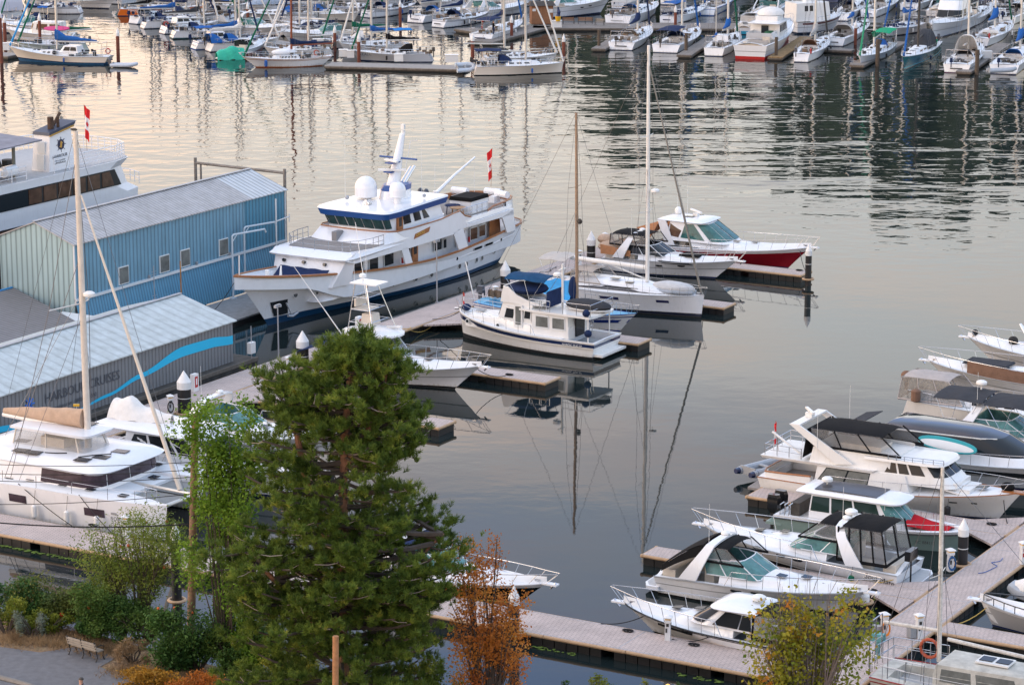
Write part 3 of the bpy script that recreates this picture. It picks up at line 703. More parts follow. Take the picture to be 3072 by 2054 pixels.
m = MB(); m.cyl((0, 0, 0), (0, 0, 8.7), .12, n=8); m.cyl((.5, 0, 0), (.5, 0, 8.3), .08, n=8); m.cyl((8.3, 0, 0), (8.3, 0, 8.5), .12, n=8); m.tube([(0, 0, 8.3), (8.4, 0, 8.2)], .11, 8); m.build('pipe_frame', M('weathered pipe', (.20, .18, .16), .7, noise=.3), th)
th = thing('timber_pole', 'thin orange-brown pole leaning against the blue boathouse', 'pole', UV(-117.2, 156.2, .5), VH); MB().cyl((0, 0, 0), (.1, .1, 3.9), .06, .045).build('pole_shaft', M('orange timber', (.42, .19, .05), .6, noise=.3), th)
th = thing('tv_antenna', 'small branched aerial on a thin mast before the blue boathouse', 'aerial', UV(-116.9, 152.7, .5), VH); m = MB(); m.cyl((0, 0, 0), (0, 0, 4.2), .03, n=6)
for z in (1.9, 2.1, 3.6, 3.8): m.cyl((-.3, 0, z), (.3, 0, z), .015, n=5)
m.build('aerial_mast', galv, th)

# ---- grey boathouse
greyribs = bpy.data.materials.new('grey ribbed wall with cyan wave'); greyribs = ribmat('grey ribbed wall', (.20, .215, .235), 0, .9, dirt=.12); roofp = ribmat('pale flat-seam roof', (.50, .56, .58), R(0), .35, dirt=.28, amp=.004, lo=.82)
gh = thing('boathouse', 'low grey ribbed floating boathouse with a cyan wave painted on its side', 'boathouse', UV(-105.45, 115), VH)
LG = 31.
m = MB(); m.box((LG/2, 4.3, 2.0), (LG, 8.6, 2.75)); m.build('wall', greyribs, gh, sm=0)
m = MB(); m.add([(LG+.01, -.01, 3.3), (LG+.01, 8.61, 3.3), (LG+.01, 4.3, 4.5)], [(0, 1, 2)]); m.build('gable_wall', greyribs, gh, sm=0)
roof(gh, -.15, LG+.2, 8.6, 3.37, 4.6, roofp, .22)
m = MB(); m.box((LG/2, 4.3, 4.72), (LG+.4, .25, .05)); m.build('ridge_cap', galv, gh, sm=0)
m = MB(); m.box((LG/2+.6, 4.3, .3), (LG+2.6, 9.8, .6)); fl_ = m.build('float', M('weathered float timber', (.075, .068, .06), .9, noise=.4, nscale=2), gh, sm=0)
m = MB(); m.box((LG/2+.6, -.62, .5), (LG+2.6, .12, .25)); m.build('kerb_timber', M('grey timber', (.15, .13, .11), .9, noise=.3), gh, sm=0)
cy = M('cyan painted wave', (.015, .50, .80), .5); ds = M('dark sign paint', (.07, .08, .10), .6)
def wave(v): # centre height and half width at v
    pts = [(115, 1.45, .20), (122.5, 1.32, .19), (125.8, .87, .10), (129.5, .88, .06), (132.8, 1.2, .1), (136, 1.73, .15), (140.6, 2.4, .33), (143.5, 2.35, .32), (146.0, 2.1, .28)]
    for (a, b_, c), (d, e, f_) in zip(pts, pts[1:]):
        if v <= d: k = (v-a)/(d-a); k = k*k*(3-2*k); return b_+(e-b_)*k, c+(f_-c)*k
    return pts[-1][1:]
m = MB(); n = 60; rows = []
for i in range(n+1):
    v = 115.05+(145.95-115.05)*i/n; z, h = wave(v); rows.append([(v-115, -.035, z-h), (v-115, -.035, z+h)])
m.loft(rows, False, False); m.build('painted_wave', cy, gh, sm=0)
lettering('HARBOUR CRUISES', .84, ds, gh, (11.7, -.045, 2.0), (R(90), 0, 0), space=1.0)
lettering('boatcruises.com  1800.663.1500', .36, ds, gh, (11.9, -.045, 1.42), (R(90), 0, 0))
m = MB()
for k in range(8):
    a = k*math.pi/4; m.tube([(10.3+.1*math.cos(a), -.05, 2.25+.1*math.sin(a)), (10.3+.42*math.cos(a), -.05, 2.25+.42*math.sin(a))], .05, 5)
m.build('star_emblem', M('blue emblem paint', (.02, .16, .60), .5), gh)
# apron corner with white meter box
th = thing('meter_box', 'white electrical box on a post beside the grey boathouse corner', 'meter box', UV(-104.9, 147.3, .6), VH); m = MB(); m.cyl((0, 0, 0), (0, 0, 2.2), .035, n=6); m.build('post', galv, th); m = MB(); m.box((0, 0, .75), (.55, .3, .75)); m.build('cabinet', pedc, th, sm=0)
# small shed
sh = thing('shed', 'small grey-roofed shed in front of the pale boathouse gable', 'shed', UV(-115.6, 126, 0), VH)
m = MB(); m.box((8.3, 4.0, 1.3), (16.6, 8.0, 2.3)); m.build('wall', M('grey shed wall', (.22, .21, .22), .7, noise=.2), sh, sm=0)
m = MB(); m.add([(-.3, -.4, 2.35), (17, -.4, 2.35), (20.2, 8.4, 3.5), (-.3, 8.4, 3.5), (-.3, -.4, 2.45), (17, -.4, 2.45), (20.2, 8.4, 3.6), (-.3, 8.4, 3.6)], [(0, 1, 2, 3), (4, 7, 6, 5), (0, 4, 5, 1), (1, 5, 6, 2), (2, 6, 7, 3), (3, 7, 4, 0)]); m.build('roof', ribmat('shed roof', (.20, .19, .20), 0, .8, dirt=.2), sh, sm=0)
m = MB(); m.box((9.9, 8.45, 3.6), (20.4, .16, .16)); m.build('blue_ridge_trim', M('blue trim', (.03, .25, .55), .5), sh, sm=0)
m = MB(); m.box((18.2, 2, 1.5), (2.4, 3, 2.2)); m.build('lean_to', trimw, sh, sm=0)
m = MB(); m.box((9, 4, .2), (22, 9.5, .5)); m.build('float', floatm, sh, sm=0)

# ================================================================ SHORE
soil = bpy.data.materials.new('dry soil and mulch'); soil.use_nodes = True; t = soil.node_tree; b = t.nodes['Principled BSDF']; b.inputs['Roughness'].default_value = .95
tc = NN(t, 'ShaderNodeTexCoord'); n = NN(t, 'ShaderNodeTexNoise'); n.inputs['Scale'].default_value = 1.3; n.inputs['Detail'].default_value = 9; n.inputs['Roughness'].default_value = .75; t.links.new(tc.outputs['Object'], n.inputs[0])
t.links.new(ramp(t, n.outputs[0], [(.3, (.085, .055, .032)), (.45, (.19, .125, .075)), (.58, (.30, .21, .12)), (.7, (.14, .14, .05))]), b.inputs['Base Color'])
bp = NN(t, 'ShaderNodeBump'); bp.inputs['Distance'].default_value = .12; n2 = NN(t, 'ShaderNodeTexNoise'); n2.inputs['Scale'].default_value = 6; n2.inputs['Detail'].default_value = 5; t.links.new(tc.outputs['Object'], n2.inputs[0]); t.links.new(n2.outputs[0], bp.inputs['Height']); t.links.new(bp.outputs[0], b.inputs['Normal'])
GZ = 3.0
edge = [P(-900, 1650, GZ), P(0, 1850, GZ), P(300, 1905, GZ), P(600, 1985, GZ), P(900, 2060, GZ), P(1300, 2120, GZ), P(2000, 2200, GZ), P(3600, 2400, GZ)]
m = MB(); rows = [[p+Vector((0, 5.5, -GZ-.6)) for p in edge], [p+Vector((0, 2.2, -1.2)) for p in edge], edge, [Vector((p.x*1.0, p.y*.75, GZ)) for p in edge], [Vector((p.x*1.2, -40, GZ)) for p in edge]]
m.loft([[tuple(q) for q in r] for r in rows], False, False); tag(m.build('ground', soil, sm=20), kind='structure')
asph = M('path asphalt', (.155, .155, .165), .9, noise=.18, nscale=3, bump=.01, bscale=40)
pc = [P(x, y, GZ) for x, y in [(-300, 1905), (0, 1940), (120, 1957), (215, 1942), (300, 1945), (345, 1975), (300, 2000), (420, 2050), (560, 2110), (500, 2400), (-300, 2200), (-300, 2040)]]
m = MB(); m.add([(p.x, p.y, GZ+.02) for p in pc], [tuple(range(len(pc)))]); tag(m.build('path', asph, sm=0), kind='structure')
m = MB(); q = [P(-200, 2010, GZ), P(0, 2036, GZ), P(70, 2054, GZ), P(200, 2100, GZ)]; m.tube([(p.x, p.y, GZ+.06) for p in q], .12, 6); tag(m.build('kerb', M('kerb stone', (.22, .20, .18), .9, noise=.2)), kind='structure')
# ================================================================ LARGE BOATS
def boat(name, label, cat, u, v, flip=False, group=None, hd=None):
    return thing(name, label, cat, UV(u, v), (UH+(180 if flip else 0)) if hd is None else hd, group)
def child(o, parent): o.parent = parent; return o

# ---------------------------------------------------------------- the big white yacht
yt = thing('motor_yacht', 'largest vessel, classic white motor yacht with blue wheelhouse brow and varnished rails', 'motor yacht', UV(-111.25, 158.15)+Vector((0, 0, 0)), 240)
ox = -14.6; H_ = Hull(29, 7.0, 2.85, 2.15, 4.25, over=3.9, sover=3.5, stern=.84, fl=.12, p=2.1, mx=.45, w0=.9, rs=.055)
hu = H_.build(yt, [gel, M('yacht boot blue', (.008, .05, .12), .3), gel], [(0.02, 1), (.13, 1), (1, 0)], N=40, name='hull'); hu.location.x = ox
def sh_(o): o.location.x = ox; return o
sh_(H_.trim(yt, wood, .09, name='cap_rail', out=-.02, N=40)); sh_(H_.trim(yt, gel, .07, .74, 0.06, .80, name='rub_strake', out=-.02, N=30))
sh_(H_.trim(yt, M('gold line', (.5, .33, .08), .4), .02, .97, 0.0, 1, name='gold_line', out=.0, N=30))
# inner bulwark + decks
m = MB(); rows = []
for i in range(31):
    tt = i/30; x, y, z = H_.deck(tt); y = max(0, y-.14); zd = 1.15 if tt < .72 else 1.15+(z-.95-1.15)*min(1, (tt-.72)/.1)
    rows.append([(x, y, z-.02), (x, max(0, y-.03), zd), (x, 0, zd+.05), (x, -max(0, y-.03), zd), (x, -y, z-.02)])
m.loft(rows, False, False); sh_(m.build('main_deck', deckw, yt, 30))
# low main-deck house
A = House([(1.2, -28.6, -9.5, -3.6, 2.1, 2.35), (3.9, -28.3, -9.2, -6.8, 2.1, 2.3)], e=.35)
A.mb().build  # profile kept simple, walls below
MB2 = A.mb(); dh = MB2.build('deck_house', gel, yt)
# forward block: sloping white front with portholes and the deck above it
Fh = House([(1.2, -13, -6.6, -1.4, 3.2, 3.0), (2.9, -13, -6.4, -3.0, 3.3, 3.15), (4.05, -13, -6.9, -5.6, 3.35, 3.3)], e=.30)
fb = MB(); Fh2 = House([(2.2, -6.2, -5.4, -4.2, 3.0, 2.7), (4.1, -6.4, -6.0, -5.6, 3.35, 3.2)], e=.30)
Fh2.mb(fb); fb.build('sloping_front', gel, yt)
Bd = House([(3.95, -29.2, -6.0, -5.2, 2.9, 3.4), (4.12, -29.2, -6.0, -5.0, 3.05, 3.5), (4.42, -29.3, -6.6, -6.1, 3.0, 3.4)], e=.28, n=8)
Bd.mb().build('boat_deck', gel, yt)
m = MB(); m.add([Vector((x, y, 4.44)) for x, y in [(-6.6, -2.6), (-6.45, 0), (-6.6, 2.6), (-8.9, 3.2), (-10.5, 3.2), (-10.5, -3.2), (-8.9, -3.2)]], [tuple(range(7))]); m.build('forward_teak_deck', teak, yt, 0)
m = MB(); m.box((-24.2, 0, 4.44), (9.6, 5.5, .03)); m.build('aft_teak_deck', teak, yt, 0)
# high bulwark round the bridge deck with teak cap, falling away aft
bw = []
path = [(-22.6, 3.25, 4.5), (-21.7, 3.28, 4.75), (-20.9, 3.3, 5.25), (-18, 3.35, 5.05), (-14, 3.35, 5.03), (-12.0, 3.3, 5.1), (-11.3, 2.9, 5.14), (-10.9, 2.0, 5.18), (-10.75, 1, 5.2)]
path = path+[(-10.7, 0, 5.2)]+[(a, -b_, c) for a, b_, c in path[::-1]]
m = MB(); outer = []; inner = []
for i, (x, y, z) in enumerate(path):
    k = 1.2 if -13 < x else .05
    fx = (1.25 if abs(y) < 3 and x > -12.2 else 0.25 if x > -12.5 else 0)
    outer.append([(x+fx, y*(1+.04*(fx > 0)), 4.38), (x, y, z), (x-.12 if x > -12.2 else x, y*(.965 if abs(y) > 2.5 else 1), z), (x-.12 if x > -12.2 else x, y*(.965 if abs(y) > 2.5 else 1), 4.4)])
m.loft(outer, False, False); m.build('bridge_bulwark', gel, yt)
MB().tube([(x-.03, y, z+.03) for x, y, z in path], .06, 6).build('bulwark_cap', wood, yt)
# gap in the front (dark slot)
m = MB(); m.box((-9.95, -.55, 4.8), (.9, .42, .7)); m.build('front_slot', M('slot shade grey', (.25, .25, .26), .6), yt, 0)
# overhanging side band of boat deck with slanted openings
for s in (1, -1):
    y0, y1 = s*3.36, s*3.24
    def panel(poly, name='side_panel'): m = MB(); m.side(poly, y0, y1); return m.build(name, gel, yt, 0)
    panel([(-5.3, 4.0), (-6.0, 4.4), (-13.2, 4.42), (-13.2, 3.62), (-12.4, 3.66), (-6.3, 3.72)])
    panel([(-13.2, 4.4), (-12.0, 5.05), (-20.9, 5.2), (-21.9, 4.1), (-29.0, 4.2), (-29.0, 3.75), (-21.4, 3.86), (-20.6, 3.86), (-20.0, 3.62), (-13.2, 3.62)])
    panel([(-12.55, 3.7), (-13.45, 3.7), (-14.2, 2.15), (-13.2, 2.2)]); panel([(-19.9, 3.7), (-21.3, 3.9), (-22.1, 2.2), (-20.8, 2.15)]); panel([(-27.2, 3.8), (-28.9, 4.1), (-29.3, 2.45), (-28.0, 2.4)])
# aft glazed screen round the stern
m = MB(); pts = [(-28.6, 2.95), (-29.8, 2.75), (-30.9, 2.2), (-31.5, 1.2), (-31.7, 0)]; pts = pts+[(a, -b_) for a, b_ in pts[-2::-1]]
m.loft([[(x, y, 2.72), (x+.25, y*.97, 3.9)] for x, y in pts], False, False); m.build('aft_windscreen', M('tan smoked glass', (.13, .085, .055), .3, noise=.4), yt)
m = MB()
for x, y in pts: m.tube([(x-.01, y*1.005, 2.7), (x+.25, y*.975, 3.92)], .06, 6)
m.build('screen_mullion', gel, yt)
m = MB(); m.loft([[(x, y*1.01, 3.85), (x+.12, y*1.0, 4.75), (x+.28, y*.95, 4.75), (x+.28, y*.95, 3.9)] for x, y in pts], False, False); m.build('stern_bulwark', gel, yt)
m = MB(); m.loft([[(x+.30, y*.94, 4.42), (x+.29, y*.94, 4.76)] for x, y in pts], False, False); m.build('inner_varnish', wood, yt)
MB().tube([(-25.6, 3.0, 4.55), (-26.4, 3.0, 4.75)]+[(x+.15, y*.98, 4.8) for x, y in pts]+[(-26.4, -3.0, 4.75), (-22, -3.0, 4.6)], .08, 6).build('stern_cap_rail', wood, yt)
# deck-house windows
WN = [(-6.2, -7.1, 2.72, 3.5, .5), (-7.6, -8.8, 2.6, 3.5, 0), (-9.7, -10.8, 2.5, 3.4, 0), (-11.7, -12.9, 2.5, 3.35, 0), (-14.6, -15.2, 2.45, 3.3, 0), (-18.7, -19.7, 2.45, 3.25, 0), (-20.0, -20.4, 2.45, 3.1, 0), (-22.0, -23.1, 2.3, 3.3, 0), (-24.0, -25.0, 2.4, 3.3, 0), (-25.3, -26.2, 2.45, 3.3, 0)]
for s in (1, -1):
    m0 = s*2.36
    for a, b_, z0, z1, sl_ in WN:
        yy = s*(3.19 if a > -7 and False else 2.4)
        m = MB(); m.side([(a+.05, z0-.06), (b_-.05, z0-.06), (b_-.05, z1+.06), (a+.05-sl_, z1+.06)], yy-s*.04, yy); f = m.build('window', trimw, yt, 0)
        m = MB(); m.side([(a, z0), (b_, z0), (b_, z1), (a-sl_, z1)], yy-s*.02, yy+s*.015); m.build('pane', glassw if a < -22.5 else glass, f, 0)
    m = MB(); m.side([(-15.5, 1.9), (-16.3, 1.9), (-16.3, 3.5), (-15.5, 3.5)], s*2.38, s*2.43); d = m.build('door', wood, yt, 0)
    m = MB(); m.side([(-15.7, 2.7), (-16.1, 2.7), (-16.1, 3.3), (-15.7, 3.3)], s*2.42, s*2.45); m.build('pane', glass, d, 0)
    m = MB(); m.side([(-26.8, 1.9), (-28.6, 1.9), (-28.3, 3.7), (-26.8, 3.7)], s*2.42, s*2.46); m.build('varnished_bulkhead', wood, yt, 0)
    for x in (-14.0, -23.6):
        m = MB(); m.cyl((x, s*2.5, 2.35), (x, s*2.5, 2.75), .09, n=8); m.build('extinguisher', redp, yt)
    m = MB(); m.tube([(-15-.22*0, s*2.52, 2.9)]+[(-14.35+.2*math.cos(a), s*2.5, 3.0+.24*math.sin(a)) for a in [i*.6 for i in range(10)]], .04, 5); m.build('hose_reel', cvlgrey, yt)
m = MB()
for px in (-5.2, -6.6, -8.1): m.cyl((0, 0, 0), (0.01, 0, 0), .01)
# front portholes, tarp, hawse holes and hull ports
def hp(x, z, side=1, HH=H_, ox_=ox):     # point on hull side from local x and z
    lo, hi = 0., 1.
    for _ in range(30):
        t_ = (lo+hi)/2; h = z/HH.z(t_)
        if HH.pt(t_, h)[0]+ox_ < x: lo = t_
        else: hi = t_
    p = HH.pt(t_, z/HH.z(t_), side); q = HH.pt(min(1, t_+.01), z/HH.z(min(1, t_+.01)), side)
    return Vector((x, p[1], z)), math.atan2(q[1]-p[1], q[0]-p[0])
def hullport(parent, x, z, rx, rz, mat, ring=None, HH=H_, ox_=ox, name='porthole', sides=(1, -1), sq=1.):
    for s in sides:
        p, a = hp(x, z, s, HH, ox_); n = 14; out = []
        nv = Vector((-math.sin(a), math.cos(a), 0))*s*(1 if math.cos(a) > 0 else -1); tv = Vector((math.cos(a), math.sin(a), 0))
        def el(k, off, back=0):
            def sg(v): return math.copysign(abs(v)**sq, v)
            return [p+tv*rx*k*sg(math.cos(i*2*math.pi/n))+Vector((0, 0, rz*k*sg(math.sin(i*2*math.pi/n))))+nv*off for i in range(n)]
        m = MB(); m.loft([el(1.25, -.04), el(1.25, .025), el(1.0, .035)], True, True); f = m.build(name, ring or steel, parent, 30)
        m = MB(); m.loft([el(1.0, .0), el(1.0, .042)], True, True); m.build('pane', mat, f, 30)
for x, z in [(-2.1, 1.98), (-4.3, 1.78), (-5.5, 1.7), (-7.6, 1.5), (-8.3, 1.45), (-9.6, 1.2), (-11.1, 1.12), (-12.6, 1.05), (-15.3, 1.0), (-17.3, .95), (-21.1, .95), (-22.1, .95), (-23.7, 1.0), (-24.6, 1.0), (-26.6, 1.2)]:
    hullport(yt, x, z, .19, .19, M('grey port glass', (.10, .105, .11), .2), trimw)
for x, z in [(-12.1, 1.8), (-20.5, 1.66), (-27.5, 1.95)]: hullport(yt, x, z, .12, .12, glass)
for x, z in [(2.0, 3.35), (-.9, 2.95), (-2.9, 2.68)]: hullport(yt, x, z, .26, .16, glass, steel, name='hawse_hole')
for x, w in ((-8.2, .85), (-10.1, .8), (-23.6, .62), (-25.4, .62)): hullport(yt, x, H_.z(.5)*.86 if x > -12 else 1.95, w, .09, glass, galv, name='freeing_port', sq=.35)
m = MB()
for s in (1,):
    p, a = hp(-.5, 1.6, s); q, a2 = hp(-1.7, 1.6, s)
    m.add([Vector((.1, hp(.1, 1.75, s)[0].y+.03, 1.75)), Vector((-1.5, hp(-1.5, 1.75, s)[0].y+.03, 1.75)), Vector((-2.0, hp(-2.0, .6, s)[0].y+.06, .6)), Vector((-.6, hp(-.6, .6, s)[0].y+.06, .6))], [(0, 1, 2, 3)])
m.build('anchor_pocket', glass, yt, 0)
m = MB(); m.tube([(-1.0, 1.0, 1.6), (-1.3, 1.25, .75)], .07, 6); m.tube([(-.9, 1.2, .7), (-1.3, 1.3, .62), (-1.8, 1.4, .8)], .1, 6); m.build('anchor', galv, yt)
m = MB()
for y in (-2.0, -.3, 1.5): m.cyl((-5.3, y, 3.62), (-5.05, y, 3.7), .12, n=12)
m.build('front_porthole', glass, yt)
m = MB(); m.sheet(lambda a, b: (-3.5-1.2*a, -2.0+4.2*b, 2.55+.8*a+.03*math.sin(b*20)*a), 6, 14, .05); m.build('foredeck_cover', cvnavy, yt)
m = MB(); m.cyl((-.6, -.3, 3.2), (-.6, -.3, 3.9), .16, n=10); m.cyl((.2, .5, 3.2), (.2, .5, 3.6), .12, n=8); m.box((1.2, 0, 3.45), (.6, .5, .3)); m.tube([(-1.2, .5, 3.3), (-1, .6, 4.2), (-.7, .7, 3.5)], .05, 6); m.build('windlass', plast, yt)
MB().tube([(3.2, 0, 4.1), (3.15, 0, 5.6)], .04, 6).build('jackstaff', plast, yt)
# forward deck rail
rp = [(-10.2, 3.3), (-8.8, 3.3), (-7.3, 3.0), (-6.4, 2.2), (-6.15, 0)]; rp = rp+[(a, -b_) for a, b_ in rp[-2::-1]]
def railpath(parent, pts, z0, h, bars=(1., .5), r=.025, name='guard_rail', mat=None, sub=2):
    m = MB(); P_ = []
    for (a, b_), (c, d) in zip(pts, pts[1:]):
        for k in range(sub): P_.append((a+(c-a)*k/sub, b_+(d-b_)*k/sub))
    P_.append(pts[-1])
    for x, y in P_: m.tube([(x, y, z0), (x, y, z0+h)], r, 5)
    for k in bars: m.tube([(x, y, z0+h*k) for x, y in P_], r*(1 if k == 1 else .7), 5)
    return m.build(name, mat or steel, parent, 60)
railpath(yt, rp, 4.42, .75); railpath(yt, [(-21.6, 3.05), (-25.5, 3.0)], 4.42, .85, sub=5); railpath(yt, [(-21.6, -3.05), (-25.5, -3.0)], 4.42, .85, sub=5)
# wheelhouse
Wh = House([(4.4, -19.6, -12.9, -11.6, 2.75, 2.85), (5.15, -19.5, -12.9, -11.8, 2.7, 2.75), (6.15, -19.1, -12.6, -11.1, 2.55, 2.8)], e=.30, n=10)
Wh.mb().build('wheelhouse', gel, yt)
qs = []
for k in range(5):                                        # five raked panes across the front, each half
    pass
fr = [(1.04, 1.20), (1.23, 1.48), (1.51, 1.76), (1.79, 1.985)]
Wh.panes(yt, [R4(a, b_, 1.12, 1.93) for a, b_ in fr], M('wheelhouse green glass', (.03, .075, .08), .06, noise=.3), off=.03)
Wh.panes(yt, [R4(.70, .85, 1.15, 1.85), R4(.48, .62, 1.15, 1.85), [(.30, 1.15), (.42, 1.15), (.42, 1.85), (.36, 1.85)]], glass, off=.02)
for s in (1, -1):
    m = MB(); m.side([(-12.75, 4.5), (-13.5, 4.5), (-13.5, 6.1), (-12.75, 6.1)], s*2.78, s*2.90); d = m.build('door', wood, yt, 0); m = MB(); m.side([(-12.95, 5.3), (-13.3, 5.3), (-13.3, 5.95), (-12.95, 5.95)], s*2.87, s*2.92); m.build('pane', glass, d, 0)
Rf = House([(6.05, -19.7, -12.6, -10.9, 2.8, 3.1), (6.5, -19.9, -12.4, -10.75, 2.9, 3.25), (6.64, -19.9, -12.5, -10.9, 2.85, 3.15)], e=.35, n=10)
Rf.mb(mi=[0, 1]).build('wheelhouse_roof', [M('brow blue', (.015, .07, .26), .3), gel], yt)
# domes, horns, mast, funnel
def dome(x, y, z, r, ped): 
    m = MB(); m.cyl((x, y, z), (x, y, z+ped), r*.45, n=14); m.tube([(x, y, z+ped), (x, y, z+ped+.08), (x, y, z+ped+r*.9)], [r*.7, r, r], 20); m.sph((x, y, z+ped+r*.9), r, 20, 8, z0=0.); return m.build('satellite_dome', gel, yt)
dome(-15.3, -1.5, 6.6, .84, .15); dome(-14.9, 1.55, 6.6, .62, .45)
m = MB()
for i, (y, z) in enumerate(((.0, 6.95), (.18, 6.78), (-.15, 6.78), (.1, 6.68))): m.tube([(-13.6, y, z), (-13.1, y, z), (-12.9, y, z)], [.04, .05, .13], 8)
m.build('horn', steel, yt); m = MB(); m.sph((-13.8, -2.2, 6.9), .16, 8, 6); m.sph((-17.6, 2.2, 6.85), .14, 8, 6); m.build('searchlight', galv, yt)
m = MB(); m.loft([[(x+a*rx, b_*ry, z) for a, b_ in [(math.cos(q*math.pi/8), math.sin(q*math.pi/8)) for q in range(16)]] for x, rx, ry, z in ((-17.0, 1.5, 1.1, 6.6), (-17.1, 1.45, 1.0, 7.25))]); m.build('funnel_base', gel, yt)
m = MB(); m.loft([[(x+a*rx, b_*ry, z) for a, b_ in [(math.cos(q*math.pi/8), math.sin(q*math.pi/8)) for q in range(16)]] for x, rx, ry, z in ((-17.1, 1.46, 1.02, 7.26), (-17.3, 1.35, .95, 7.62))]); m.build('funnel_top', MATS['brow blue'], yt)
m = MB(); m.loft([[(x+a*rx, b_*ry, z) for a, b_ in [(math.cos(q*math.pi/6), math.sin(q*math.pi/6)) for q in range(12)]] for x, rx, ry, z in ((-16.6, .75, .62, 7.0), (-16.9, .55, .45, 8.0), (-17.6, .34, .3, 10.0), (-18.1, .22, .2, 11.3))]); mast_ = m.build('radar_mast', gel, yt)
m = MB(); m.tube([(-17.4, -1.6, 9.55), (-17.4, 1.7, 9.55)], .07, 8); m.box((-16.9, -.2, 8.6), (1.3, .7, .1)); m.box((-16.7, 0, 9.3), (1.1, .7, .08)); m.build('crosstree', MATS['brow blue'], mast_)
m = MB(); m.box((-16.6, 0, 8.75), (.22, 2.1, .14), .5); m.box((-16.5, 0, 9.46), (.2, 1.6, .12), -.4); m.cyl((-18.2, 0, 11.3), (-18.2, 0, 11.55), .16, n=10); m.box((-18.2, 0, 11.8), (.26, .26, .35)); m.tube([(-18.0, .2, 8.2), (-18.6, .4, 10.7), (-18.8, .9, 10.75)], .03, 5); m.build('radar_scanner', plast, mast_)
for y in (-1.5, -1.1, 1.2, 1.55): antenna(mast_, -17.4, y, 9.6, .45, .012)
m = MB(); m.cyl((-18.0, .1, 7.4), (-19.6, .1, 8.6), .14, n=10); m.cyl((-18.2, -.3, 7.4), (-19.7, -.3, 8.5), .12, n=10); m.build('exhaust_pipe', steel, yt)
antenna(yt, -13.7, -2.3, 6.6, 4.6); antenna(yt, -19.5, .8, 6.6, 5.6); antenna(yt, -20.4, 2.3, 4.5, 6.6); antenna(yt, -20.1, 1.6, 6.5, 2.2)
# aft boat deck fittings
m = MB(); m.box((-25.2, 1.55, 4.95), (2.6, 1.9, 1.0)); m.build('hot_tub', gel, yt, 0); m = MB(); m.box((-25.2, 1.55, 5.55), (2.7, 2.0, .28), top=.94); m.build('hot_tub_cover', cvblack, yt, 0)
def table(x, y, mat, r=.62):
    m = MB(); m.cyl((x, y, 5.12), (x, y, 5.17), r, n=20)
    for a in range(4): m.tube([(x+.4*math.cos(a*1.57+.5), y+.4*math.sin(a*1.57+.5), 5.1), (x+.45*math.cos(a*1.57+.5), y+.45*math.sin(a*1.57+.5), 4.45)], .035, 5)
    m.build('deck_table', mat, yt)
table(-22.6, 2.1, M('light teak', (.42, .23, .10), .5)); table(-23.3, 1.2, cvnavy)
m = MB(); m.cyl((-21.4, .9, 4.4), (-21.4, .9, 4.75), .62, n=16); m.tube([(-21.4, .9, 4.7), (-21.4, .9, 6.5)], .28, 12, r2=.24); m.tube([(-21.3, .9, 6.3), (-24, .9, 7.3), (-27.2, .9, 8.3)], [.15, .11, .07], 8); m.tube([(-27.1, .9, 8.3), (-27.1, .9, 5.2)], .015, 4); m.build('deck_crane', gel, yt)
m = MB(); m.sph((-22.2, -1.9, 5.1), (1.9, .8, .55), 12, 8); m.build('tender_cover', cvnavy, yt); m = MB(); m.sph((-24.0, -1.6, 5.7), (.28, .25, .4), 10, 6); m.sph((-24.1, -2.2, 5.7), (.28, .25, .4), 10, 6); m.build('outboard', M('dark outboard', (.06, .07, .09), .3), yt)
m = MB(); m.cyl((-29.4, -2.5, 5.1), (-29.4, -1.1, 5.1), .28, n=12); m.cyl((-30.3, .0, 5.1), (-30.3, 1.4, 5.1), .28, n=12); m.cyl((-29.9, 1.3, 5.1), (-29.5, 2.5, 5.1), .28, n=12); m.build('liferaft_canister', gel, yt)
m = MB(); m.box((-28.3, -1.4, 4.7), (.9, .5, .5)); m.box((-29.5, 1.3, 4.7), (.9, .5, .5)); m.build('locker', gel, yt, 0)
flag(yt, -31.2, 0, 5.3, 3.1, 1.35)
m = MB()
for s in (1, -1): m.side([(-14.2, 4.2), (-16.3, 4.42), (-16.5, 4.78), (-14.4, 4.56)], s*3.37, s*3.40)
m.build('name_board', wood, yt, 0)
lettering('ORIOLE', .34, M('gilt', (.70, .48, .12), .35, metal=.5), yt, (-14.5, 3.41, 4.33), (R(90), 0, R(180)), ext=.008).rotation_euler = (R(90), R(-6), R(180))

# ---------------------------------------------------------------- catamaran
ct = boat('catamaran', 'white sailing catamaran with tan sail cover and solar panels on its roof', 'catamaran', -86.9, 115.9)
CH = Hull(13.2, 1.9, 1.75, 1.98, 1.95, over=.15, sover=.3, stern=.85, fl=.75, p=2.6, mx=.5, w0=.80)
for s in (-1, 1):
    h = CH.build(ct, [gel, anti], [(.03, 1), (1, 0)], N=20, name='hull'); h.location = (-5.9, s*2.95, 0)
    d = CH.deckmesh(ct, deckw, camber=.1, inset=.12, name='side_deck'); d.location = (-5.9, s*2.95, .0)
m = MB(); m.box((-8.1, 0, 1.35), (7.8, 5.2, 1.1)); m.build('bridge_deck', gel, ct, 0)
m = MB(); m.add([(-4.2, -2.3, 1.93), (-4.2, 2.3, 1.93), (-2.6, 2.2, 1.75), (-2.6, -2.2, 1.75), (-4.2, -2.3, 1.2), (-4.2, 2.3, 1.2), (-2.6, 2.2, 1.5), (-2.6, -2.2, 1.5)], [(0, 1, 2, 3), (3, 2, 6, 7), (4, 7, 6, 5), (0, 3, 7, 4), (1, 5, 6, 2)]); m.build('fore_deck', deckw, ct, 20)
net = M('trampoline net', (.26, .27, .27), .9, noise=.1, alpha=.9)
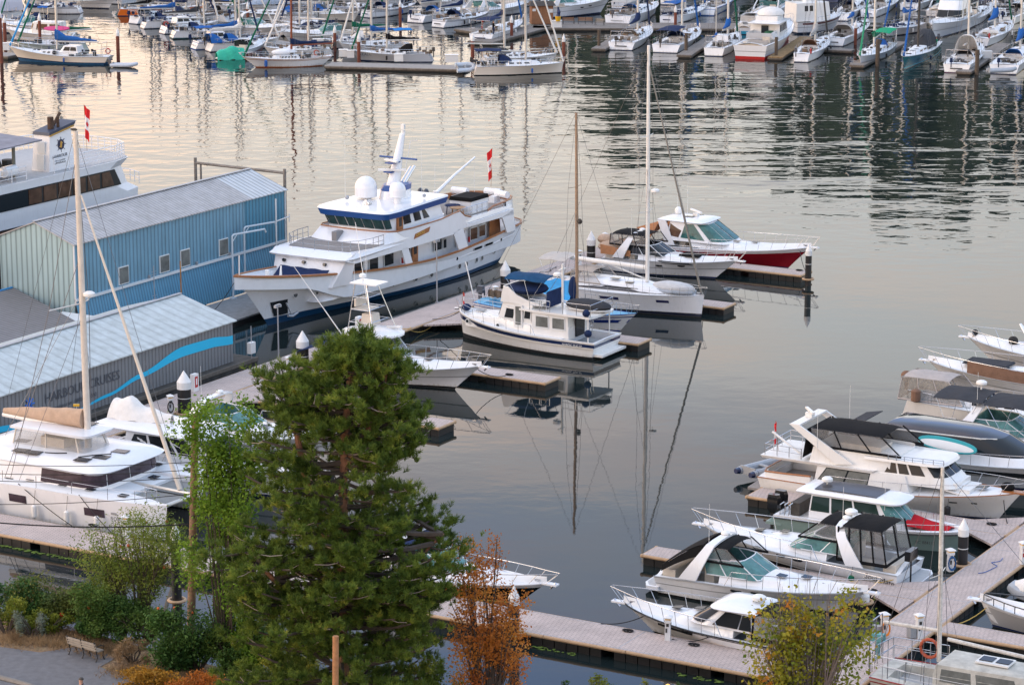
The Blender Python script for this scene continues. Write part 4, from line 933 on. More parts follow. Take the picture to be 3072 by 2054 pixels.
for s in (-1, 1): m = MB(); m.add([(-2.6, s*.1, 1.6), (-2.6, s*2.15, 1.6), (.15, s*2.35, 1.6), (.15, s*.1, 1.6)], [(0, 1, 2, 3)]); m.build('trampoline', net, ct, 0)
MB().tube([(.35, -2.9, 1.72), (.35, 0, 1.68), (.35, 2.9, 1.72)], .11, 10).build('crossbeam', alu, ct)
MB().tube([(-4.0, 0, 1.85), (.9, 0, 1.75)], .09, 8).build('bow_pole', alu, ct)
Cc = House([(1.9, -10.6, -5.6, -3.75, 3.1, 3.05), (2.08, -10.6, -5.6, -3.8, 3.08, 3.0), (2.95, -10.6, -5.5, -3.9, 3.0, 2.9)], e=.42, n=10)
Cc.mb().build('saloon', gel, ct)
Cc.panes(ct, [R4(.62, 1.45, 1.05, 1.95), R4(1.47, 1.99, 1.05, 1.95)], glassp, off=.02, nu=12, sides=(1, -1))
Cr = House([(2.86, -13.0, -5.3, -3.45, 2.9, 3.05), (3.0, -13.0, -5.3, -3.25, 3.05, 3.2), (3.22, -12.9, -5.5, -3.6, 2.7, 2.85), (3.36, -12.7, -5.9, -4.2, 2.2, 2.3)], e=.45, n=12)
Cr.mb(camber=.06).build('saloon_roof', gel, ct)
sol = M('solar panel', (.035, .037, .045), .25, noise=.2)
def slab(parent, c, sx, sy, rot, mat, name, z=None, th=.03, ph=0.):
    m = MB(); m.box((0, 0, 0), (sx, sy, th)); o = m.build(name, mat, parent, 0); o.location = c; o.rotation_euler = (0, ph, rot); return o
for x, y in ((-5.3, -2.15), (-4.75, -1.25), (-4.6, .25), (-8.5, -2.3), (-9.4, -2.3), (-10.6, -.7), (-9.4, 1.9)): slab(ct, (x, y, 3.41), .85, .62, .15, sol, 'solar_panel')
for pts in ([(-5.8, -1.9, 3.42), (-5.3, -1.3, 3.45), (-4.6, -.6, 3.45), (-4.9, -.2, 3.45)], [(-8.0, -2.0, 3.4), (-7.3, -1.9, 3.44), (-6.8, -1.6, 3.44)]): MB().tube(pts, .03, 5).build('cable', ropeb, ct)
# flybridge: helm seat, windscreen of clear panels, small hard top
Fb = House([(3.3, -10.8, -6.3, -5.9, 1.3, 1.2), (4.25, -10.6, -6.6, -6.3, 1.2, 1.1)], e=.4); m = Fb.mb(); m.build('flybridge_screen', vinyl, ct)
m = MB()
for s in (-1, 1):
    for u_ in (0, .5, 1.0): m.tube([Fb.pt(s, u_, 0), Fb.pt(s, u_, .99)], .05, 5)
m.tube([Fb.pt(s, u, 0) for s, u in [(-1, 0), (-1, 1), (-1, 1.5), (1, 1.5), (1, 1), (1, 0)]], .06, 6); m.build('screen_frame', seat, ct)
m = MB(); m.box((-8.4, 0, 3.6), (1.6, 1.7, .6)); m.build('helm_seat', seat, ct, 0)
Ft = House([(4.25, -10.9, -6.6, -5.7, 1.35, 1.35), (4.40, -10.9, -6.6, -5.6, 1.4, 1.4)], e=.4); Ft.mb(camber=.08).build('flybridge_top', gel, ct); slab(ct, (-7.6, .75, 4.5), 1.7, .8, 0, sol, 'solar_panel')
# mast, boom, sail cover, rigging
MB().tube([(-6.62, 0, 3.3), (-6.68, 0, 12), (-6.74, 0, 20.7)], [.19, .17, .13], 12).build('mast', M('mast peach white', (.66, .60, .53), .4, noise=.08), ct)  # white mast; warm sunset glow from the left is painted into its colour
MB().tube([(-6.9, 0, 4.35), (-12.5, 0, 4.5)], .13, 8).build('boom', mastw, ct)
m = MB(); rings = []
for i in range(15):
    f = i/14; x = -6.85-5.6*f; r = .48*(1-f)**.8+.17; z = 4.55+.05*f
    rings.append([(x, r*.6*math.cos(a)*(1+.05*math.sin(i*2.3)), z+r*.55+r*(1.0 if math.sin(a) > 0 else .7)*math.sin(a)*(1+.05*math.sin(i*1.7+a*2))) for a in [k*math.pi/6 for k in range(12)]])
m.loft(rings); m.build('sail_cover', cvtan, ct)
m = MB(); m.tube([(-6.5, 0, 17.3), (-.5, 0, 1.9)], [.05, .13], 8); m.build('furled_jib', M('furled sail', (.66, .60, .52), .7, noise=.06), ct)
m = MB()
for s in (-1, 1): m.tube([(-6.7, 0, 11.4), (-7.6, s*1.7, 11.2)], .04, 6)
m.build('spreader', alu, ct)
m = MB()
for s in (-1, 1):
    m.tube([(-6.72, 0, 19.5), (-7.6, s*1.7, 11.2), (-9.2, s*3.5, 2.1)], .018, 4); m.tube([(-6.7, 0, 14), (-9.6, s*3.5, 2.1)], .018, 4); m.tube([(-6.68, 0, 10.8), (-8.6, s*3.5, 2.1)], .014, 4); m.tube([(-6.7, 0, 12), (-10.2, s*2.6, 4.2)], .012, 4)
m.tube([(-6.74, 0, 20.6), (-.2, 0, 1.85)], .016, 4); m.tube([(-6.9, 0, 20.3), (-12.3, 0, 5.0)], .012, 4); m.build('rigging', M('wire', (.14, .14, .15), .4, metal=.5), ct)
radome(ct, -6.2, 0, 11.75, .33, post=.1); antenna(ct, -6.8, .1, 20.7, .7)
m = MB(); m.sph((-6.85, 0, 20.8), (.25, .1, .08), 8, 5); m.build('masthead_light', darkin, ct)
# hull windows, hatches, rails, name
def flatwin(parent, HH, ox_, oy, x0, x1, z0, z1, mat, s=-1, sl=0., name='hull_window', off=.02):
    m = MB(); n = 4; a = []
    for i in range(n+1):
        x = x0+(x1-x0)*i/n
        a.append([(x+sl, hp(x, z0, s, HH, ox_)[0].y+oy+s*off, z0+sl*.0), (x, hp(x, z1, s, HH, ox_)[0].y+oy+s*off, z1)])
    m.loft(a, False, False); return m.build(name, mat, parent, 0)
for s in (-1, 1):
    flatwin(ct, CH, -5.9, s*2.95, -9.1, -7.9, .98, 1.42, glassp, s); flatwin(ct, CH, -5.9, s*2.95, -4.0, -2.7, .93, 1.37, glassp, s); flatwin(ct, CH, -5.9, s*2.95, -2.3, -1.95, 1.18, 1.3, greyp, s)
    for x in (-9.6, -8.2, -6.0, -4.2, -2.0): slab(ct, (x, s*2.95, 2.1 if x > -9 else 2.0), .5, .42, 0, glass, 'deck_hatch')
    m = MB(); m.box((-13.4, s*2.95, .6), (1.6, 1.4, .5)); m.build('transom_step', gel, ct, 0)
slab(ct, (-3.2, 1.3, 1.92), .5, .5, 0, glass, 'deck_hatch')
m = MB()
for s in (-1, 1):
    tops = []
    for x in (-12, -9.5, -7.2, -4.8, -2.4, -.2): y = s*3.78 if x < -1 else s*3.3; m.tube([(x, y, 2.0), (x, y, 2.62)], .018, 5); tops.append((x, y, 2.62))
    m.tube(tops, .01, 4); m.tube([(a, b_, c-.3) for a, b_, c in tops], .008, 4)
    m.tube([(-.9, s*2.5, 2.0), (-.9, s*2.5, 2.6), (.1, s*2.8, 2.65), (.1, s*3.2, 2.65), (-.9, s*3.4, 2.62), (-.9, s*3.4, 2.0)], .02, 5); m.tube([(.1, s*2.8, 2.65), (.1, s*2.8, 2.0)], .018, 5)
m.build('guard_rail', steel, ct)
lettering('BOATY BOAT', .27, ds, ct, (-2.2, -2.95-.90, .95), (R(90), 0, 0), space=1.25).rotation_euler = (R(86), 0, R(5))
for x in (-7.2, -5.0, -3.0, -10.0): fender(ct, x, -4.02, .72, plast, .15, .75, (-3.85, 2.0))
Cs = House([(2.0, -12.9, -10.6, -10.55, 2.9, 2.9), (2.85, -12.9, -10.6, -10.55, 2.85, 2.85)], e=.2); Cs.mb().build('cockpit_enclosure', vinyl, ct)
for s in (-1, 1): m = MB(); m.side([(-12.4, 2.0), (-10.7, 2.0), (-10.7, 2.75), (-11.2, 2.75)], s*2.92, s*2.96); m.build('side_curtain', cvtan, ct, 0)

# ---------------------------------------------------------------- generic builders
def lettertag(*a): pass
def sailrig(bt, x, z0, h, mat=None, r=.085, boom=None, cover=None, jib=None, L=10., bow=(5., 0, 1.4), stern=(-5., 0, 1.3), beam=1.6, spreads=(.55,), boomz=1.1, rake=.15, coverh=.35, wires=True, dz=0., lite=False):
    m = MB(); m.tube([(x, 0, z0), (x-rake*.5, 0, z0+h*.5), (x-rake, 0, z0+h)], [r, r, r*.75], 8); ms = m.build('mast', mat or alu, bt)
    if boom:
        zb = z0+boomz; e = (x-boom, 0, zb+.12); MB().tube([(x-.1, 0, zb), e], r*.7, 7).build('boom', mat or alu, bt)
        if cover:
            rings = []
            for i in range(9):
                f = i/8; xx = x+.12-(boom-.1)*f; rr = coverh*(1-f)**1.2+.13; up = (1.7 if i == 0 else 1.25 if i == 1 else 1)
                rings.append([(xx, rr*.5*math.cos(a), zb+.1+.12*f+rr*.5*(1+math.sin(a))*up*(1.1+.1*math.sin(i*2.1))) for a in [k*math.pi/4 for k in range(8)]])
            MB().loft(rings).build('sail_cover', cover, bt)
    if jib: MB().tube([(x-rake*.9, 0, z0+h*.93), tuple(bow)], [.05, .085+(.05 if lite else 0)], 6).build('furled_jib', jib, bt)
    m = MB()
    for k in spreads:
        for s in (-1, 1): m.tube([(x-rake*k, 0, z0+h*k), (x-rake*k-.15, s*beam*.55, z0+h*k+.05)], .022, 5)
    m.build('spreader', mat or alu, bt)
    if wires:
        m = MB(); top = (x-rake, 0, z0+h)
        for s in (-1, 1):
            sp_ = [(x-rake*k-.15, s*beam*.55, z0+h*k+.05) for k in sorted(spreads, reverse=True)]
            m.tube([top]+sp_+[(x-.2, s*beam*.95, z0-.5+dz)], .012, 4); m.tube([(x-rake*.5, 0, z0+h*.52), (x+.5, s*beam*.9, z0-.5+dz)], .010, 4); m.tube([(x-rake*.5, 0, z0+h*.52), (x-.8, s*beam*.9, z0-.5+dz)], .010, 4)
        m.tube([top, tuple(bow)], .012, 4); m.tube([top, tuple(stern)], .012, 4); m.build('rigging', MATS['wire'], bt)
    return ms
def dodger(bt, x0, x1, w, z, h, mat, win=True, name='dodger', clear=None):
    """spray hood: opens aft, slopes down forward"""
    def fn(a, b):
        s = b*2-1; hh = h*(math.sin(min(1, (1-a)*1.35)*math.pi/2)); return (x0+(x1-x0)*a, s*w*(1-.15*a)*(1 if abs(s) < .8 else 1), z+hh*(1-abs(s)**3.5))
    o = MB().sheet(fn, 6, 12, .03).build(name, mat, bt)
    if win:
        def f2(a, b): p = Vector(fn(.45+.4*a, .28+.44*b)); return p+Vector((.03, 0, .03))
        MB().sheet(f2, 2, 6, .01).build('clear_panel', clear or glass, o)
    return o
def sloop(label, u, v, L, B, flip=False, fb=(1.0, .95, 1.3), hullm=None, stripe=None, mast=12., mx=.5, cover=None, jib=None, boom=None, dod=None, bim=None, hd=None, name='sailboat', deck=None, mastm=None, stern=.72, sover=-.5, over=.9, boot=None, pos=None, group=None, cat='sailboat', doghouse=False, raft=False, wheel=False, ring=None, spreads=(.55,), lite=False, coverh=.35, wl=.03, fenders=None, tarp=None, dinghy=None, mast2=None, lines=True, bot=anti, portn=3, jr=.085):
    bt = boat(name, label, cat, u, v, flip, group, hd) if pos is None else thing(name, label, cat, pos, hd, group)
    LW = L-over-abs(sover)*.0; Hh = Hull(LW, B, *fb, over=over, sover=sover, stern=stern, fl=.3, p=1.75, mx=.45, w0=.84)
    bands = [(wl, 1), (wl+.07, 2), (.80, 0), (.86, 2 if stripe else 0), (1, 0)]
    Hh.build(bt, [hullm or gel, bot, stripe or boot or navy], bands, N=16 if lite else 22)
    ck = (.06, .34, .42, B*.17); Hh.deckmesh(bt, deck or deckw, ck, camber=.10, inset=.3, N=14 if lite else 22, solemat=darkin if lite else deckg)
    Hh.trim(bt, deckg if not stripe else stripe, .03, name='toe_rail', N=16)
    x0, x1 = -LW/2+LW*.36, LW/2-LW*.22; zb_ = Hh.z(.5)
    if doghouse:
        Ch = House([(zb_, x0-.6, x1-.6, x1, B*.30, B*.20), (zb_+.42, x0-.6, x1-.9, x1-.35, B*.27, B*.17)], e=.6, n=6); Ch.mb(camber=.05).build('coachroof', deck or deckw, bt)
        D2 = House([(zb_+.3, x0-.9, x0+1.3, x0+1.7, B*.29, B*.27), (zb_+1.1, x0-.7, x0+.9, x0+1.1, B*.25, B*.23)], e=.4, n=6); D2.mb(camber=.06).build('doghouse', deck or gel, bt)
        D2.panes(bt, [R4(.08, .48, .3, .85), R4(.54, .96, .3, .85, 0, -.03), R4(1.2, 1.95, .3, .85)], glass, off=.015)
        Ch.panes(bt, [R4(a, a+.07, .35, .75) for a in (.62, .76, .9)], glass)
    else:
        Ch = House([(zb_, x0, x1-.8, x1, B*.30, B*.20), (zb_+.38, x0, x1-1.1, x1-.5, B*.27, B*.17)], e=.6, n=6); Ch.mb(camber=.09).build('coachroof', deck or deckw, bt)
        Ch.panes(bt, [R4(.12+.8*i/portn, .12+.8*i/portn+.5/portn, .35, .78) for i in range(portn)], glass, name='port_light')
    m = MB(); m.box((x1-.9, 0, zb_+.46), (.5, .5, .05)); m.box(((x0+x1)/2, .1, zb_+.5), (.5, .45, .05)); m.build('hatch', glass if not lite else greyp, bt, 0)
    if lite and not jib and mast: jib = random.Random(label+'j').choice((cvnavy, mastw, cvblue, darkin, cvgreen, None, mastw)); jr = .1
    if mast:
        xm = -LW/2+LW*mx; sailrig(bt, xm, zb_+.4, mast, mastm, boom=boom or L*.36, cover=cover, jib=jib, bow=(LW/2+over*.9, 0, Hh.z(1)+.1), stern=(-LW/2, 0, Hh.z(0)+.1), beam=B/2, spreads=spreads, coverh=coverh, lite=lite, r=.14 if lite else jr)
        if mast2: sailrig(bt, -LW/2+LW*.1, zb_+.1, mast2, mastm, r=.06, boom=L*.15, cover=cover, bow=(xm, 0, zb_+mast*.6), stern=(-LW/2-.5, 0, Hh.z(0)), beam=B*.35, spreads=(.6,), coverh=.2)
    Hh.rail(bt, .84, .6, 1., 4, over=.2, name='pulpit', r=.022 if lite else .016)
    if lines: 
        m = MB()
        for s in (-1, 1):
            tp = []
            for i in range(7): tt = .12+.72*i/6; x, y, z = Hh.deck(tt, .06); m.tube([(x, s*y, z), (x, s*y, z+.6)], .02 if lite else .012, 4); tp.append((x, s*y, z+.6))
            m.tube(tp, .016 if lite else .009, 4); m.tube([(a, b_, c-.28) for a, b_, c in tp], .007, 4)
        m.build('lifelines', steel, bt)
    m = MB(); q = [Hh.deck(t_, .08) for t_ in (.14, .05, 0.)]; pth = [(x, y, z+.62) for x, y, z in q]; pth = pth+[(x, -y, z) for x, y, z in pth[::-1]]
    m.tube(pth, .018, 5)
    for x, y, z in q:
        for s in (-1, 1): m.tube([(x, s*y, z), (x, s*y, z+.62)], .016, 4)
    m.build('pushpit', steel, bt)
    if dod: dodger(bt, x0-.7, x0+1.0, B*.3, zb_+.3, .85, dod)
    if bim: bimini(bt, -LW/2+.2, x0-.5, B*.33, zb_+1.75, bim, base=zb_+.1, rise=.14)
    if wheel: m = MB(); xw = -LW/2+LW*.14; m.tube([(xw, .42*math.cos(a), zb_+.35+.42*math.sin(a)) for a in [i*math.pi/6 for i in range(12)]], .02, 5, closed=True); m.cyl((xw+.2, 0, zb_-.3), (xw+.2, 0, zb_+.5), .1, n=8); m.build('helm_wheel', steel, bt)
    if ring: ringbuoy(bt, (-LW/2+.25, (B*.36)*(-1 if not flip else 1), zb_+.4), .3, ring)
    if fenders:
        for x in fenders[1]: fender(bt, x, (B/2+.08)*fenders[2], .55, fenders[0], .11, .55, ((B/2)*fenders[2], zb_))
    if tarp: dodger(bt, tarp[1], tarp[2], B*.42, zb_+.15, tarp[3], tarp[0], win=False, name='boom_tent')
    if lite:
        rr = random.Random(label); m = MB()
        for _ in range(20): x = rr.uniform(-LW*.48, LW*.38); t_ = (x+LW/2)/LW; m.box((x, rr.uniform(-.7, .7)*Hh.yd(max(.05, min(.9, t_))), zb_+rr.uniform(.05, .5)), (rr.uniform(.15, .7), rr.uniform(.1, .4), rr.uniform(.15, .45)), rot=rr.uniform(0, 3))
        if rr.random() < .6:
            g = MB(); xs = -LW/2+.25; w_ = Hh.yd(.04)*.8; hh = rr.uniform(1.2, 1.9); g.tube([(xs, -w_, zb_), (xs-.1, -w_*.95, zb_+hh), (xs-.1, w_*.95, zb_+hh), (xs, w_, zb_)], .045, 5); g.tube([(xs+.1, -w_, zb_+.8), (xs+.1, w_, zb_+.8)], .035, 4); g.build('stern_arch', steel, bt)
        if rr.random() < .6: g = MB(); g.box((-LW/2-.1, .6, zb_+.55), (.35, .35, .5), top=.8); g.box((-LW/2-.1, .6, zb_), (.12, .12, .6)); g.build('outboard', rr.choice((darkin, MATS['dark outboard'], cvnavy)), bt, 0)
        if rr.random() < .7: g = MB(); g.box((-LW/2-.02-max(0, sover)*.5, 0, zb_*.55), (.04+max(0, sover), Hh.yd(.0)*.9, .13)); g.build('transom_name_strip', rr.choice((navy, darkin, deckg)), bt, 0)
        for s in (-1, 1):
            if rr.random() < .6: fender(bt, rr.uniform(-1.5, 2), s*(B/2+.06), .55, rr.choice((rub, plast, bluet, navy)), .12, .55)
        m.build('deck_gear', rr.choice((darkin, cvgrey, M('weathered brown gear', (.17, .12, .08), .9, noise=.4), cvnavy)), bt, 0)
        if not dod and rr.random() < .5: dodger(bt, x0-.7, x0+.9, B*.29, zb_+.25, .8, rr.choice((cvnavy, cvgrey, cvlgrey, cvblue)))
    return bt, Hh, zb_
def oceanwire(): pass
M('wire', (.14, .14, .15), .4, metal=.5)

def express(label, u, v, L, B, flip=False, hullm=None, stripe=None, canopy=None, hard=False, archm=True, fb=(1.0, 1.15, 1.75), ws=aqua, hd=None, cat='motor cruiser', platform=True, rail=True, radar=False, lower=None, pos=None, name='motor_cruiser', enclosure=None, ck=.34, hatch=3, railh=.75, ports=(), split=.55, sun=None, over=1.7, lite=False, bandm=None):
    """sport cruiser: flared hull, raised foredeck, wrap windscreen, arch and canvas; returns key sizes"""
    bt = boat(name, label, cat, u, v, flip, None, hd) if pos is None else thing(name, label, cat, pos, hd)
    LW = L-over-(.8 if platform else 0); Hh = Hull(LW, B, *fb, over=over, sover=.15, stern=.92, fl=.12, p=2.0, mx=.38, w0=.86)
    bands = [(.03, 1), (.10, 2)]+([(split, 3), (1, 0)] if lower else [(split-.02, 0), (split+.03, 4), (1, 0)])
    Hh.build(bt, [gel, anti, stripe or navy, lower or gel, bandm or greyp], bands, N=18 if lite else 28)
    Hh.trim(bt, bandm or greyp, .04, 1.0, name='rub_rail', out=.02, N=22); z = Hh.z(.5)
    Hh.deckmesh(bt, deckw, (.02, ck, .45, .32), camber=.35, inset=.45, N=22, solemat=deckg)
    if platform: 
        m = MB(); w = B*.46; pts = [(-LW/2+.1, w), (-LW/2-.55, w), (-LW/2-.85, w*.7), (-LW/2-.9, 0)]; pts = pts+[(a, -b_) for a, b_ in pts[-2::-1]]; m.prism(pts, .22, .42); m.build('swim_platform', gel, bt, 30)
        m = MB(); m.prism([(a*1.0+.06, b_*.9) for a, b_ in pts], .421, .435); m.build('platform_mat', deckg, bt, 0)
    xw = -LW/2+LW*ck                       # aft end of the windscreen sides
    # raised trunk that runs into the foredeck
    Tr = House([(z-.08, xw-.2, xw+LW*.28, xw+LW*.50, B*.40, B*.33), (z+.34, xw-.2, xw+LW*.22, xw+LW*.40, B*.36, B*.26)], e=.7, n=8); Tr.mb(camber=.08).build('foredeck_trunk', gel, bt)
    Ws = House([(z+.28, xw-LW*.10, xw+LW*.12, xw+LW*.24, B*.385, B*.36), (z+1.02, xw-LW*.13, xw+LW*.02, xw+LW*.09, B*.34, B*.30)], e=.62, n=8)
    Ws.mb(cap=False).build('windscreen', ws, bt)
    m = MB()
    for vv, rr in ((.02, .03), (.99, .035)): m.tube([Ws.pt(1, u_, vv) for u_ in (0, .5, 1, 1.3, 1.6, 1.85, 2)]+[Ws.pt(-1, u_, vv) for u_ in (1.85, 1.6, 1.3, 1, .5, 0)], rr, 5)
    for s in (1, -1):
        for u_ in (.55, 1.25, 2): m.tube([Ws.pt(s, u_, 0), Ws.pt(s, u_, .99)], .03, 5)
    m.build('windscreen_frame', gel if not hard else gel, bt)
    # dash, seats and sole inside the cockpit
    m = MB(); m.box((xw+LW*.06, 0, z+.2), (LW*.12, B*.6, .3)); m.box((xw-LW*.1, -B*.18, z+.1), (.5, .9, .8)); m.box((-LW/2+.45, 0, z-.1), (.7, B*.66, .5)); m.box((xw-LW*.2, B*.27, z-.1), (1.3, .5, .5)); m.build('cockpit_seat', seat, bt, 0)
    for i in range(hatch): 
        xx = xw+LW*(.31+.13*i); slab(bt, (xx, (.0 if i else -.4), Hh.z(.5)+.45+.0*i+(.06 if i < 2 else .02)-(.10 if i > 1 else 0)), .45, .45, 0, glass, 'deck_hatch', ph=R(4))
    for t_, hgt in ports: 
        for s in (1, -1):
            x = -LW/2+LW*t_; p, a = hp(x, Hh.z(t_)*hgt, s, Hh, 0); mm = MB(); nv = Vector((-math.sin(a), math.cos(a), 0)).normalized()*s
            mm.loft([[p+Vector((math.cos(a), math.sin(a), 0))*(.30*k*math.cos(q))+Vector((0, 0, .10*k*math.sin(q)))+nv*o_ for q in [i_*math.pi/6 for i_ in range(12)]] for k, o_ in ((1, -.02), (1, .03), (.8, .035))]); mm.build('hull_port', glass, bt)
    if archm:
        m = MB(); arch(m, xw-LW*.20, xw-LW*.08, B*.47, B*.40, z-.05, z+1.75, bx=.95, bx1=.42, bz=.10); m.build('radar_arch', gel, bt)
        antenna(bt, xw-LW*.10, B*.33*(1 if flip else -1), z+1.5, 2.3)
        m = MB(); m.sph((xw-LW*.08, .3, z+1.95), (.25, .25, .12), 10, 6); m.build('gps_dome', plast, bt)
    if radar: radome(bt, xw-LW*.09, 0, z+1.8, .33, post=.28)
    if rail: Hh.rail(bt, .40, railh, 1., 8, over=.65, name='bow_rail', rise=.0, r=.02)
    m = MB(); m.box((LW/2+over+.15, 0, Hh.z(1)-.02), (.9, .34, .08)); m.build('bow_pulpit', gel, bt, 0)
    m = MB(); m.tube([(LW/2+over+.5, 0, Hh.z(1)+.08), (LW/2+over+.2, 0, Hh.z(1)-.25)], .05, 6); m.box((LW/2+over-.5, 0, Hh.z(1)+.08), (.3, .18, .14)); m.build('anchor', steel, bt)
    return bt, Hh, z, xw, LW

# ---- canvas with clear panels
def camper(bt, x0, x1, w, z0, z1, mat, n=4, drop=.35, w0=None, top=None, name='canopy', vm=None, lean0=0., lean1=0., bandw=.06):
    """boxy canopy: canvas top, clear sides between canvas straps"""
    w0 = w0 or w; Hn = House([(z0, x0-lean0, x1+lean1, x1+lean1+.02, w0, w0), (z1, x0, x1, x1+.02, w, w)], e=.1, n=3)
    o = MB().sheet(lambda a, b: (x0+(x1-x0)*a, (b*2-1)*w, z1-.02+.16*(1-abs(b*2-1)**2.6)+.02*math.sin(a*9)-.1*abs(2*a-1)**3), 8, 10, .03).build(name, mat, bt)
    m = MB()
    for s in (-1, 1): m.add([(x0-lean0, s*w0, z0), (x1+lean1, s*w0, z0), (x1, s*w, z1), (x0, s*w, z1)], [(0, 1, 2, 3)])
    m.add([(x0-lean0, -w0, z0), (x0-lean0, w0, z0), (x0, w, z1), (x0, -w, z1)], [(0, 1, 2, 3)])
    m.build('clear_panel', vm or vinyl, o, 0)
    m = MB()
    for s in (-1, 1):
        for i in range(n+1):
            f = i/n; m.tube([(x0-lean0+(x1-x0+lean0+lean1)*f, s*(w0+.01), z0), (x0+(x1-x0)*f, s*(w+.01), z1)], bandw*.6, 4)
        m.tube([(x0-lean0, s*(w0+.01), z0), (x1+lean1, s*(w0+.01), z0)], bandw, 4)
    m.tube([(x0-lean0, -w0, z0), (x0-lean0, w0, z0)], bandw, 4); m.tube([(x0-lean0, 0, z0), (x0, 0, z1)], bandw*.6, 4)
    m.build('canopy_strap', mat, o); return o
# ================================================================ NEAR BOATS, LEFT BASIN
def hardtop(bt, x0, x1, w, z, mat=None, nose=.8, th=.12, e=.5, camber=.12, name='hard_top'):
    h = House([(z, x0, x1-nose, x1, w*.92, w), (z+th*.5, x0-.06, x1-nose, x1+.06, w*.97, w*1.04), (z+th, x0, x1-nose, x1-.05, w*.9, w*.96)], e=e, n=8); h.mb(camber=camber).build(name, mat or gel, bt); return h
def cushion(bt, x0, x1, w, z, mat, name='sun_pad'): m = MB(); m.box(((x0+x1)/2, 0, z), (x1-x0, w, .12), top=.93); return m.build(name, mat, bt, 0)
# red cruiser
rc, Hh, z, xw, LW = express('white cruiser with dark red hull sides, hardtop and open array radar', -93.2, 194.9, 13.4, 4.2, fb=(1.1, 1.35, 1.95), lower=M('dark red hull', (.27, .008, .02), .2, coat=.5), bandm=gel, split=.80, archm=False, hard=True, ck=.30, hatch=2, railh=.8, over=2.0, ports=((.62, .62),))
TW = House([(z+.3, xw-2.2, xw+1.3, xw+3.1, 1.75, 1.65), (z+1.75, xw-2.0, xw-.1, xw+.9, 1.5, 1.35)], e=.55, n=8); TW.mb(cap=False).build('tall_windscreen', gel, rc)
TW.panes(rc, [[(.05, .25), (.30, .18), (.42, .55), (.02, .9)]], glassw, off=.02); TW.panes(rc, [[(.36, .18), (.98, .12), (.98, .93), (.62, .9)], [(1.03, .12), (1.48, .12), (1.48, .93), (1.03, .93)], [(1.52, .12), (1.97, .12), (1.97, .93), (1.52, .93)]], M('teal windscreen', (.04, .13, .125), .06, noise=.5, nscale=2), off=.025)
hardtop(rc, xw-3.0, xw+1.0, 1.75, z+1.78, nose=.7); slab(rc, (xw-.9, -.3, z+2.05), .7, .5, 0, glass, 'roof_hatch'); slab(rc, (xw-.6, .9, z+2.02), .5, .35, 0, glass, 'roof_hatch')
m = MB(); m.box((xw-.6, .2, z+2.15), (.4, .4, .25)); m.box((xw-.6, .2, z+2.42), (.16, 1.9, .12), rot=.9); m.build('radar', plast, rc); m = MB(); m.sph((xw-2.3, .5, z+2.25), (.3, .3, .32), 12, 8); m.build('satellite_dome', plast, rc)
antenna(rc, xw-2.6, .9, z+1.9, 2.6); antenna(rc, xw-1.7, .9, z+1.9, 3.2)
m = MB(); m.sheet(lambda a, b: (xw-2.9-2.0*a*(.6+.4*b), (b*2-1)*1.6, z+1.75-1.65*a+.1*math.sin(b*12)*a), 6, 10, .03); m.build('aft_canvas', cvcopper, rc)
m = MB()
for s in (-1, 1): m.sheet(lambda a, b: (xw-2.9-1.9*b+1.1*a*b, s*(1.62+.25*b), z+1.7-1.6*b*(.4+.6*a)-.8*a*(1-b)*0), 5, 5, .03)
m.build('side_canvas', cvcopper, rc)
for s in (-1, 1): m = MB(); m.side([(xw-2.3, z-.1), (xw-1.5, z-.1), (xw-2.3, z+1.8), (xw-3.0, z+1.8)], s*1.62, s*1.74); m.build('roof_support', gel, rc, 0)
for x in (-.9, 1.1): fender(rc, x, -2.2, .75, M('red fender', (.60, .02, .02), .4), .18, .55)
# tan cruiser with black bimini
tc_, Hh, z, xw, LW = express('white sport cruiser with black bimini, tan covers and dark side windows, beside the red-hulled one', -95.6, 188.8, 11.6, 3.6, stripe=navy, ck=.36, hatch=0, over=1.9, ws=glass, railh=.7, fb=(1.0, 1.2, 1.6), ports=((.55, .72), (.75, .74)))
camper(tc_, xw-2.6, xw+.3, 1.35, z+.95, z+1.75, cvblack, n=3, w0=1.5, vm=vinyl, lean1=.6); cushion(tc_, xw+2.9, xw+4.6, 1.3, z+.46, cvblack)
m = MB(); m.sph((-LW/2+.2, 0, z+.45), (1.3, 1.2, .5), 12, 8); m.sph((-LW/2-.7, .3, z+.9), (.7, .6, .4), 10, 6); m.build('tan_cover', cvtan, tc_)
for s in (-1, 1): flatwin(tc_, House and Hh, 0, 0, xw+1.6, xw+4.0, z-.28+.2, z+.02+.1, glass, s, .5, 'side_window', .03)
m = MB(); 
for s in (1, -1): m.sheet(lambda a, b: (xw-3.4+2.6*a, s*(1.5+.05*b), z+.1+.75*b*(1-.4*a)), 5, 3, .03)
m.build('cockpit_cover', cvcopper, tc_)
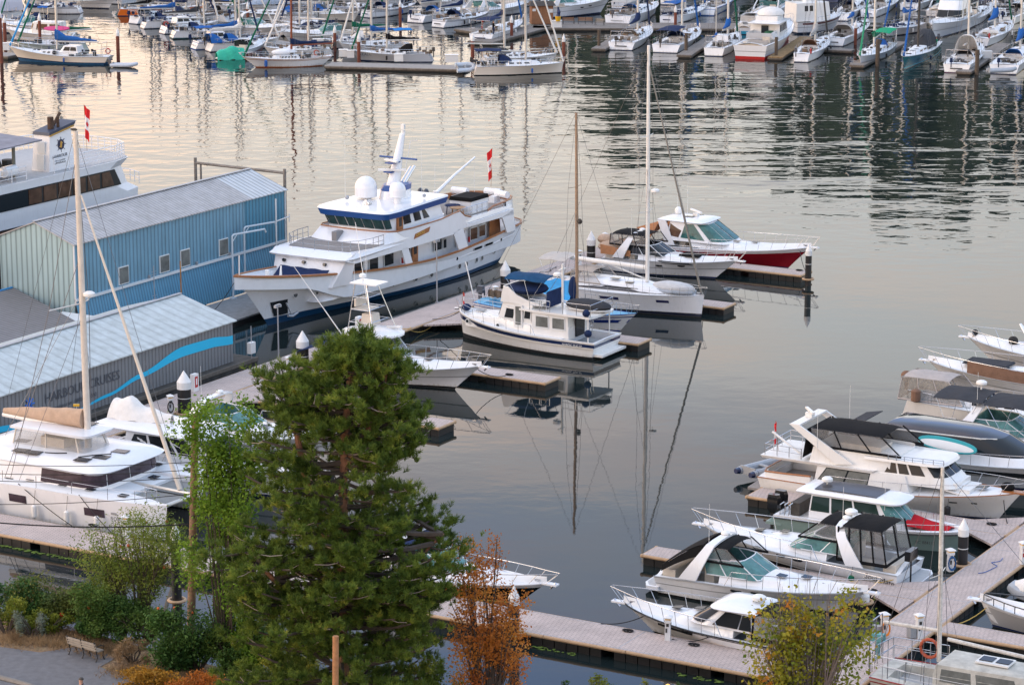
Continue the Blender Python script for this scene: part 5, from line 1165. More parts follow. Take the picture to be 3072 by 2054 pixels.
# white sloop with tall mast
sl_, Hh, zz = sloop('white plumb-bowed sloop with tallest mast, clear-covered dinghy on its foredeck', -92.3, 175.9, 12.9, 3.95, fb=(1.55, 1.5, 1.62), mast=0, over=.2, sover=.1, stern=.88, stripe=None, boot=navy, portn=1, wl=.08)
for s in (-1, 1):
    flatwin(sl_, Hh, 0, 0, -.9, .55, .98, 1.2, M('blue hull window', (.03, .035, .10), .08), s, 0, 'hull_window'); flatwin(sl_, Hh, 0, 0, 3.3, 4.2, 1.0, 1.2, MATS['blue hull window'], s, 0, 'hull_window')
m = MB(); [m.tube([tuple(Hh.pt(t_, h_, s, .01)) for t_ in [i/14 for i in range(15)]], .025, 4) for h_ in (.12, .17) for s in (-1, 1)]; m.build('boot_stripe', blackp, sl_)
Cs2 = House([(1.5, -4.2, .8, 4.4, 1.45, 1.3), (1.85, -4.2, .8, 3.8, 1.4, 1.2), (2.15, -3.8, .5, 2.2, 1.15, .9)], e=.75, n=8); Cs2.mb(camber=.10).build('coachroof_blister', gel, sl_)
Cs2.panes(sl_, [[(.12, .12), (1.55, .35), (1.1, .98), (.5, 1.15)]], M('smoked window', (.05, .05, .055), .1, noise=.3), nu=14, off=.02)
sailrig(sl_, 2.15-.15, 2.2, 17.0, mastw, r=.15, boom=6.2, boomz=1.0, jib=M('grey furled jib', (.20, .19, .17), .7), L=12.9, bow=(6.35, 0, 1.75), stern=(-6.3, 0, 1.7), beam=1.95, spreads=(.30, .62), rake=.1)
MB().tube([(-4.3, 0, 3.35), (1.85, 0, 3.2)], .17, 10).build('boom_sleeve', mastw, sl_); MB().tube([(1.9, 0, 2.35), (-1.2, 0, 3.2)], .06, 6).build('vang', alu, sl_)
radome(sl_, 2.55, 0, 8.6, .32, post=.15); slab(sl_, (-.2, -.75, 2.35), .7, .45, 0, glass, 'deck_hatch'); slab(sl_, (1.0, -.8, 2.2), .6, .45, 0, glass, 'deck_hatch')
camper(sl_, -3.6, -1.9, 1.15, 1.95, 2.75, M('beige canvas', (.42, .36, .31), .85, noise=.1), n=2, w0=1.35, lean1=.8, name='sprayhood'); bimini(sl_, -6.2, -4.0, 1.5, 3.35, M('stone canvas', (.50, .46, .42), .85, noise=.1), base=1.8, rise=.2)
m = MB(); m.sph((4.1, 0, 1.95), (1.75, .75, .48), 14, 8, z0=-.2); m.build('covered_dinghy', M('clear grey cover', (.50, .51, .52), .3, noise=.1, bump=.03, bscale=4), sl_); m = MB(); m.tube([(2.5, .7, 1.8), (4.6, .72, 1.8), (5.7, .3, 1.8), (5.7, -.3, 1.8), (4.6, -.72, 1.8), (2.5, -.7, 1.8)], .12, 8); m.build('dinghy_tube', greyt, sl_)
m = MB(); m.box((6.2, 0, 1.75), (.5, .14, .12)); m.tube([(6.2, -.02, 1.1), (6.28, -.02, 1.4)], .06, 5); m.build('bow_roller', steel, sl_)
# blue and white ketch-like sailboat
bw_, Hh, zz = sloop('blue and white sailboat with brown mast and bright blue tarp over its boom', -94.3, 168.9, 12.2, 3.4, fb=(1.15, 1.0, 1.45), mast=11.4, mx=.42, mastm=mastb, stripe=M('strong blue', (.01, .035, .22), .3), over=1.3, sover=.3, boom=4.4, deck=M('pale blue deck', (.16, .42, .62), .55, noise=.06), boot=M('strong blue'  , (0, 0, 0)), spreads=(.62,), wl=.02, lines=True, rake=-.1, jr=.1) if False else sloop('blue and white sailboat with brown mast and bright blue tarp over its boom', -94.3, 168.9, 12.2, 3.4, fb=(1.15, 1.0, 1.45), mast=13.7, mx=.69, mastm=mastb, stripe=M('strong blue', (.01, .035, .22), .3), over=1.3, sover=.3, boom=4.4, deck=M('pale blue deck', (.16, .42, .62), .55, noise=.06), spreads=(.62,), wl=.02, jr=.12)
m = MB()
for s in (-1, 1):
    rows = [[Hh.pt(t_, .50, s, .012), Hh.pt(t_, .68, s, .014)] for t_ in [i/16 for i in range(17)]]; m.loft(rows, False, False)
m.build('blue_band', MATS['strong blue'], bw_)
m = MB(); m.sheet(lambda a, b: (-1.0+2.7*a, (b*2-1)*1.15*(.25+.75*abs(b*2-1)), 3.1-1.9*abs(b*2-1)**.8+.25*a-.1*math.sin(a*12+b*9)), 8, 14, .04); m.build('blue_tarp', cvcyan, bw_)
m = MB(); m.sph((1.75, 0, 2.7), (.32, .42, .9), 10, 7); m.build('dark_blue_sail_bag', cvnavy, bw_)
m = MB(); m.tube([(-5.9, .7, 1.2), (-5.9, .7, 1.5)], .06); m.box((-6.1, .5, 1.75), (.55, .4, .5), top=.8); m.box((-6.15, .5, 1.2), (.2, .18, .8)); m.build('outboard', MATS['dark outboard'], bw_)
MB().tube([(-6.0, -.6, 1.3), (-6.7, -.6, 3.9)], .04, 6).build('whisker_pole', plast, bw_)
m = MB()
for k in range(7): m.box((-5.6+.18*k, .9-.1*(k % 3), 1.45+.05*(k % 2)), (.12, .25, .5), rot=k)
m.build('deck_gear', M('weathered brown gear', (.17, .12, .08), .9, noise=.4), bw_, 0)
m = MB(); m.tube([(2.4+.16*math.cos(a), -.3, 7.6+.16*math.sin(a)) for a in [i*math.pi/5 for i in range(10)]], .05, 6, closed=True); m.sph((2.4, -.3, 7.6), .13, 8, 6); m.build('radar_reflector', darkin, bw_)
lettering('SUNRISE GIRL  BC', .24, MATS['strong blue'], bw_, (3.6, -1.06, .86), (R(84), 0, R(19)))

# tug-style trawler
tg = boat('trawler', 'cream tug-style trawler with navy stripe, navy flybridge cover and red flag at its bow', 'trawler', -92.0, 162.2, True)
TH = Hull(11.1, 4.1, 1.15, 1.2, 2.0, over=.25, sover=.25, stern=.93, fl=.35, p=2.3, mx=.45, w0=.94, bowround=.35)
TH.build(tg, [gelc, anti, navy], [(.16, 1), (.70, 0), (.90, 2), (1, 0)], N=30); TH.trim(tg, M('cream rub rail', (.62, .59, .53), .4), .06, .66, name='rub_rail', out=.03); TH.trim(tg, gelc, .05, 1., name='cap_rail')
TH.deckmesh(tg, deckw, (.02, .22, .5, .25), camber=.06, inset=.2, N=20, solemat=deckg)
m = MB(); m.box((-5.85, 0, .3), (.9, 3.4, .16)); m.build('swim_platform', gelc, tg, 0)
Ht = House([(1.1, -3.6, 3.9, 5.1, 1.45, 1.25), (1.85, -3.6, 3.9, 5.0, 1.42, 1.15), (1.95, -3.6, 3.5, 4.3, 1.38, 1.05)], e=.8, n=8); Ht.mb(camber=.05).build('trunk_cabin', gelc, tg)
Hs = House([(1.1, -3.6, -.75, -.7, 1.5, 1.5), (2.72, -3.5, -.75, -.7, 1.45, 1.45)], e=.2); Hs.mb().build('saloon', gelc, tg)
Hs.panes(tg, [R4(.10, .42, .42, .85), R4(.55, .88, .42, .85)], pale, frame=trimw, fw=(.02, .06))
Hp = House([(1.3, -.6, 1.75, 2.25, 1.32, 1.2), (2.0, -.6, 1.75, 2.2, 1.3, 1.15), (3.15, -.7, 1.45, 1.8, 1.28, 1.1)], e=.4); Hp.mb(camber=.1).build('pilothouse', gelc, tg)
Hp.panes(tg, [R4(.62, .92, 1.05, 1.75), R4(.04, .24, 1.15, 1.75)], glass, frame=trimw, fw=(.03, .06)); Hp.panes(tg, [R4(1.3, 1.6, 1.1, 1.75), R4(1.66, 1.96, 1.1, 1.75)], glass)
for s in (1, -1): m = MB(); m.side([(.05, 1.5), (.72, 1.5), (.72, 3.05), (.05, 3.05)], s*1.29, s*1.37); d = m.build('door', gelc, tg, 0); m = MB(); m.side([(.18, 1.7), (.58, 1.7), (.58, 2.95), (.18, 2.95)], s*1.36, s*1.40); m.build('pane', pale, d, 0)
m = MB(); m.prism([(1.5, 1.2), (1.5, -1.2), (-.6, -1.55), (-5.3, -1.75), (-5.5, -1.2), (-5.5, 1.2), (-5.3, 1.75), (-.6, 1.55)], 2.72, 2.86); m.build('boat_deck', gelc, tg, 30)
for s in (1, -1):
    m = MB(); m.cyl((-5.1, s*1.5, 1.1), (-5.1, s*1.5, 2.75), .05, n=8); m.build('deck_post', gelc, tg)
    m = MB(); m.side([(1.85, 3.1), (1.75, 3.75), (1.6, 4.2), (1.25, 4.2), (.6, 3.7), (-.2, 3.42), (-1.4, 3.2), (-1.4, 3.1)], s*1.12, s*1.22); m.build('flybridge_side', gelc, tg, 0)
m = MB(); m.box((1.68, 0, 3.7), (.12, 2.3, 1.0), top=.9); m.box((.2, 0, 3.2), (3.2, 2.3, .1)); m.build('flybridge_front', gelc, tg, 0)
m = MB(); m.sph((.35, 0, 4.0), (1.45, 1.25, .42), 16, 8); m.build('flybridge_cover', cvnavy, tg)
bimini(tg, -1.5, 1.6, 1.15, 4.75, M('blue-teal canvas', (.012, .06, .14), .85, noise=.2, bump=.02), base=3.3, rise=.25, name='bimini')
m = MB(); m.box((-1.7, .0, 3.55), (.1, 2.1, 1.1)); m.build('aft_curtain', cvnavy, tg, 0)
railpath(tg, [(-1.5, 1.5), (-1.6, .3)], 2.86, .8, sub=2); railpath(tg, [(-3.2, 1.62), (-5.3, 1.6), (-5.3, -1.6), (-3.2, -1.62)], 2.86, .8, sub=2); railpath(tg, [(-.6, 1.5), (-2.2, 1.58)], 2.86, .75)
m = MB(); m.tube([(-2.3, 0, 2.8), (-2.3, 0, 5.9)], .085, 8); m.tube([(-2.3, 0, 3.4), (-5.2, .2, 3.3)], .05, 6); m.build('mast', mastw, tg); m = MB(); m.box((-2.25, 0, 5.55), (.1, .9, .06)); m.build('crosstree', plast, tg, 0); radome(tg, -1.9, 0, 4.95, .3, post=.1)
m = MB(); m.sph((-4.2, -.2, 3.25), (1.75, .8, .42), 14, 8); m.build('dinghy_cover', cvgrey, tg); m = MB(); m.sph((-4.2, -.2, 3.02), (1.8, .72, .2), 14, 6); m.build('dinghy_hull', gelc, tg)
TH.rail(tg, .42, .7, 1., 7, over=.25, name='bow_rail', mid=False)
for x in (1.9, 3.2, 4.4): 
    for s in (1, -1): m = MB(); y = 1.46-(max(0, x-2.5))*.07; m.cyl((x, s*(y-.02), 1.5), (x, s*(y+.05), 1.5), .16, n=12); f = m.build('port_light', trimw, tg); m = MB(); m.cyl((x, s*(y), 1.5), (x, s*(y+.062), 1.5), .11, n=12); m.build('pane', glass, f)
m = MB(); m.tube([(5.8, 0, 2.0), (6.2, 0, 1.95)], .09, 6); m.box((5.6, 0, 2.1), (.5, .3, .15)); m.build('anchor', steel, tg); m = MB(); m.sph((5.1, .3, 2.2), (.35, .3, .25), 10, 6); m.build('windlass_cover', cvnavy, tg)
slab(tg, (4.1, 0, 2.05), .6, .6, 0, greyp, 'deck_hatch')
m = MB(); m.tube([(-4.6, .6, 1.1), (-4.9, .6, 2.9)], .03); m.tube([(-4.6, .2, 1.1), (-4.9, .2, 2.9)], .03)
for k in range(5): m.tube([(-4.65-.05*k, .6, 1.4+.3*k), (-4.65-.05*k, .2, 1.4+.3*k)], .025)
m.build('ladder', steel, tg); m = MB(); m.box((-3.66, 0, 1.9), (.08, 1.2, 1.5)); m.build('saloon_door', glass, tg, 0)
for x, y, z_ in ((-5.2, 1.7, 1.75), (-5.0, 1.6, 3.1)): m = MB(); m.sph((x, y, z_), .26, 12, 8); m.build('fender', cvnavy, tg)
lettering('NORDIC TUG 37', .20, plast, tg, (-3.4, 2.04, .84), (R(90), 0, R(180)), ext=.01)
flag(tg, 5.7, 0, 2.0, 1.2, .5)

# sportfishing boat with tower
sf, Hh, z, xw, LW = express('white sportfishing boat with tall tuna tower and navy cockpit cover', -95.0, 148.9, 12.4, 4.0, ck=.36, hatch=2, archm=False, over=2.0, fb=(1.0, 1.2, 1.75), stripe=blackp, railh=.8)
m = MB(); m.loft([[(xw+x*2.15, y*1.75, zz_) for x, y in [(math.cos(a), math.sin(a)) for a in [k*math.pi/10 for k in range(20)]]] for zz_ in (z+1.75, z+1.87)]); o = m.build('hard_top', gel, sf)
m = MB(); m.sph((xw, 0, z+1.87), (2.0, 1.6, .15), 18, 5, z0=0.); m.build('hard_top_crown', gel, sf)
Ts = House([(z+.3, xw-1.2, xw+1.3, xw+2.5, 1.65, 1.55), (z+1.75, xw-1.1, xw+.5, xw+1.2, 1.4, 1.25)], e=.6, n=8); Ts.mb(cap=False).build('enclosure', vinyl, sf)
m = MB()
for s in (1, -1):
    for u_ in (0, .5, 1, 1.5, 2): m.tube([Ts.pt(s, u_, 0), Ts.pt(s, u_, .99)], .035, 5)
    # tower legs
    m.tube([(xw-1.4, s*1.5, z+.0), (xw-1.2, s*1.25, z+1.9), (xw-.9, s*.75, z+5.0)], .035, 6); m.tube([(xw+.9, s*1.4, z+1.8), (xw-.1, s*.6, z+5.0)], .035, 6)
    for zz_, xx in ((z+2.6, xw-1.15), (z+3.4, xw-1.05), (z+4.2, xw-.98)): m.tube([(xx, s*(1.25-(zz_-z-1.9)*.16), zz_), (xw+.7-(zz_-z-1.9)*.27, s*(1.3-(zz_-z-1.9)*.2), zz_)], .025, 5)
for zz_ in (2.6, 3.4, 4.2): k = 1.2-(zz_-1.9)*.16; m.tube([(xw-1.1, -k, z+zz_), (xw-1.1, k, z+zz_)], .025, 5); m.tube([(xw+.4-(zz_-2.6)*.2, -k, z+zz_), (xw+.4-(zz_-2.6)*.2, k, z+zz_)], .025, 5)
m.build('tuna_tower', steel, sf)
m = MB(); m.box((xw-.3, 0, z+5.05), (2.0, 1.5, .08)); m.build('tower_roof', gel, sf, 30); m = MB(); m.box((xw-.6, 0, z+3.35), (1.2, 1.4, .08)); m.box((xw-1.0, 0, z+3.75), (.15, 1.2, .5)); m.box((xw-.2, 0, z+2.7), (.9, 1.0, .7), top=.85); m.build('tower_seat', seat, sf, 30)
radome(sf, xw-.9, .2, z+5.1, .25, post=.2); antenna(sf, xw-1.1, -.5, z+5.1, 2.0); antenna(sf, xw-.9, .6, z+5.1, 3.2)
for s in (1, -1): MB().tube([(xw-1.3, s*1.7, z+1.8), (xw-4.4, s*2.6, z+6.2)] if s < 0 else [(xw-1.3, 1.7, z+1.8), (xw-3.4, 3.2, z+8.2)], .04, 6, r2=.015).build('outrigger', plast, sf)
m = MB(); m.sheet(lambda a, b: (xw-1.3-3.6*a, (b*2-1)*1.85, z+1.5-1.25*a-.15*math.sin(b*9)*0+.12*(1-(b*2-1)**2)), 6, 8, .04); m.build('cockpit_cover', cvnavy, sf)
m = MB(); m.cyl((xw+.5, .9, z+2.0), (xw+1.6, .9, z+2.15), .1, n=8); m.build('rolled_float', plast, sf)
for s in (-1, 1): flatwin(sf, Hh, 0, 0, 1.2, 1.9, z-.24, z-.1, glass, s, 0, 'side_vent', .03)

# flybridge yacht beside catamaran
fy, Hh, z, xw, LW = express('white flybridge cruiser with a white-covered dinghy on its roof, beside the catamaran', -91.2, 122.6, 14.5, 4.3, ck=.28, hatch=1, archm=False, over=1.6, fb=(1.35, 1.35, 1.9), ws=gel, stripe=navy)
Sl = House([(z-.1, xw-1.2, xw+4.2, xw+6.2, 1.75, 1.5), (z+.5, xw-1.2, xw+4.0, xw+5.6, 1.7, 1.4), (z+1.65, xw-1.0, xw+2.6, xw+3.8, 1.6, 1.25)], e=.5, n=8); Sl.mb().build('saloon', gel, fy)
Sl.panes(fy, [[(.06, 1.1), (.34, 1.1), (.34, 1.85), (.14, 1.85)], R4(.38, .70, 1.1, 1.85), R4(.74, .98, 1.1, 1.85), R4(1.1, 1.5, 1.1, 1.85), R4(1.55, 1.97, 1.1, 1.85)], glass, off=.02)
hardtop(fy, xw-3.2, xw+3.8, 1.95, z+1.66, nose=1.4, th=.18)
m = MB(); m.sheet(lambda a, b: (xw-2.9+3.9*a, (b*2-1)*.95*(1-.75*a**3), z+1.95+(1-(abs(b*2-1))**2.2)*(.95-.5*a+.35*math.exp(-((a-.25)/.13)**2))+.05*math.sin(a*17+b*5)), 16, 14, .05); m.build('dinghy_cover', cvwhite, fy)
m = MB(); m.box((-LW/2+1.2, 0, z+.25), (2.0, 3.9, .3)); m.m = [0]*6; m.build('varnished_coaming', wood, fy, 0); m = MB(); m.box((-LW/2+1.3, 0, z+.3), (1.9, 3.6, .32)); m.build('cockpit_well', deckw, fy, 0)
m = MB(); m.tube([(xw+.6+.4*math.cos(a), -1.95, z+.45+.4*math.sin(a)) for a in [i*math.pi/6 for i in range(12)]], .04, 6, closed=True); m.tube([(xw, -2.0, z+.1), (xw+1.3, -2.0, z+.9)], .03); m.build('bicycle_gear', ropeb, fy)
# second cruiser half hidden by the pine
express('white express cruiser mostly hidden behind the pine crown', -93.0, 130.2, 12.0, 3.9, hatch=2)
dock('finger_dock', 'finger dock hidden behind the pine beside the covered flybridge yacht', -100.6, -84.9, 125.2, 127.1, group='finger docks on the left basin')

# black bowrider bottom centre
bb, Hh, z, xw, LW = express('white-decked cruiser with black hull and navy bimini, half behind the orange tree', -69.2, 112.75, 11.2, 3.3, lower=M('black hull side', (.008, .012, .014), .12, coat=.5), bandm=gel, split=.82, archm=True, ck=.42, hatch=1, over=1.7, fb=(.9, 1.1, 1.45), railh=.55)
bimini(bb, xw-3.4, xw+.2, 1.5, z+1.6, cvnavy, base=z+.2); m = MB(); [m.tube([tuple(Hh.pt(t_, .12, s, .012)) for t_ in [i/14 for i in range(15)]], .05, 4) for s in (-1, 1)]; m.build('gold_stripe', M('gold stripe', (.5, .36, .08), .4), bb)
lettering('BC 12988', .2, plast, bb, (1.8, -1.52, .95), (R(82), 0, R(10)))

# ================================================================ RIGHT BASIN
# bottom cruiser, bow to the left
cr, Hh, z, xw, LW = express('white hardtop cruiser lying bow-left on the bottom dock behind the maple', -53.4, 112.45, 9.9, 3.3, flip=True, ck=.40, hatch=2, archm=False, over=1.7, fb=(.85, 1.0, 1.3), stripe=blackp, bandm=blackp, railh=.7, split=.9)
Tc = House([(z+.3, xw-1.2, xw+1.0, xw+2.3, 1.35, 1.25), (z+1.15, xw-1.1, xw+.2, xw+1.0, 1.25, 1.1)], e=.6, n=8); Tc.mb(cap=False).build('cabin_sides', gel, cr)
Tc.panes(cr, [[(.36, .12), (.98, .12), (.98, .92), (.36, .92)], [(.02, .12), (.32, .12), (.32, .92), (.02, .92)], R4(1.08, 1.5, .12, .92), R4(1.55, 1.97, .12, .92)], glass, off=.02)
hardtop(cr, xw-1.3, xw+1.1, 1.35, z+1.15, nose=.9, camber=.2); radome(cr, xw-.9, 0, z+1.42, .34, post=.1)
camper(cr, xw-2.7, xw-1.2, 1.2, z+.1, z+1.2, cvblack, n=1, w0=1.35, lean0=.6, bandw=.1)
for s in (1, -1): flatwin(cr, Hh, 0, 0, 1.0, 3.1, z-.28, z-.1, glass, s, .1, 'hull_window', .03)
fender(cr, xw-2.9, 1.75, .9, M('blue fender', (.02, .03, .25), .4), .13, .55)
# lower cruiser with black canopy, bow right
s1, Hh, z, xw, LW = express('lower of the two express cruisers, black canopy sloping aft, bow to the right', -55.4, 119.4, 11.3, 3.7, ck=.40, hatch=3, over=1.8, fb=(.95, 1.1, 1.4), stripe=blackp, ports=((.50, .82), (.62, .82)), split=.62)
camper(s1, xw-1.2, xw+.2, 1.3, z+.95, z+1.65, cvblack, n=2, w0=1.4, lean1=.9, name='front_canopy')
m = MB(); m.sheet(lambda a, b: (xw-1.1-2.2*a, (b*2-1)*(1.3+.15*a), z+1.7-1.35*a**1.3+.12*(1-(b*2-1)**2)), 8, 10, .03)
for s in (1, -1): m.sheet(lambda a, b: (xw-1.1-2.2*a-.0*b, s*(1.3+.15*a+.12*b), z+1.69-1.35*a**1.3-(.6-.35*a)*b*.9), 6, 3, .03)
m.build('aft_canopy', cvblack, s1)
# upper cruiser, bow left, big canopy
s2, Hh, z, xw, LW = express('upper express cruiser with large black canopy and clear curtains, bow to the left', -54.3, 125.3, 12.1, 3.9, flip=True, ck=.42, hatch=2, over=1.9, fb=(1.0, 1.15, 1.5), stripe=blackp, split=.45, ports=((.55, .85), (.65, .87), (.80, .9)), radar=True)
camper(s2, xw-3.1, xw-.8, 1.45, z+.15, z+1.8, cvblack, n=4, w0=1.6, lean0=.35, name='aft_canopy', bandw=.09); camper(s2, xw-.7, xw+.4, 1.3, z+.95, z+1.75, cvblack, n=1, w0=1.4, lean1=1.0, name='front_canopy')
m = MB()
for s in (-1, 1):
    rows = [[Hh.pt(t_, .05, s, .012), Hh.pt(t_, .36, s, .02)] for t_ in [i/16 for i in range(17)]]; m.loft(rows, False, False)
m.build('dark_hull_band', M('charcoal hull band', (.025, .025, .03), .25), s2)
lettering('Soul Mate', .4, M('black lettering', (.02, .02, .02), .5), s2, (-LW/2+1.5, 1.97, .72), (R(88), R(8), R(180)))
m = MB(); m.tube([(-LW/2-.4, .6, .4), (-LW/2-.4, .6, 1.6)], .05, 6); m.box((-LW/2-.4, .6, 1.85), (.3, 1.0, .5)); m.build('barbecue', blackp, s2); fender(s2, -2.6, 2.2, .55, cvgreen, .16, .5, (2.0, 1.2))
# grey-green boat with outboards and solar roof
ax = boat('motor_boat', 'grey-green hulled boat with twin black outboards, solar roof and red cover on its bow', 'motor boat', -54.4, 131.9)
gg = M('grey green hull', (.22, .31, .29), .3, noise=.04); AH = Hull(9.8, 3.2, .95, 1.05, 1.25, over=.6, sover=.0, stern=.95, fl=.42, p=2.3, mx=.45, w0=.9, bowround=.25)
AH.build(ax, [gg, gel, blackp], [(.72, 0), (.86, 0), (1, 1)], N=26); AH.deckmesh(ax, gel, (.02, .98, .12, .32), camber=.0, inset=.32, solemat=deckw); AH.trim(ax, M('charcoal rub', (.05, .055, .06), .5), .05, .84, name='rub_rail', out=.02)
Ax = House([(1.0, -3.0, 1.1, 2.6, 1.2, 1.15), (1.35, -3.0, 1.1, 2.4, 1.18, 1.1), (2.25, -2.9, .7, 1.3, 1.1, .98)], e=.6, n=8); Ax.mb().build('cabin', gel, ax)
Ax.panes(ax, [R4(.02, .28, 1.05, 1.93), R4(.31, .62, 1.05, 1.93), R4(.65, .99, 1.05, 1.93)], M('green black glass', (.02, .04, .035), .06), off=.02); Ax.panes(ax, [R4(1.05, 1.5, .95, 1.93), R4(1.54, 1.97, .95, 1.93)], aqua, off=.02)
hardtop(ax, -3.7, 2.1, 1.25, 2.26, nose=1.3, th=.18, camber=.10); m = MB(); m.sheet(lambda a, b: (-2.8+3.5*a, (b*2-1)*.95, 2.58+.05*(1-(b*2-1)**2)-.04*(2*a-1)**2), 6, 4, .03); m.build('solar_panel', M('roof solar', (.05, .05, .06), .3, noise=.15), ax)
radome(ax, -2.5, 0, 2.5, .3, post=.25); antenna(ax, 1.2, -1.0, 1.2, 2.6)
m = MB(); m.sheet(lambda a, b: (2.3+2.2*a, (b*2-1)*(1.0-.35*a), 1.5-.25*a+.10*math.sin(b*11+a*4)*(1-a)-.22*abs(b*2-1)**2), 8, 10, .04); m.build('red_bow_cover', cvred, ax)
for s in (-.45, .45):
    m = MB(); m.loft([[(-5.35+x*k, s+y*k, zz_) for x, y in [(.42, .0), (.3, .24), (-.3, .24), (-.42, 0), (-.3, -.24), (.3, -.24)]] for k, zz_ in ((.6, .75), (.95, .95), (1.0, 1.5), (.8, 1.75))]); m.box((-5.35, s, .35), (.28, .2, .9)); m.build('outboard', blackp, ax, 50)
m = MB(); m.box((-3.9, 0, 1.25), (.5, 1.9, .7)); m.build('aft_seat', darkin, ax, 30); m = MB(); m.box((-4.9, 0, .45), (.9, 2.9, .15)); m.build('swim_platform', gg, ax, 0)
m = MB()
for x in (-4.6, -4.35, -4.1): m.tube([(x, -1.3, .9), (x, -1.3, 1.5), (x+.12, -1.1, 1.6), (x+.12, -.9, 1.5), (x+.12, -.9, .9)], .03, 6)
m.build('grab_rail', steel, ax); AH.rail(ax, .62, .35, .98, 5, over=.0, name='bow_rail')
lettering('BC 884112', .22, M('black lettering', (.02, .02, .02), .5), ax, (3.1, -1.36, .55), (R(80), 0, R(14)))
# motoryacht
sd = boat('motor_yacht', 'white flybridge motoryacht with black flybridge canopy and inflatable on stern davits', 'motor yacht', -56.2, 138.3); sd.scale.z = .87
SH = Hull(13.0, 4.5, 1.25, 1.3, 2.0, over=1.3, sover=.3, stern=.9, fl=.2, p=2.1, mx=.42, w0=.9)
SH.build(sd, [gelc, anti, navy], [(.04, 1), (.08, 2), (1, 0)], N=28); SH.trim(sd, wood, .035, 1., name='teak_rub_rail'); SH.deckmesh(sd, deckw, (.03, .22, .45, .3), camber=.1, inset=.25, solemat=teak)
m = MB(); m.prism([(-6.5, 2.05), (-7.4, 1.95), (-7.5, 0), (-7.4, -1.95), (-6.5, -2.05)], .3, .46); m.build('swim_platform', teak, sd, 0)
m = MB(); pth = [(-3.6, 2.0, 1.75), (-5.2, 1.98, 1.68), (-6.4, 1.85, 1.62), (-6.6, 1.2, 1.6), (-6.62, 0, 1.6)]; pth = pth+[(a, -b_, c) for a, b_, c in pth[-2::-1]]
m.loft([[(x, y, 1.15), (x, y, z_), (x+.1, y*.94, z_), (x+.1, y*.94, 1.15)] for x, y, z_ in pth], False, False); m.build('cockpit_coaming', gelc, sd); MB().tube([(x, y, z_+.02) for x, y, z_ in pth], .06, 6).build('coaming_cap', wood, sd)
S1 = House([(1.2, -3.5, 2.0, 2.2, 1.85, 1.85), (2.55, -3.3, 1.6, 1.8, 1.75, 1.7)], e=.3); S1.mb().build('saloon', gelc, sd)
S1.panes(sd, [[(-.0+.02, .12), (.30, .12), (.36, .88), (.12, .88)], [(.32, .12), (.56, .12), (.62, .88), (.38, .88)]], M('grey curtain glass', (.17, .18, .17), .12, noise=.25, nscale=2), frame=glass, fw=(.01, .03))
S2 = House([(2.0, -.3, 3.2, 4.6, 1.72, 1.5), (2.55, -.3, 2.9, 4.1, 1.7, 1.45), (3.35, -.2, 2.4, 3.3, 1.6, 1.3)], e=.5, n=8); S2.mb().build('pilothouse', gelc, sd)
S2.panes(sd, [R4(.28, .50, 1.1, 1.9), R4(.54, .72, 1.1, 1.9), [(.76, 1.1), (1.0, 1.1), (1.0, 1.9), (.76, 1.9)], R4(1.06, 1.5, 1.1, 1.9), R4(1.55, 1.97, 1.1, 1.9)], glass, off=.02)
m = MB(); m.sheet(lambda a, b: (3.0+2.4*a, (b*2-1)*(1.35-.2*a), 2.15-.5*a), 4, 6, .1); m.build('front_deckhouse', gelc, sd); m = MB(); m.box((4.4, 0, 2.0), (.25, 2.0, .6)); m.box((4.8, 0, 1.85), (.8, 1.8, .25)); m.build('bow_seat', gelc, sd, 30)
Fl = House([(2.5, -6.6, -.6, .0, 1.8, 1.9), (2.68, -6.7, -.6, .2, 1.9, 2.0)], e=.3); Fl.mb().build('flybridge_deck', gelc, sd)
Ff = House([(2.68, -3.6, 2.6, 4.2, 1.7, 1.55), (3.1, -3.6, 2.2, 3.9, 1.68, 1.5), (3.5, -3.5, 1.6, 3.3, 1.6, 1.35)], e=.5, n=8)
Ff2 = House([(3.33, -.6, 2.6, 3.9, 1.78, 1.65), (3.5, -.6, 2.5, 3.8, 1.75, 1.6)], e=.5); Ff2.mb(camber=.1).build('pilothouse_roof', gelc, sd)
Ff3 = House([(2.68, -3.8, .4, 1.2, 1.75, 1.65), (3.75, -3.6, .3, 1.3, 1.65, 1.5)], e=.5); Ff3.mb(cap=False).build('flybridge_coaming', gelc, sd)
camper(sd, -3.9, .3, 1.5, 3.7, 4.75, cvblack, n=3, w0=1.62, lean1=1.2, lean0=-.2, name='flybridge_canopy', bandw=.08)
m = MB(); m.sheet(lambda a, b: (-4.0-.25*a, (b*2-1)*1.6, 4.7-1.9*a), 3, 6, .04); m.build('aft_curtain', cvblack, sd)
m = MB(); m.box((-1.2, 0, 3.6), (2.4, 1.6, .5)); m.build('flybridge_seat', seat, sd, 30)
m = MB()
for s in (1, -1): m.side([(-2.2, 2.75), (-1.2, 2.9), (-4.4, 4.95), (-5.0, 4.95)], s*1.78, s*1.88)
m.box((-4.65, 0, 4.93), (.55, 3.7, .12)); m.build('radar_arch', gelc, sd, 30); m = MB(); m.box((-4.6, 0, 5.15), (.4, .4, .3)); m.box((-4.6, 0, 5.4), (.16, 1.4, .12), rot=.7); m.build('radar', plast, sd, 30)
antenna(sd, -3.3, -1.9, 3.2, 3.0); antenna(sd, -3.0, 1.8, 3.6, 3.2)
SH.rail(sd, .30, .75, 1., 10, over=.6, name='bow_rail'); railpath(sd, [(-4.3, -1.75), (-6.5, -1.7), (-6.5, 1.7), (-4.3, 1.75)], 2.68, .7, sub=3); railpath(sd, [(3.9, -1.5), (2.2, -1.7), (.8, -1.72)], 3.5, .3, sub=3)
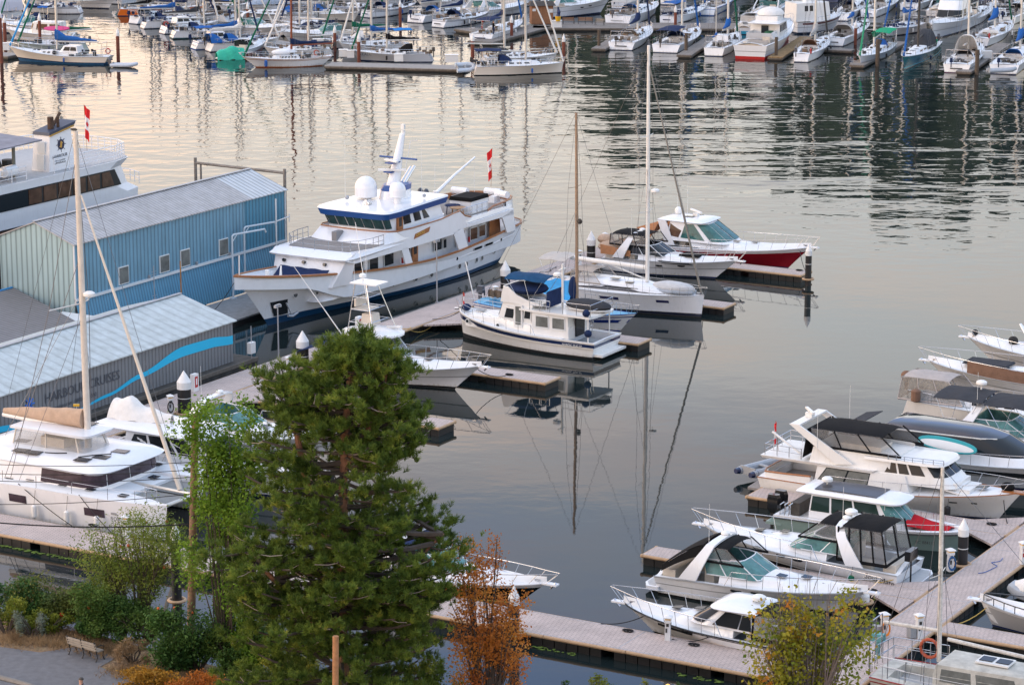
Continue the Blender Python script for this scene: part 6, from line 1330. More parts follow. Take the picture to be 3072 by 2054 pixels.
flag(sd, -6.2, -.6, 2.7, 1.9, .75); m = MB(); m.box((7.4, 0, 2.0), (1.3, .5, .1)); m.build('bow_pulpit', wood, sd, 0); m = MB(); m.sph((7.0, 0, 2.25), (.4, .3, .3), 10, 6); m.build('windlass_cover', cvblack, sd); slab(sd, (5.6, 0, 2.05), .6, .6, 0, glass, 'deck_hatch')
for x, z_ in ((1.2, .72), (4.3, .78), (-3.2, .7)): fender(sd, x, -2.38 if x < 3 else -1.75, z_, rub, .17, .6, (-2.1 if x < 3 else -1.6, 1.5))
for a, b_ in ((.4, .9), (1.6, 2.1), (4.2, 4.6), (5.3, 5.6)): flatwin(sd, SH, 0, 0, a, b_, 1.12, 1.22, glass, -1, 0, 'hawse_slot', .03)
MB().tube([(-4.6, -1.0, 2.8), (-6.4, -1.0, 4.0)], .07, 6).build('davit', gelc, sd)
# inflatable hanging behind
rb = boat('inflatable_boat', 'small grey inflatable tender with navy tips hanging off the motoryacht stern', 'inflatable boat', -64.2, 139.9, hd=40); rb.location.z = .55
def rib(parent, L, B, r, mat, tip=None, nose=False):
    m = MB(); a = L/2; b_ = B/2-r
    pts = [(-a, b_, 0), (a*.4, b_, .03), (a*.75, b_*.75, .1), (a, b_*.25 if not nose else 0, .2), (a, -b_*.25 if not nose else -.01, .2), (a*.75, -b_*.75, .1), (a*.4, -b_, .03), (-a, -b_, 0)]
    m.tube(pts, r, 10); m.build('tube', mat, parent)
    if tip:
        m = MB()
        for s in (1, -1): m.cyl((-a-.25, s*b_, 0), (-a+.25, s*b_, 0), r*.7, r*1.03, 10)
        m.build('tube_tip', tip, parent)
    m = MB(); m.box((-.1*a, 0, -.1), (1.7*a, 2*b_, .1)); m.box((0, 0, .12), (.25, 2*b_, .06)); m.box((-.9*a, 0, .1), (.08, 2*b_, .4)); m.build('floor', greyp, parent, 0)
rib(rb, 3.0, 1.6, .22, greyt, navy)
# dark roofed coupe yacht
sk, Hh, z, xw, LW = express('sleek white yacht with dark glossy roof beside the turquoise paddleboard', -53.6, 145.2, 14.6, 4.5, ck=.16, hatch=0, archm=False, over=1.8, fb=(1.2, 1.45, 1.85), ws=gel, railh=.7)
Sk = House([(z-.05, -6.0, .8, 4.6, 1.95, 1.75), (z+.5, -6.0, .6, 3.6, 1.9, 1.65), (z+1.35, -5.2, -.6, 1.8, 1.65, 1.4), (z+1.6, -4.8, -1.2, .8, 1.35, 1.1)], e=.7, n=10); Sk.mb(mi=[0, 1, 2, 2], camber=.12).build('coupe_cabin', [gel, glass, M('glossy dark roof', (.015, .02, .04), .12, coat=.6, noise=.2)], sk)
MB().tube([(Sk.pt(-1, u_, 1.98)) for u_ in (0, .3, .6, .9, 1.2, 1.5)], .05, 6).build('silver_trim', alu, sk)
MB().tube([(Sk.pt(1, u_, 1.98)) for u_ in (0, .3, .6, .9, 1.2, 1.5)], .05, 6).build('silver_trim', alu, sk)
pb = boat('paddleboard', 'white and turquoise paddleboard leaning along the dark-roofed yacht', 'paddleboard', -54.4, 142.75); pb.location.z = 2.55; pb.rotation_euler = (R(62), R(4), R(UH))
m = MB(); m.loft([[(x*1.75, y*.42*k, z_) for x, y in [(math.cos(a), math.copysign(abs(math.sin(a))**.8, math.sin(a))) for a in [i*math.pi/12 for i in range(24)]]] for k, z_ in ((.9, -.06), (1, 0), (.93, .06))]); m.build('board', M('paddleboard turquoise', (.01, .34, .38), .4), pb); m = MB(); m.loft([[(x*1.6, y*.42*k-.06, z_) for x, y in [(math.cos(a), math.sin(a)*.62) for a in [i*math.pi/12 for i in range(24)]]] for k, z_ in ((1, .06), (.93, .072))]); m.build('deck_pad', plast, pb)
for s in (1, -1): flatwin(sk, Hh, 0, 0, -2.0, 3.4, z-.55, z-.28, glass, s, .5, 'hull_window', .03)
m = MB(); m.sheet(lambda a, b: (-6.4-1.0*a, (b*2-1)*1.7, z+1.35-.2*a), 4, 4, .04); m.build('awning', cvgrey, sk)
# boat with charcoal bimini
eb, Hh, z, xw, LW = express('white cruiser with charcoal biminis and grey side cloth, behind the dark-roofed yacht', -53.5, 151.6, 12.5, 4.1, ck=.40, hatch=1, archm=True, over=1.6)
bimini(eb, xw-3.6, xw-.6, 1.7, z+2.1, cvgrey, base=z+.2, rise=.2); bimini(eb, xw-.5, xw+3.0, 1.7, z+2.0, cvgrey, base=z+.4, rise=.25)
m = MB(); m.box((xw-4.0, -1.95, z+.35), (2.6, .06, .9)); m.build('side_cloth', M('taupe cloth', (.15, .13, .12), .85, noise=.15), eb, 0); radome(eb, xw-1.5, .6, z+2.3, .33)
r2 = boat('inflatable_boat', 'grey inflatable on the stern of the cruiser with charcoal biminis', 'inflatable boat', -60.4, 151.0, hd=40); r2.location.z = .7; rib(r2, 2.9, 1.5, .22, greyt)
# sailboat with grey canopy, stern to the left
st, Hh, zz = sloop('cream sailboat with greyish-tan cockpit canopy and outboard on its stern rail', -57.0, 157.4, 12.0, 3.9, fb=(1.35, 1.2, 1.5), hullm=gelc, mast=0, stern=.85)
camper(st, -5.6, -2.6, 1.2, 1.35, 2.7, M('taupe canvas', (.42, .38, .36), .85, noise=.12, bump=.02), n=3, w0=1.55, lean0=.1, lean1=1.1, vm=M('dim vinyl', (.22, .21, .19), .15, alpha=.6, noise=.4, nscale=3)); m = MB(); m.sph((-6.2, 1.0, 2.15), (.38, .3, .35), 10, 7); m.box((-6.2, 1.0, 1.6), (.2, .15, .6)); m.build('covered_outboard', cvbrown, st)
fender(st, -4.4, -1.9, 1.75, cvbrown, .3, .8)
# bow-left boats
jn, Hh, z, xw, LW = express('white boat with brown weather cloth along its side and grey sunpad, bow to the left', -57.3, 165.3, 13.5, 4.2, flip=True, ck=.35, hatch=0, archm=False, over=1.7, fb=(1.1, 1.3, 1.6), ws=gel, railh=.8)
m = MB(); rows = [[(x, Hh.yd(t_)+.03, Hh.z(t_)+.02), (x, Hh.yd(t_)+.0, Hh.z(t_)+.78)] for t_, x in [(.2+.55*i/10, Hh.deck(.2+.55*i/10)[0]) for i in range(11)]]; m.loft(rows, False, False); m.build('weather_cloth', cvbrown, jn)
lettering('JEANNEAU', .4, plast, jn, (-.2, Hh.yd(.42)+.06, z+.25), (R(90), 0, R(180))); cushion(jn, 1.6, 4.6, 1.7, z+.6, cvgrey)
tr, Hh, z, xw, LW = express('white boat with long bow pulpit and raised hatch, upper right edge', -57.0, 171.5, 13.0, 4.3, flip=True, ck=.35, hatch=0, archm=False, over=2.2, fb=(1.2, 1.5, 1.95), railh=.7, ws=gel)
m = MB(); m.sheet(lambda a, b: (2.6+1.0*a, (b*2-1)*.6*(1-a*.8), z+.5+1.2*a), 3, 4, .06); m.build('raised_hatch', gel, tr); fender(tr, 1.5, 2.1, z+.3, rub, .2, .8); m = MB(); m.sph((3.9, .4, z+.6), (.35, .3, .3), 8, 6); m.sph((6.7, 0, z+.75), (.22, .2, .22), 8, 6); m.build('rope_bundle', ropeb, tr)
# weathered sailboat bottom right
grime = bpy.data.materials.new('grimy white paint'); grime = M('grimy white', (.50, .49, .44), .6, noise=.30, nscale=1.6)
ol, Hh, zz = sloop('weathered grimy white sailboat with pilothouse, rust streaks and old mast, bottom right corner', -39.2, 110.4, 11.8, 3.6, fb=(1.15, 1.1, 1.5), hullm=grime, deck=grime, stripe=M('rust red stripe', (.30, .03, .03), .7, noise=.4), mast=0, sover=.1, stern=.82, wl=.02)
OP = House([(1.2, -2.7, 1.3, 2.5, 1.25, 1.15), (1.7, -2.7, 1.3, 2.4, 1.22, 1.1), (2.15, -2.6, .9, 1.6, 1.12, 1.0)], e=.5, n=8); OP.mb(camber=.12).build('pilothouse', grime, ol); OP.panes(ol, [R4(.08, .44, .5, 1.65), R4(.50, .97, .5, 1.65), R4(1.1, 1.5, .8, 1.75), R4(1.56, 1.96, .8, 1.75)], pale, off=.02)
m = MB(); m.box((-.3, 0, 2.35), (1.5, 1.0, .08)); m.build('roof_frame', plast, ol, 0)
for x in (-.65, .1): slab(ol, (x, 0, 2.41), .6, .6, 0, glass, 'roof_hatch')
sailrig(ol, -2.9, 1.9, 8.8, M('peeling mast paint', (.60, .58, .54), .6, noise=.25, nscale=6), r=.11, boom=0, L=11, bow=(6.2, 0, 1.6), stern=(-5.9, 0, 1.3), beam=1.7, spreads=(.45,))
m = MB(); m.tube([(-2.9, 0, 3.3), (-5.6, .2, 3.2)], .09, 7); m.tube([(-2.3, -.6, 3.2), (3.4, -.7, 2.9)], .09, 7); m.build('boom', MATS['peeling mast paint'], ol)
ringbuoy(ol, (-3.9, 1.4, 1.9), .42, M('faded orange ring', (.45, .09, .04), .7)); m = MB(); m.box((-6.2, 1.0, 2.15), (.6, .35, .35)); m.box((-6.2, 1.0, 1.6), (.18, .15, .9)); m.build('outboard', M('teal outboard', (.10, .30, .32), .5), ol); railpath(ol, [(-3.0, 1.5), (-5.6, 1.35), (-5.8, 0), (-5.6, -1.35), (-3.0, -1.5)], 1.2, .95, sub=3); railpath(ol, [(-5.9, .7), (-5.9, -.7)], 1.3, 2.1, r=.03)
m = MB()
for x in (2.6, 4.0): m.tube([(x, -1.4, 1.3), (x+.3, -1.1, 2.3), (x+.4, 0, 2.6), (x+.3, 1.1, 2.3), (x, 1.4, 1.3)], .03, 6)
m.build('hoop_frame', alu, ol)
# grey motorboat and covered inflatable at right edge
gb, Hh, z, xw, LW = express('small motorboat with pale grey bow and black bow rail at the right edge', -40.0, 121.4, 8.0, 2.6, flip=True, hullm=gel, ck=.4, hatch=0, over=.7, archm=False, fb=(.9, 1.0, 1.25), railh=.35, platform=False, rail=False, ws=glass)
Hh.rail(gb, .6, .35, .97, 5, over=.0, mat=blackp, name='bow_rail', r=.03); m = MB()
for s in (-1, 1):
    rows = [[Hh.pt(t_, .1, s, .012), Hh.pt(t_, .88, s, .012)] for t_ in [i/16 for i in range(17)]]; m.loft(rows, False, False)
m.build('grey_topsides', M('pale grey hull', (.40, .41, .43), .3), gb)
r3 = boat('inflatable_boat', 'inflatable with white ribbed cover at the right edge by the dock', 'inflatable boat', -42.6, 126.3, flip=True); r3.location.z = .3; rib(r3, 3.6, 1.9, .3, greyt); m = MB(); m.sph((0, 0, .3), (1.9, .95, .55), 14, 8); m.build('ribbed_cover', cvwhite, r3)

# ---- mooring lines and dock clutter
def mline(label, a, b, sag=.25, r=.022, mat=ropeb):
    a, b = Vector(a), Vector(b); m = MB(); m.tube([a.lerp(b, k/8)+Vector((0, 0, -4*sag*(k/8)*(1-k/8))) for k in range(9)], r, 5); tag(m.build('mooring_line', mat), label, 'mooring line')
yl = M('yellow rope', (.55, .38, .10), .9)
for lb, a, b, sg, mt in [('yellow line drooping from the dock corner to the sportfisher slip', UV(-100.7, 164.0, .55), UV(-100.6, 160.2, .5), .45, yl), ('bow line of the tug-style trawler', UV(-97.6, 162.2, 1.9), UV(-100.9, 163.6, .6), .2, ropeb), ('bow line of the red-hulled cruiser to the outer finger', UV(-86.6, 194.3, 1.7), UV(-85.2, 192.4, .6), .3, ropeb),
    ('bow line of the sportfisher to its finger', UV(-88.8, 149.2, 1.5), UV(-88.0, 151.6, .6), .25, ropeb), ('bow line of the bow-left cruiser on the bottom dock', UV(-57.4, 111.8, 1.0), UV(-59.2, 110.9, .6), .15, ropeb), ('spring line of the bow-left cruiser', UV(-53.4, 110.9, 1.0), UV(-55.3, 110.6, .6), .2, ropeb),
    ('yellow bow line of the small grey motorboat', UV(-43.9, 121.4, 1.0), UV(-45.4, 118.6, .6), .35, yl), ('black bow line from the catamaran to the dock cleat', UV(-95.4, 112.2, 2.0), UV(-90.6, 110.9, .6), .1, ropeb), ('second black line from the catamaran to the dock', UV(-91.2, 112.1, 2.0), UV(-88.0, 110.9, .6), .1, ropeb), ('bow line of the white sloop with tallest mast', UV(-85.9, 175.9, 1.4), UV(-86.6, 177.5, .6), .2, ropeb),
    ('bow line of the white motoryacht', UV(-49.4, 138.2, 1.5), UV(-48.4, 136.2, .6), .2, ropeb), ('stern line of the lower black-canopied cruiser', UV(-59.0, 121.2, .9), UV(-61.0, 122.2, .6), .15, rope), ('dark line from the big yacht bow to the low float', UV(-112.4, 156.2, 3.6), UV(-114.2, 152.0, .6), .8, ropeb), ('stern line of the upper cruiser to the dock corner', UV(-49.6, 123.6, .8), UV(-51.6, 122.8, .6), .15, yl)]: mline(lb, a, b, sg, .024, mt)
bk = thing('boat_hook', 'yellow-headed brush pole leaning beside the covered flybridge cruiser', 'boat brush', UV(-100.0, 123.4, .6), 0); m = MB(); m.tube([(0, 0, 0), (-.3, .2, 2.6)], .025, 5); m.build('handle', alu, bk); m = MB(); m.box((-.3, .2, 2.65), (.35, .14, .12)); m.build('brush_head', yellow, bk, 0)
for i, (u0, v0) in enumerate(((-102.0, 158.0), (-102.4, 181.5), (-66.0, 109.2), (-46.6, 127.2), (-46.5, 140.0))):
    m = MB(); rr = random.Random(i); p = [(0, 0, 0)]
    for k in range(9): p.append((p[-1][0]+rr.uniform(.15, .5), p[-1][1]+rr.gauss(0, .16), 0))
    m.tube(p, .02, 5); o = m.build('loose_cord', (yellow, ropeb, ropeb, bluet, ropeb)[i], None, loc=UV(u0, v0, DZ+.025)); o.rotation_euler = (0, 0, R(50 if i != 2 else -28)); tag(o, ['yellow cord lying on the left dock below the yacht', 'black cord lying on the left dock by the blue biminis', 'black cord on the bottom dock near the orange tree', 'blue cord on the right-hand dock by the hose pedestal', 'black cord on the right-hand dock near the motoryacht bow'][i], 'cord')
# ================================================================ HARBOUR CRUISE SHIP (behind the blue boathouse)
cs = thing('cruise_ship', 'white harbour cruise ship with brown windows and a tall white funnel, upper left', 'cruise ship', UV(-134, 150), VH)
# local: x = v-150, y = -(u+134); near side at y=0
SL0, SL1 = -22, 24.2
def shipring(z, dx, w0, k=1.0): # plan outline with a rounded stern at the far end
    pts = [(SL0, 0+w0), (SL1-3+dx, 0+w0), (SL1-1+dx, .5+w0), (SL1+dx, 2+w0), (SL1+.4+dx, 5), (SL1+dx, 8-w0), (SL1-1+dx, 9.5-w0), (SL1-3+dx, 10-w0), (SL0, 10-w0)]; return [(x, y, z) for x, y in pts]
MB().loft([shipring(-.3, .6, 0), shipring(2.6, .9, 0), shipring(3.6, 1.0, 0)]).build('hull', [M('dark hull', (.03, .03, .035), .4)], cs, 20)
MB().loft([shipring(3.6, .6, 0), shipring(5.6, .8, .0), shipring(6.2, -.6, 0), shipring(7.6, -1.3, 0), shipring(8.15, -.4, -.05)]).build('superstructure', gel, cs, 20)
MB().loft([shipring(8.152, -.3, .15), shipring(8.19, -.3, .15)]).build('upper_deck', deckg, cs, 0)
m = MB(); m.side([(-22, 6.25), (21.2, 6.25), (20.4, 7.55), (-22, 7.55)], -.05, -.012); wb = m.build('window_band', glass, cs, 0)
for i in range(20):
    x = 18.8-1.75*i-(0 if i < 6 else 3.6)
    m = MB(); m.side([(x, 6.35), (x+1.45, 6.35), (x+1.45-(.5 if i == 0 else 0), 7.45), (x, 7.45)], -.09, -.03); m.build('window', glassw, wb, 0)
m = MB(); m.side([(4, 4.0), (22.5, 4.0), (22, 4.9), (4, 4.9)], -.05, -.012); wb = m.build('lower_window_band', glass, cs, 0)
for i in range(9): x = 20.4-1.75*i; m = MB(); m.side([(x, 4.1), (x+1.45, 4.1), (x+1.4, 4.8), (x, 4.8)], -.09, -.03); m.build('window', glassw, wb, 0)
def shiprail(x0, x1, ys=0.25, z=8.19, h=1.1):
    pts = [(x0, ys), (SL1-3.4, ys), (SL1-1.6, .7), (SL1-.6, 2.1), (SL1-.2, 5), (SL1-.6, 7.9), (SL1-1.6, 9.3), (SL1-3.4, 9.75), (x0, 9.75)]; railpath(cs, pts, z, h, bars=(1., .75, .5, .25), r=.035, sub=4, name='deck_railing', mat=gel)
shiprail(13.5, 24)
railpath(cs, [(10.3, .3), (2.0, .3)], 8.19, 1.0, bars=(1., .6, .3), r=.035, sub=5, name='deck_railing', mat=gel)
railpath(cs, [(SL1+.6, 1.0), (SL1+1.4, 2.5), (SL1+1.5, 6)], 5.7, .9, bars=(1., .5), r=.03, sub=2, name='stern_railing', mat=gel)
# funnel
m = MB(); m.loft([[(13.7, .9, 8.1), (16.8, .9, 8.1), (16.8, 2.6, 8.1), (13.7, 2.6, 8.1)], [(14.0, 1.0, 10.9), (16.5, 1.0, 11.3), (16.5, 2.5, 11.3), (14.0, 2.5, 10.9)]]); m.build('funnel', gel, cs, 0)
m = MB(); m.loft([[(13.9, .95, 10.92), (16.9, .95, 11.4), (16.9, 2.55, 11.4), (13.9, 2.55, 10.92)], [(13.95, .95, 11.15), (17.2, .95, 11.7), (17.2, 2.55, 11.7), (13.95, 2.55, 11.15)]]); m.build('funnel_cap', M('slate blue paint', (.035, .05, .09), .5), cs, 0)
m = MB(); m.side([(13.9, 10.84), (16.8, 11.3), (16.8, 11.42), (13.9, 10.96)], .88, .94); m.build('gold_band', M('ochre paint', (.45, .26, .06), .5), cs, 0)
m = MB(); m.cyl((14.9, 1.6, 11.3), (14.9, 1.6, 12.2), .25, n=10); m.cyl((15.5, 1.9, 11.4), (16.4, 1.9, 12.3), .12, n=8); m.cyl((15.4, 1.3, 11.4), (15.4, 1.3, 12.2), .12, n=8); m.build('exhaust_pipe', M('sooty rust', (.07, .04, .025), .8, noise=.4), cs)
m = MB(); m.cyl((15.25, .99, 10.1), (15.25, .94, 10.1), .40, n=20)
for k in range(8): a = k*math.pi/4; m.cyl((15.25+.38*math.cos(a), .95, 10.1+.38*math.sin(a)), (15.25+.58*math.cos(a), .94, 10.1+.58*math.sin(a)), .025, n=5)
em = m.build('wheel_emblem', M('emblem navy', (.02, .025, .06), .5), cs)
for o in (em,): o.scale.z = 1.0
m = MB(); m.sph((15.25, .93, 10.1), (.11, .02, .27), 10, 8); m.sph((15.32, .93, 10.22), (.12, .02, .07), 8, 6); m.sph((15.18, .93, 9.95), (.14, .02, .06), 8, 6); m.build('gold_figure', M('gold leaf', (.55, .30, .05), .4), em)
lettering('HARBOUR', .38, ds, cs, (14.15, .90, 9.1), (R(90), R(-2), 0)); lettering('CRUISES', .38, ds, cs, (14.25, .885, 8.68), (R(90), R(-2), 0))
m = MB(); m.box((13.83, 1.7, 10.0), (.08, .7, .9)); m.box((13.7, 1.7, 8.9), (.08, .7, 1.1)); m.build('funnel_door', trimw, cs, 0)
# canopy at left, posts, life rafts
m = MB(); m.add([(-14, -.2, 10.6), (12.4, .4, 10.9), (11.8, 6.5, 11.3), (-14, 6.5, 11.2), (-14, -.2, 10.5), (12.4, .4, 10.8), (11.8, 6.5, 11.2), (-14, 6.5, 11.1)], [(0, 1, 2, 3), (4, 7, 6, 5), (0, 4, 5, 1), (1, 5, 6, 2), (2, 6, 7, 3), (3, 7, 4, 0)]); m.build('deck_canopy', M('lavender grey fabric', (.20, .20, .24), .6, noise=.25, nscale=1), cs, 0)
m = MB(); 
for x in (10, 4.5, -1): m.cyl((x, 1.2, 8.2), (x, 1.2, 10.8), .13, n=8)
m.build('canopy_post', M('grey green post', (.16, .17, .15), .7), cs)
for x in (5.2, 7.0, 9.0):
    m = MB(); m.tube([(x-.75, .85, 8.95), (x-.62, .85, 8.95), (x+.62, .85, 8.95), (x+.75, .85, 8.95)], [.2, .42, .42, .2], 14)
    m.build('liferaft_canister', gel, cs); 
m = MB()
for x in (5.2, 7.0, 9.0):
    m.tube([(x-.4, .6, 8.2), (x-.4, .6, 8.6)], .04); m.tube([(x+.4, .6, 8.2), (x+.4, .6, 8.6)], .04)
m.build('raft_cradle', galv, cs); m = MB(); m.box((9.5, 4, 9.0), (3, 2, 1.2), top=.8); m.cyl((11.5, 3, 8.2), (11.5, 3, 9.3), .5, n=12); m.build('deck_gear', M('dark deck gear', (.08, .08, .08), .8, noise=.3), cs, 0)
f_ = flag(cs, 23.4, 5.0, 8.2, 3.7, 1.5)

# ================================================================ FAR MARINA
concr = M('pale dock concrete', (.30, .28, .26), .85, noise=.2)
def pxdock(label, a, b, w, z=.45, mat=None, name='marina_dock', cat='dock'):
    p, q = P(*a, z), P(*b, z); d = q-p; L = d.length; th = thing(name, label, cat, ((p.x+q.x)/2, (p.y+q.y)/2, 0), math.degrees(math.atan2(d.y, d.x)))
    m = MB(); m.box((0, 0, z-.05), (L, w, .1)); m.build('deck', mat or oldk, th, 0); m = MB(); m.box((0, 0, z-.2), (L+.04, w+.06, .18)); m.build('edge_timber', M('old dock edge', (.13, .11, .09), .9, noise=.4), th, 0); m = MB(); m.box((0, 0, .0), (L-.3, w-.3, .5)); m.build('float', floatm, th, 0); return th
pxdock('pale far dock with white boxes left of the centre sloop', (985, 192), (1400, 203), 3.6, mat=concr); pxdock('weathered curved dock carrying the brown shed', (1440, 125), (1620, 78), 3.5); pxdock('weathered dock with benches beside the brown shed', (1600, 76), (2240, 78), 6.5)
pxdock('left far dock beside the first brown pile', (-30, 160), (45, 165), 3.0, mat=concr); pxdock('walkway among the far boats above the orange hull', (560, -10), (600, 60), 3.2); pxdock('far floating dock behind the red-masted sailboat', (800, 120), (960, 150), 2.5, mat=concr); pxdock('short finger by the three-fendered sloop', (1385, 85), (1450, 95), 2.5)
for a, b, lb in (((1795, 146), (1880, 100), 'finger with timber pile left of the navy-covered sloop'), ((2052, 165), (2140, 110), 'finger with timber pile left of the white-canopied sailboat'), ((2325, 172), (2420, 110), 'yellowish timber finger right of the red-bottomed cruiser'),
                 ((2570, 195), (2700, 125), 'rotting finger left of the teal-hulled yacht'), ((2890, 215), (3010, 130), 'finger with orange float left of the last yacht'), ((2440, 145), (2560, 150), 'cross dock behind the grey-covered sailboat')):
    pxdock(lb, a, b, 1.8, mat=M('tan old planks', (.25, .16, .07), .9, noise=.4) if 'yellow' in lb else None, name='finger_dock')
FP = [(5, 190, 30, .22), (16, 132, 46, .22), (121, 140, 40, .2), (355, 182, 85, .22), (744, 75, 18, .2), (926, 142, 84, .2), (1005, 155, 76, .2), (1077, 188, 102, .21), (1201, 86, 0, .2), (1418, 190, 100, .22), (1691, 178, 104, .21), (1535, 118, 65, .2), (2026, 85, 18, .2), (2566, 135, 76, .2)]
nm = ['at the left edge', 'beside the left dock', 'behind the furled blue jib', 'by the inflatable dinghy', 'among the boats behind the jade tarp', 'behind the navy sail cover', 'by the orange life ring', 'in front of the grey-white lettered sloop', 'dark and tall left of the round-sterned sloop', 'left of the centre sloop stern', 'at the centre sloop bow', 'beside the flagged white stern', 'between the big davits yacht and the blue bimini', 'next to the grey-domed sailboat']
for (x, y, yt, r), n_ in zip(FP, nm): h = ptop(x, y, yt); pile(x, y, max(2.5, h-.6), r, rust, 'brown-red steel pile '+n_, cone=.65, collar=False)
for (x, y, yt, r), n_ in zip([(1797, 148, 90, .2), (2058, 162, 100, .21), (2328, 178, 112, .2), (2632, 200, 118, .26), (2930, 225, 150, .25)], ['left of the navy-covered sloop', 'right of the navy bimini sloop', 'beside the red-bottomed cruiser', 'at the rotting finger', 'with the orange float']):
    h = ptop(x, y, yt); pile(x, y, h, r, oldp, 'dark timber pile '+n_, cap=None, collar=False)
def far(label, bow, aft, B=3.3, **k):
    p, q = P(*bow), P(*aft); d = p-q; L = d.length; c = (p+q)/2
    over = k.pop('over', .9)
    r = sloop(label, 0, 0, L+over, B, pos=(c.x, c.y, 0), hd=math.degrees(math.atan2(d.y, d.x)), over=over, lite=True, **k); return r
def farm(label, bow, aft, B=3.6, **k):
    p, q = P(*bow), P(*aft); d = p-q; L = d.length; c = (p+q)/2; over = k.pop('over', 1.2); k.setdefault('fb', (.9, 1.05, 1.5)); k.setdefault('platform', False)
    return express(label, 0, 0, L+over, B, pos=(c.x, c.y, 0), hd=math.degrees(math.atan2(d.y, d.x)), over=over, lite=True, **k)
cr_ = gelc; ww = mastw
far('white pilothouse sailboat with bright blue sail cover, nearest at upper left', (60, 183), (318, 193), 3.4, doghouse=True, cover=cvblue, boom=5.5, mast=14, mx=.56, bot=antib, stripe=None, jib=cvcyan, wl=.20, ring=redp, coverh=.7, fb=(1.0, .95, 1.75), over=1.4, sover=.7, stern=.55, spreads=(.4, .7), hullm=M('peachy white hull', (.78, .72, .64), .25))  # white hull, with the peach evening glow put into its base colour
d1 = thing('inflatable_boat', 'pale grey inflatable with outboard trailing the blue-covered sailboat', 'inflatable boat', P(372, 196, .25), -8); rib(d1, 3.1, 1.5, .22, M('pale grey tube', (.50, .55, .62), .5), nose=True); m = MB(); m.box((-1.75, 0, .35), (.35, .3, .5), top=.8); m.build('outboard', MATS['dark outboard'], d1)
far('pale green-grey sailboat with dark green sail cover behind the first sailboat', (75, 158), (265, 150), 3., cover=cvgreen, boom=4.5, mast=12, mx=.5, jib=cvgreen, hullm=M('pale green hull', (.50, .58, .54), .35))
a_ = farm('cream cabin cruiser with brown windows under the pink paddleboard', (45, 122), (225, 128), 3.2, archm=False, hatch=0, ws=gelc, hullm=gelc); 
Hc = House([(a_[2], -2.6, 1.0, 1.8, 1.15, 1.0), (a_[2]+1.5, -2.5, .7, 1.3, 1.1, .9)], e=.5); Hc.mb(camber=.1).build('cabin', gelc, a_[0]); Hc.panes(a_[0], [R4(.1, .4, .35, .85), R4(.5, .95, .35, .85), R4(1.1, 1.9, .4, .85)], glassw)
pk = thing('paddleboard', 'pink and white paddleboard lying on the cream cabin roof', 'paddleboard', P(170, 86, 3.0), 0); pk.rotation_euler = (R(35), 0, R(4)); m = MB(); m.loft([[(x*1.6, y*.42, z_) for x, y in [(math.cos(a), math.sin(a)) for a in [i*math.pi/9 for i in range(18)]]] for z_ in (-.06, .06)]); m.m = [0]*len(m.m); m.build('board', M('board pink', (.62, .05, .20), .4), pk)
farm('white sailboat hull with blue folded awning behind the cream cabin cruiser', (10, 100), (130, 96), 3, archm=False, hatch=1)
far('white sloop with blue bimini at the far upper left', (20, 84), (150, 82), 3, bim=cvblue, mast=12, cover=cvnavy, boom=3.5)
far('cream sailboat with lavender winter cover at the top left corner', (-60, 62), (60, 52), 3.4, tarp=(M('lavender cover', (.50, .50, .56), .8), -3, 3, 1.8), mast=13, cover=None, hullm=cr_)
far('orange-hulled sailboat with navy sail cover', (600, 44), (352, 47), 3.2, hullm=orange, cover=cvnavy, boom=5, mast=13, mx=.5, over=.8, doghouse=False)
far('small white double-ender with yellow horseshoe float behind the dark pile', (505, 60), (398, 73), 2.8, cover=cvblack, boom=4, mast=11)
m = None
far('white sloop with dark outboard bracket above the red life ring', (590, 78), (425, 86), 3., cover=cvblue, boom=5, mast=12, mx=.6)
far('rounded-stern white sailboat carrying the red life ring', (640, 92), (484, 102), 3., cover=cvgrey, boom=5, mast=12.5, mx=.7, ring=redp, doghouse=True)
lb_ = far('white sloop with lettered side and teal waterline', (715, 108), (512, 116), 3.2, cover=None, mast=13, boot=M('teal', (.02, .16, .18), .4), mx=.5, wl=.10); lettering('Chat bleu', .5, ds, lb_[0], (-2.4, -1.62, .62), (R(86), 0, 0))
far('white sailboat with royal blue canopy frame and lashed flags at its stern', (760, 138), (578, 148), 3.2, cover=cvblue, boom=5, mast=13, mx=.72, bim=cvblue, stripe=cvblue, doghouse=True)
far('cream round-sterned boat with royal blue cockpit cloths', (820, 143), (622, 155), 3.1, hullm=gelc, dod=cvblue, cover=cvwhite, mast=12, boom=4, tarp=(cvblue, -4.4, -2.4, 1.1))
jd = thing('rowing_boat', 'small dinghy completely draped in jade green tarp', 'dinghy', P(688, 178, 0), 15); m = MB(); m.sheet(lambda a, b: (-1.6+3.4*a, (b*2-1)*1.0, 1.55*(1-abs(b*2-1)**3)*(.55+.45*math.sin(a*2.6))+.1*math.sin(a*14)), 10, 8, .04); m.build('jade_tarp', cvjade, jd); m = MB(); m.sph((0, 0, .15), (1.8, .8, .3), 12, 6); m.build('hull', gelc, jd)
farm('small maroon runabout with grey outboard next to the jade tarp', (785, 158), (702, 178), 2.2, hullm=redp, archm=False, hatch=0, rail=False, ws=glass, lower=M('maroon hull', (.12, .015, .02), .3))
wd_, Hh, zz = far('long-keeled white wooden sailboat with red-brown mast and navy sail cover', (768, 203), (962, 196), 3.0, mast=13, mx=.45, mastm=M('red brown mast', (.24, .06, .025), .5), cover=cvnavy, boom=5.2, over=1.6, sover=1.3, stern=.5, fb=(1.15, .95, 1.3), stripe=wood, portn=5, bot=antir, ring=MATS['faded orange ring'], fenders=None)
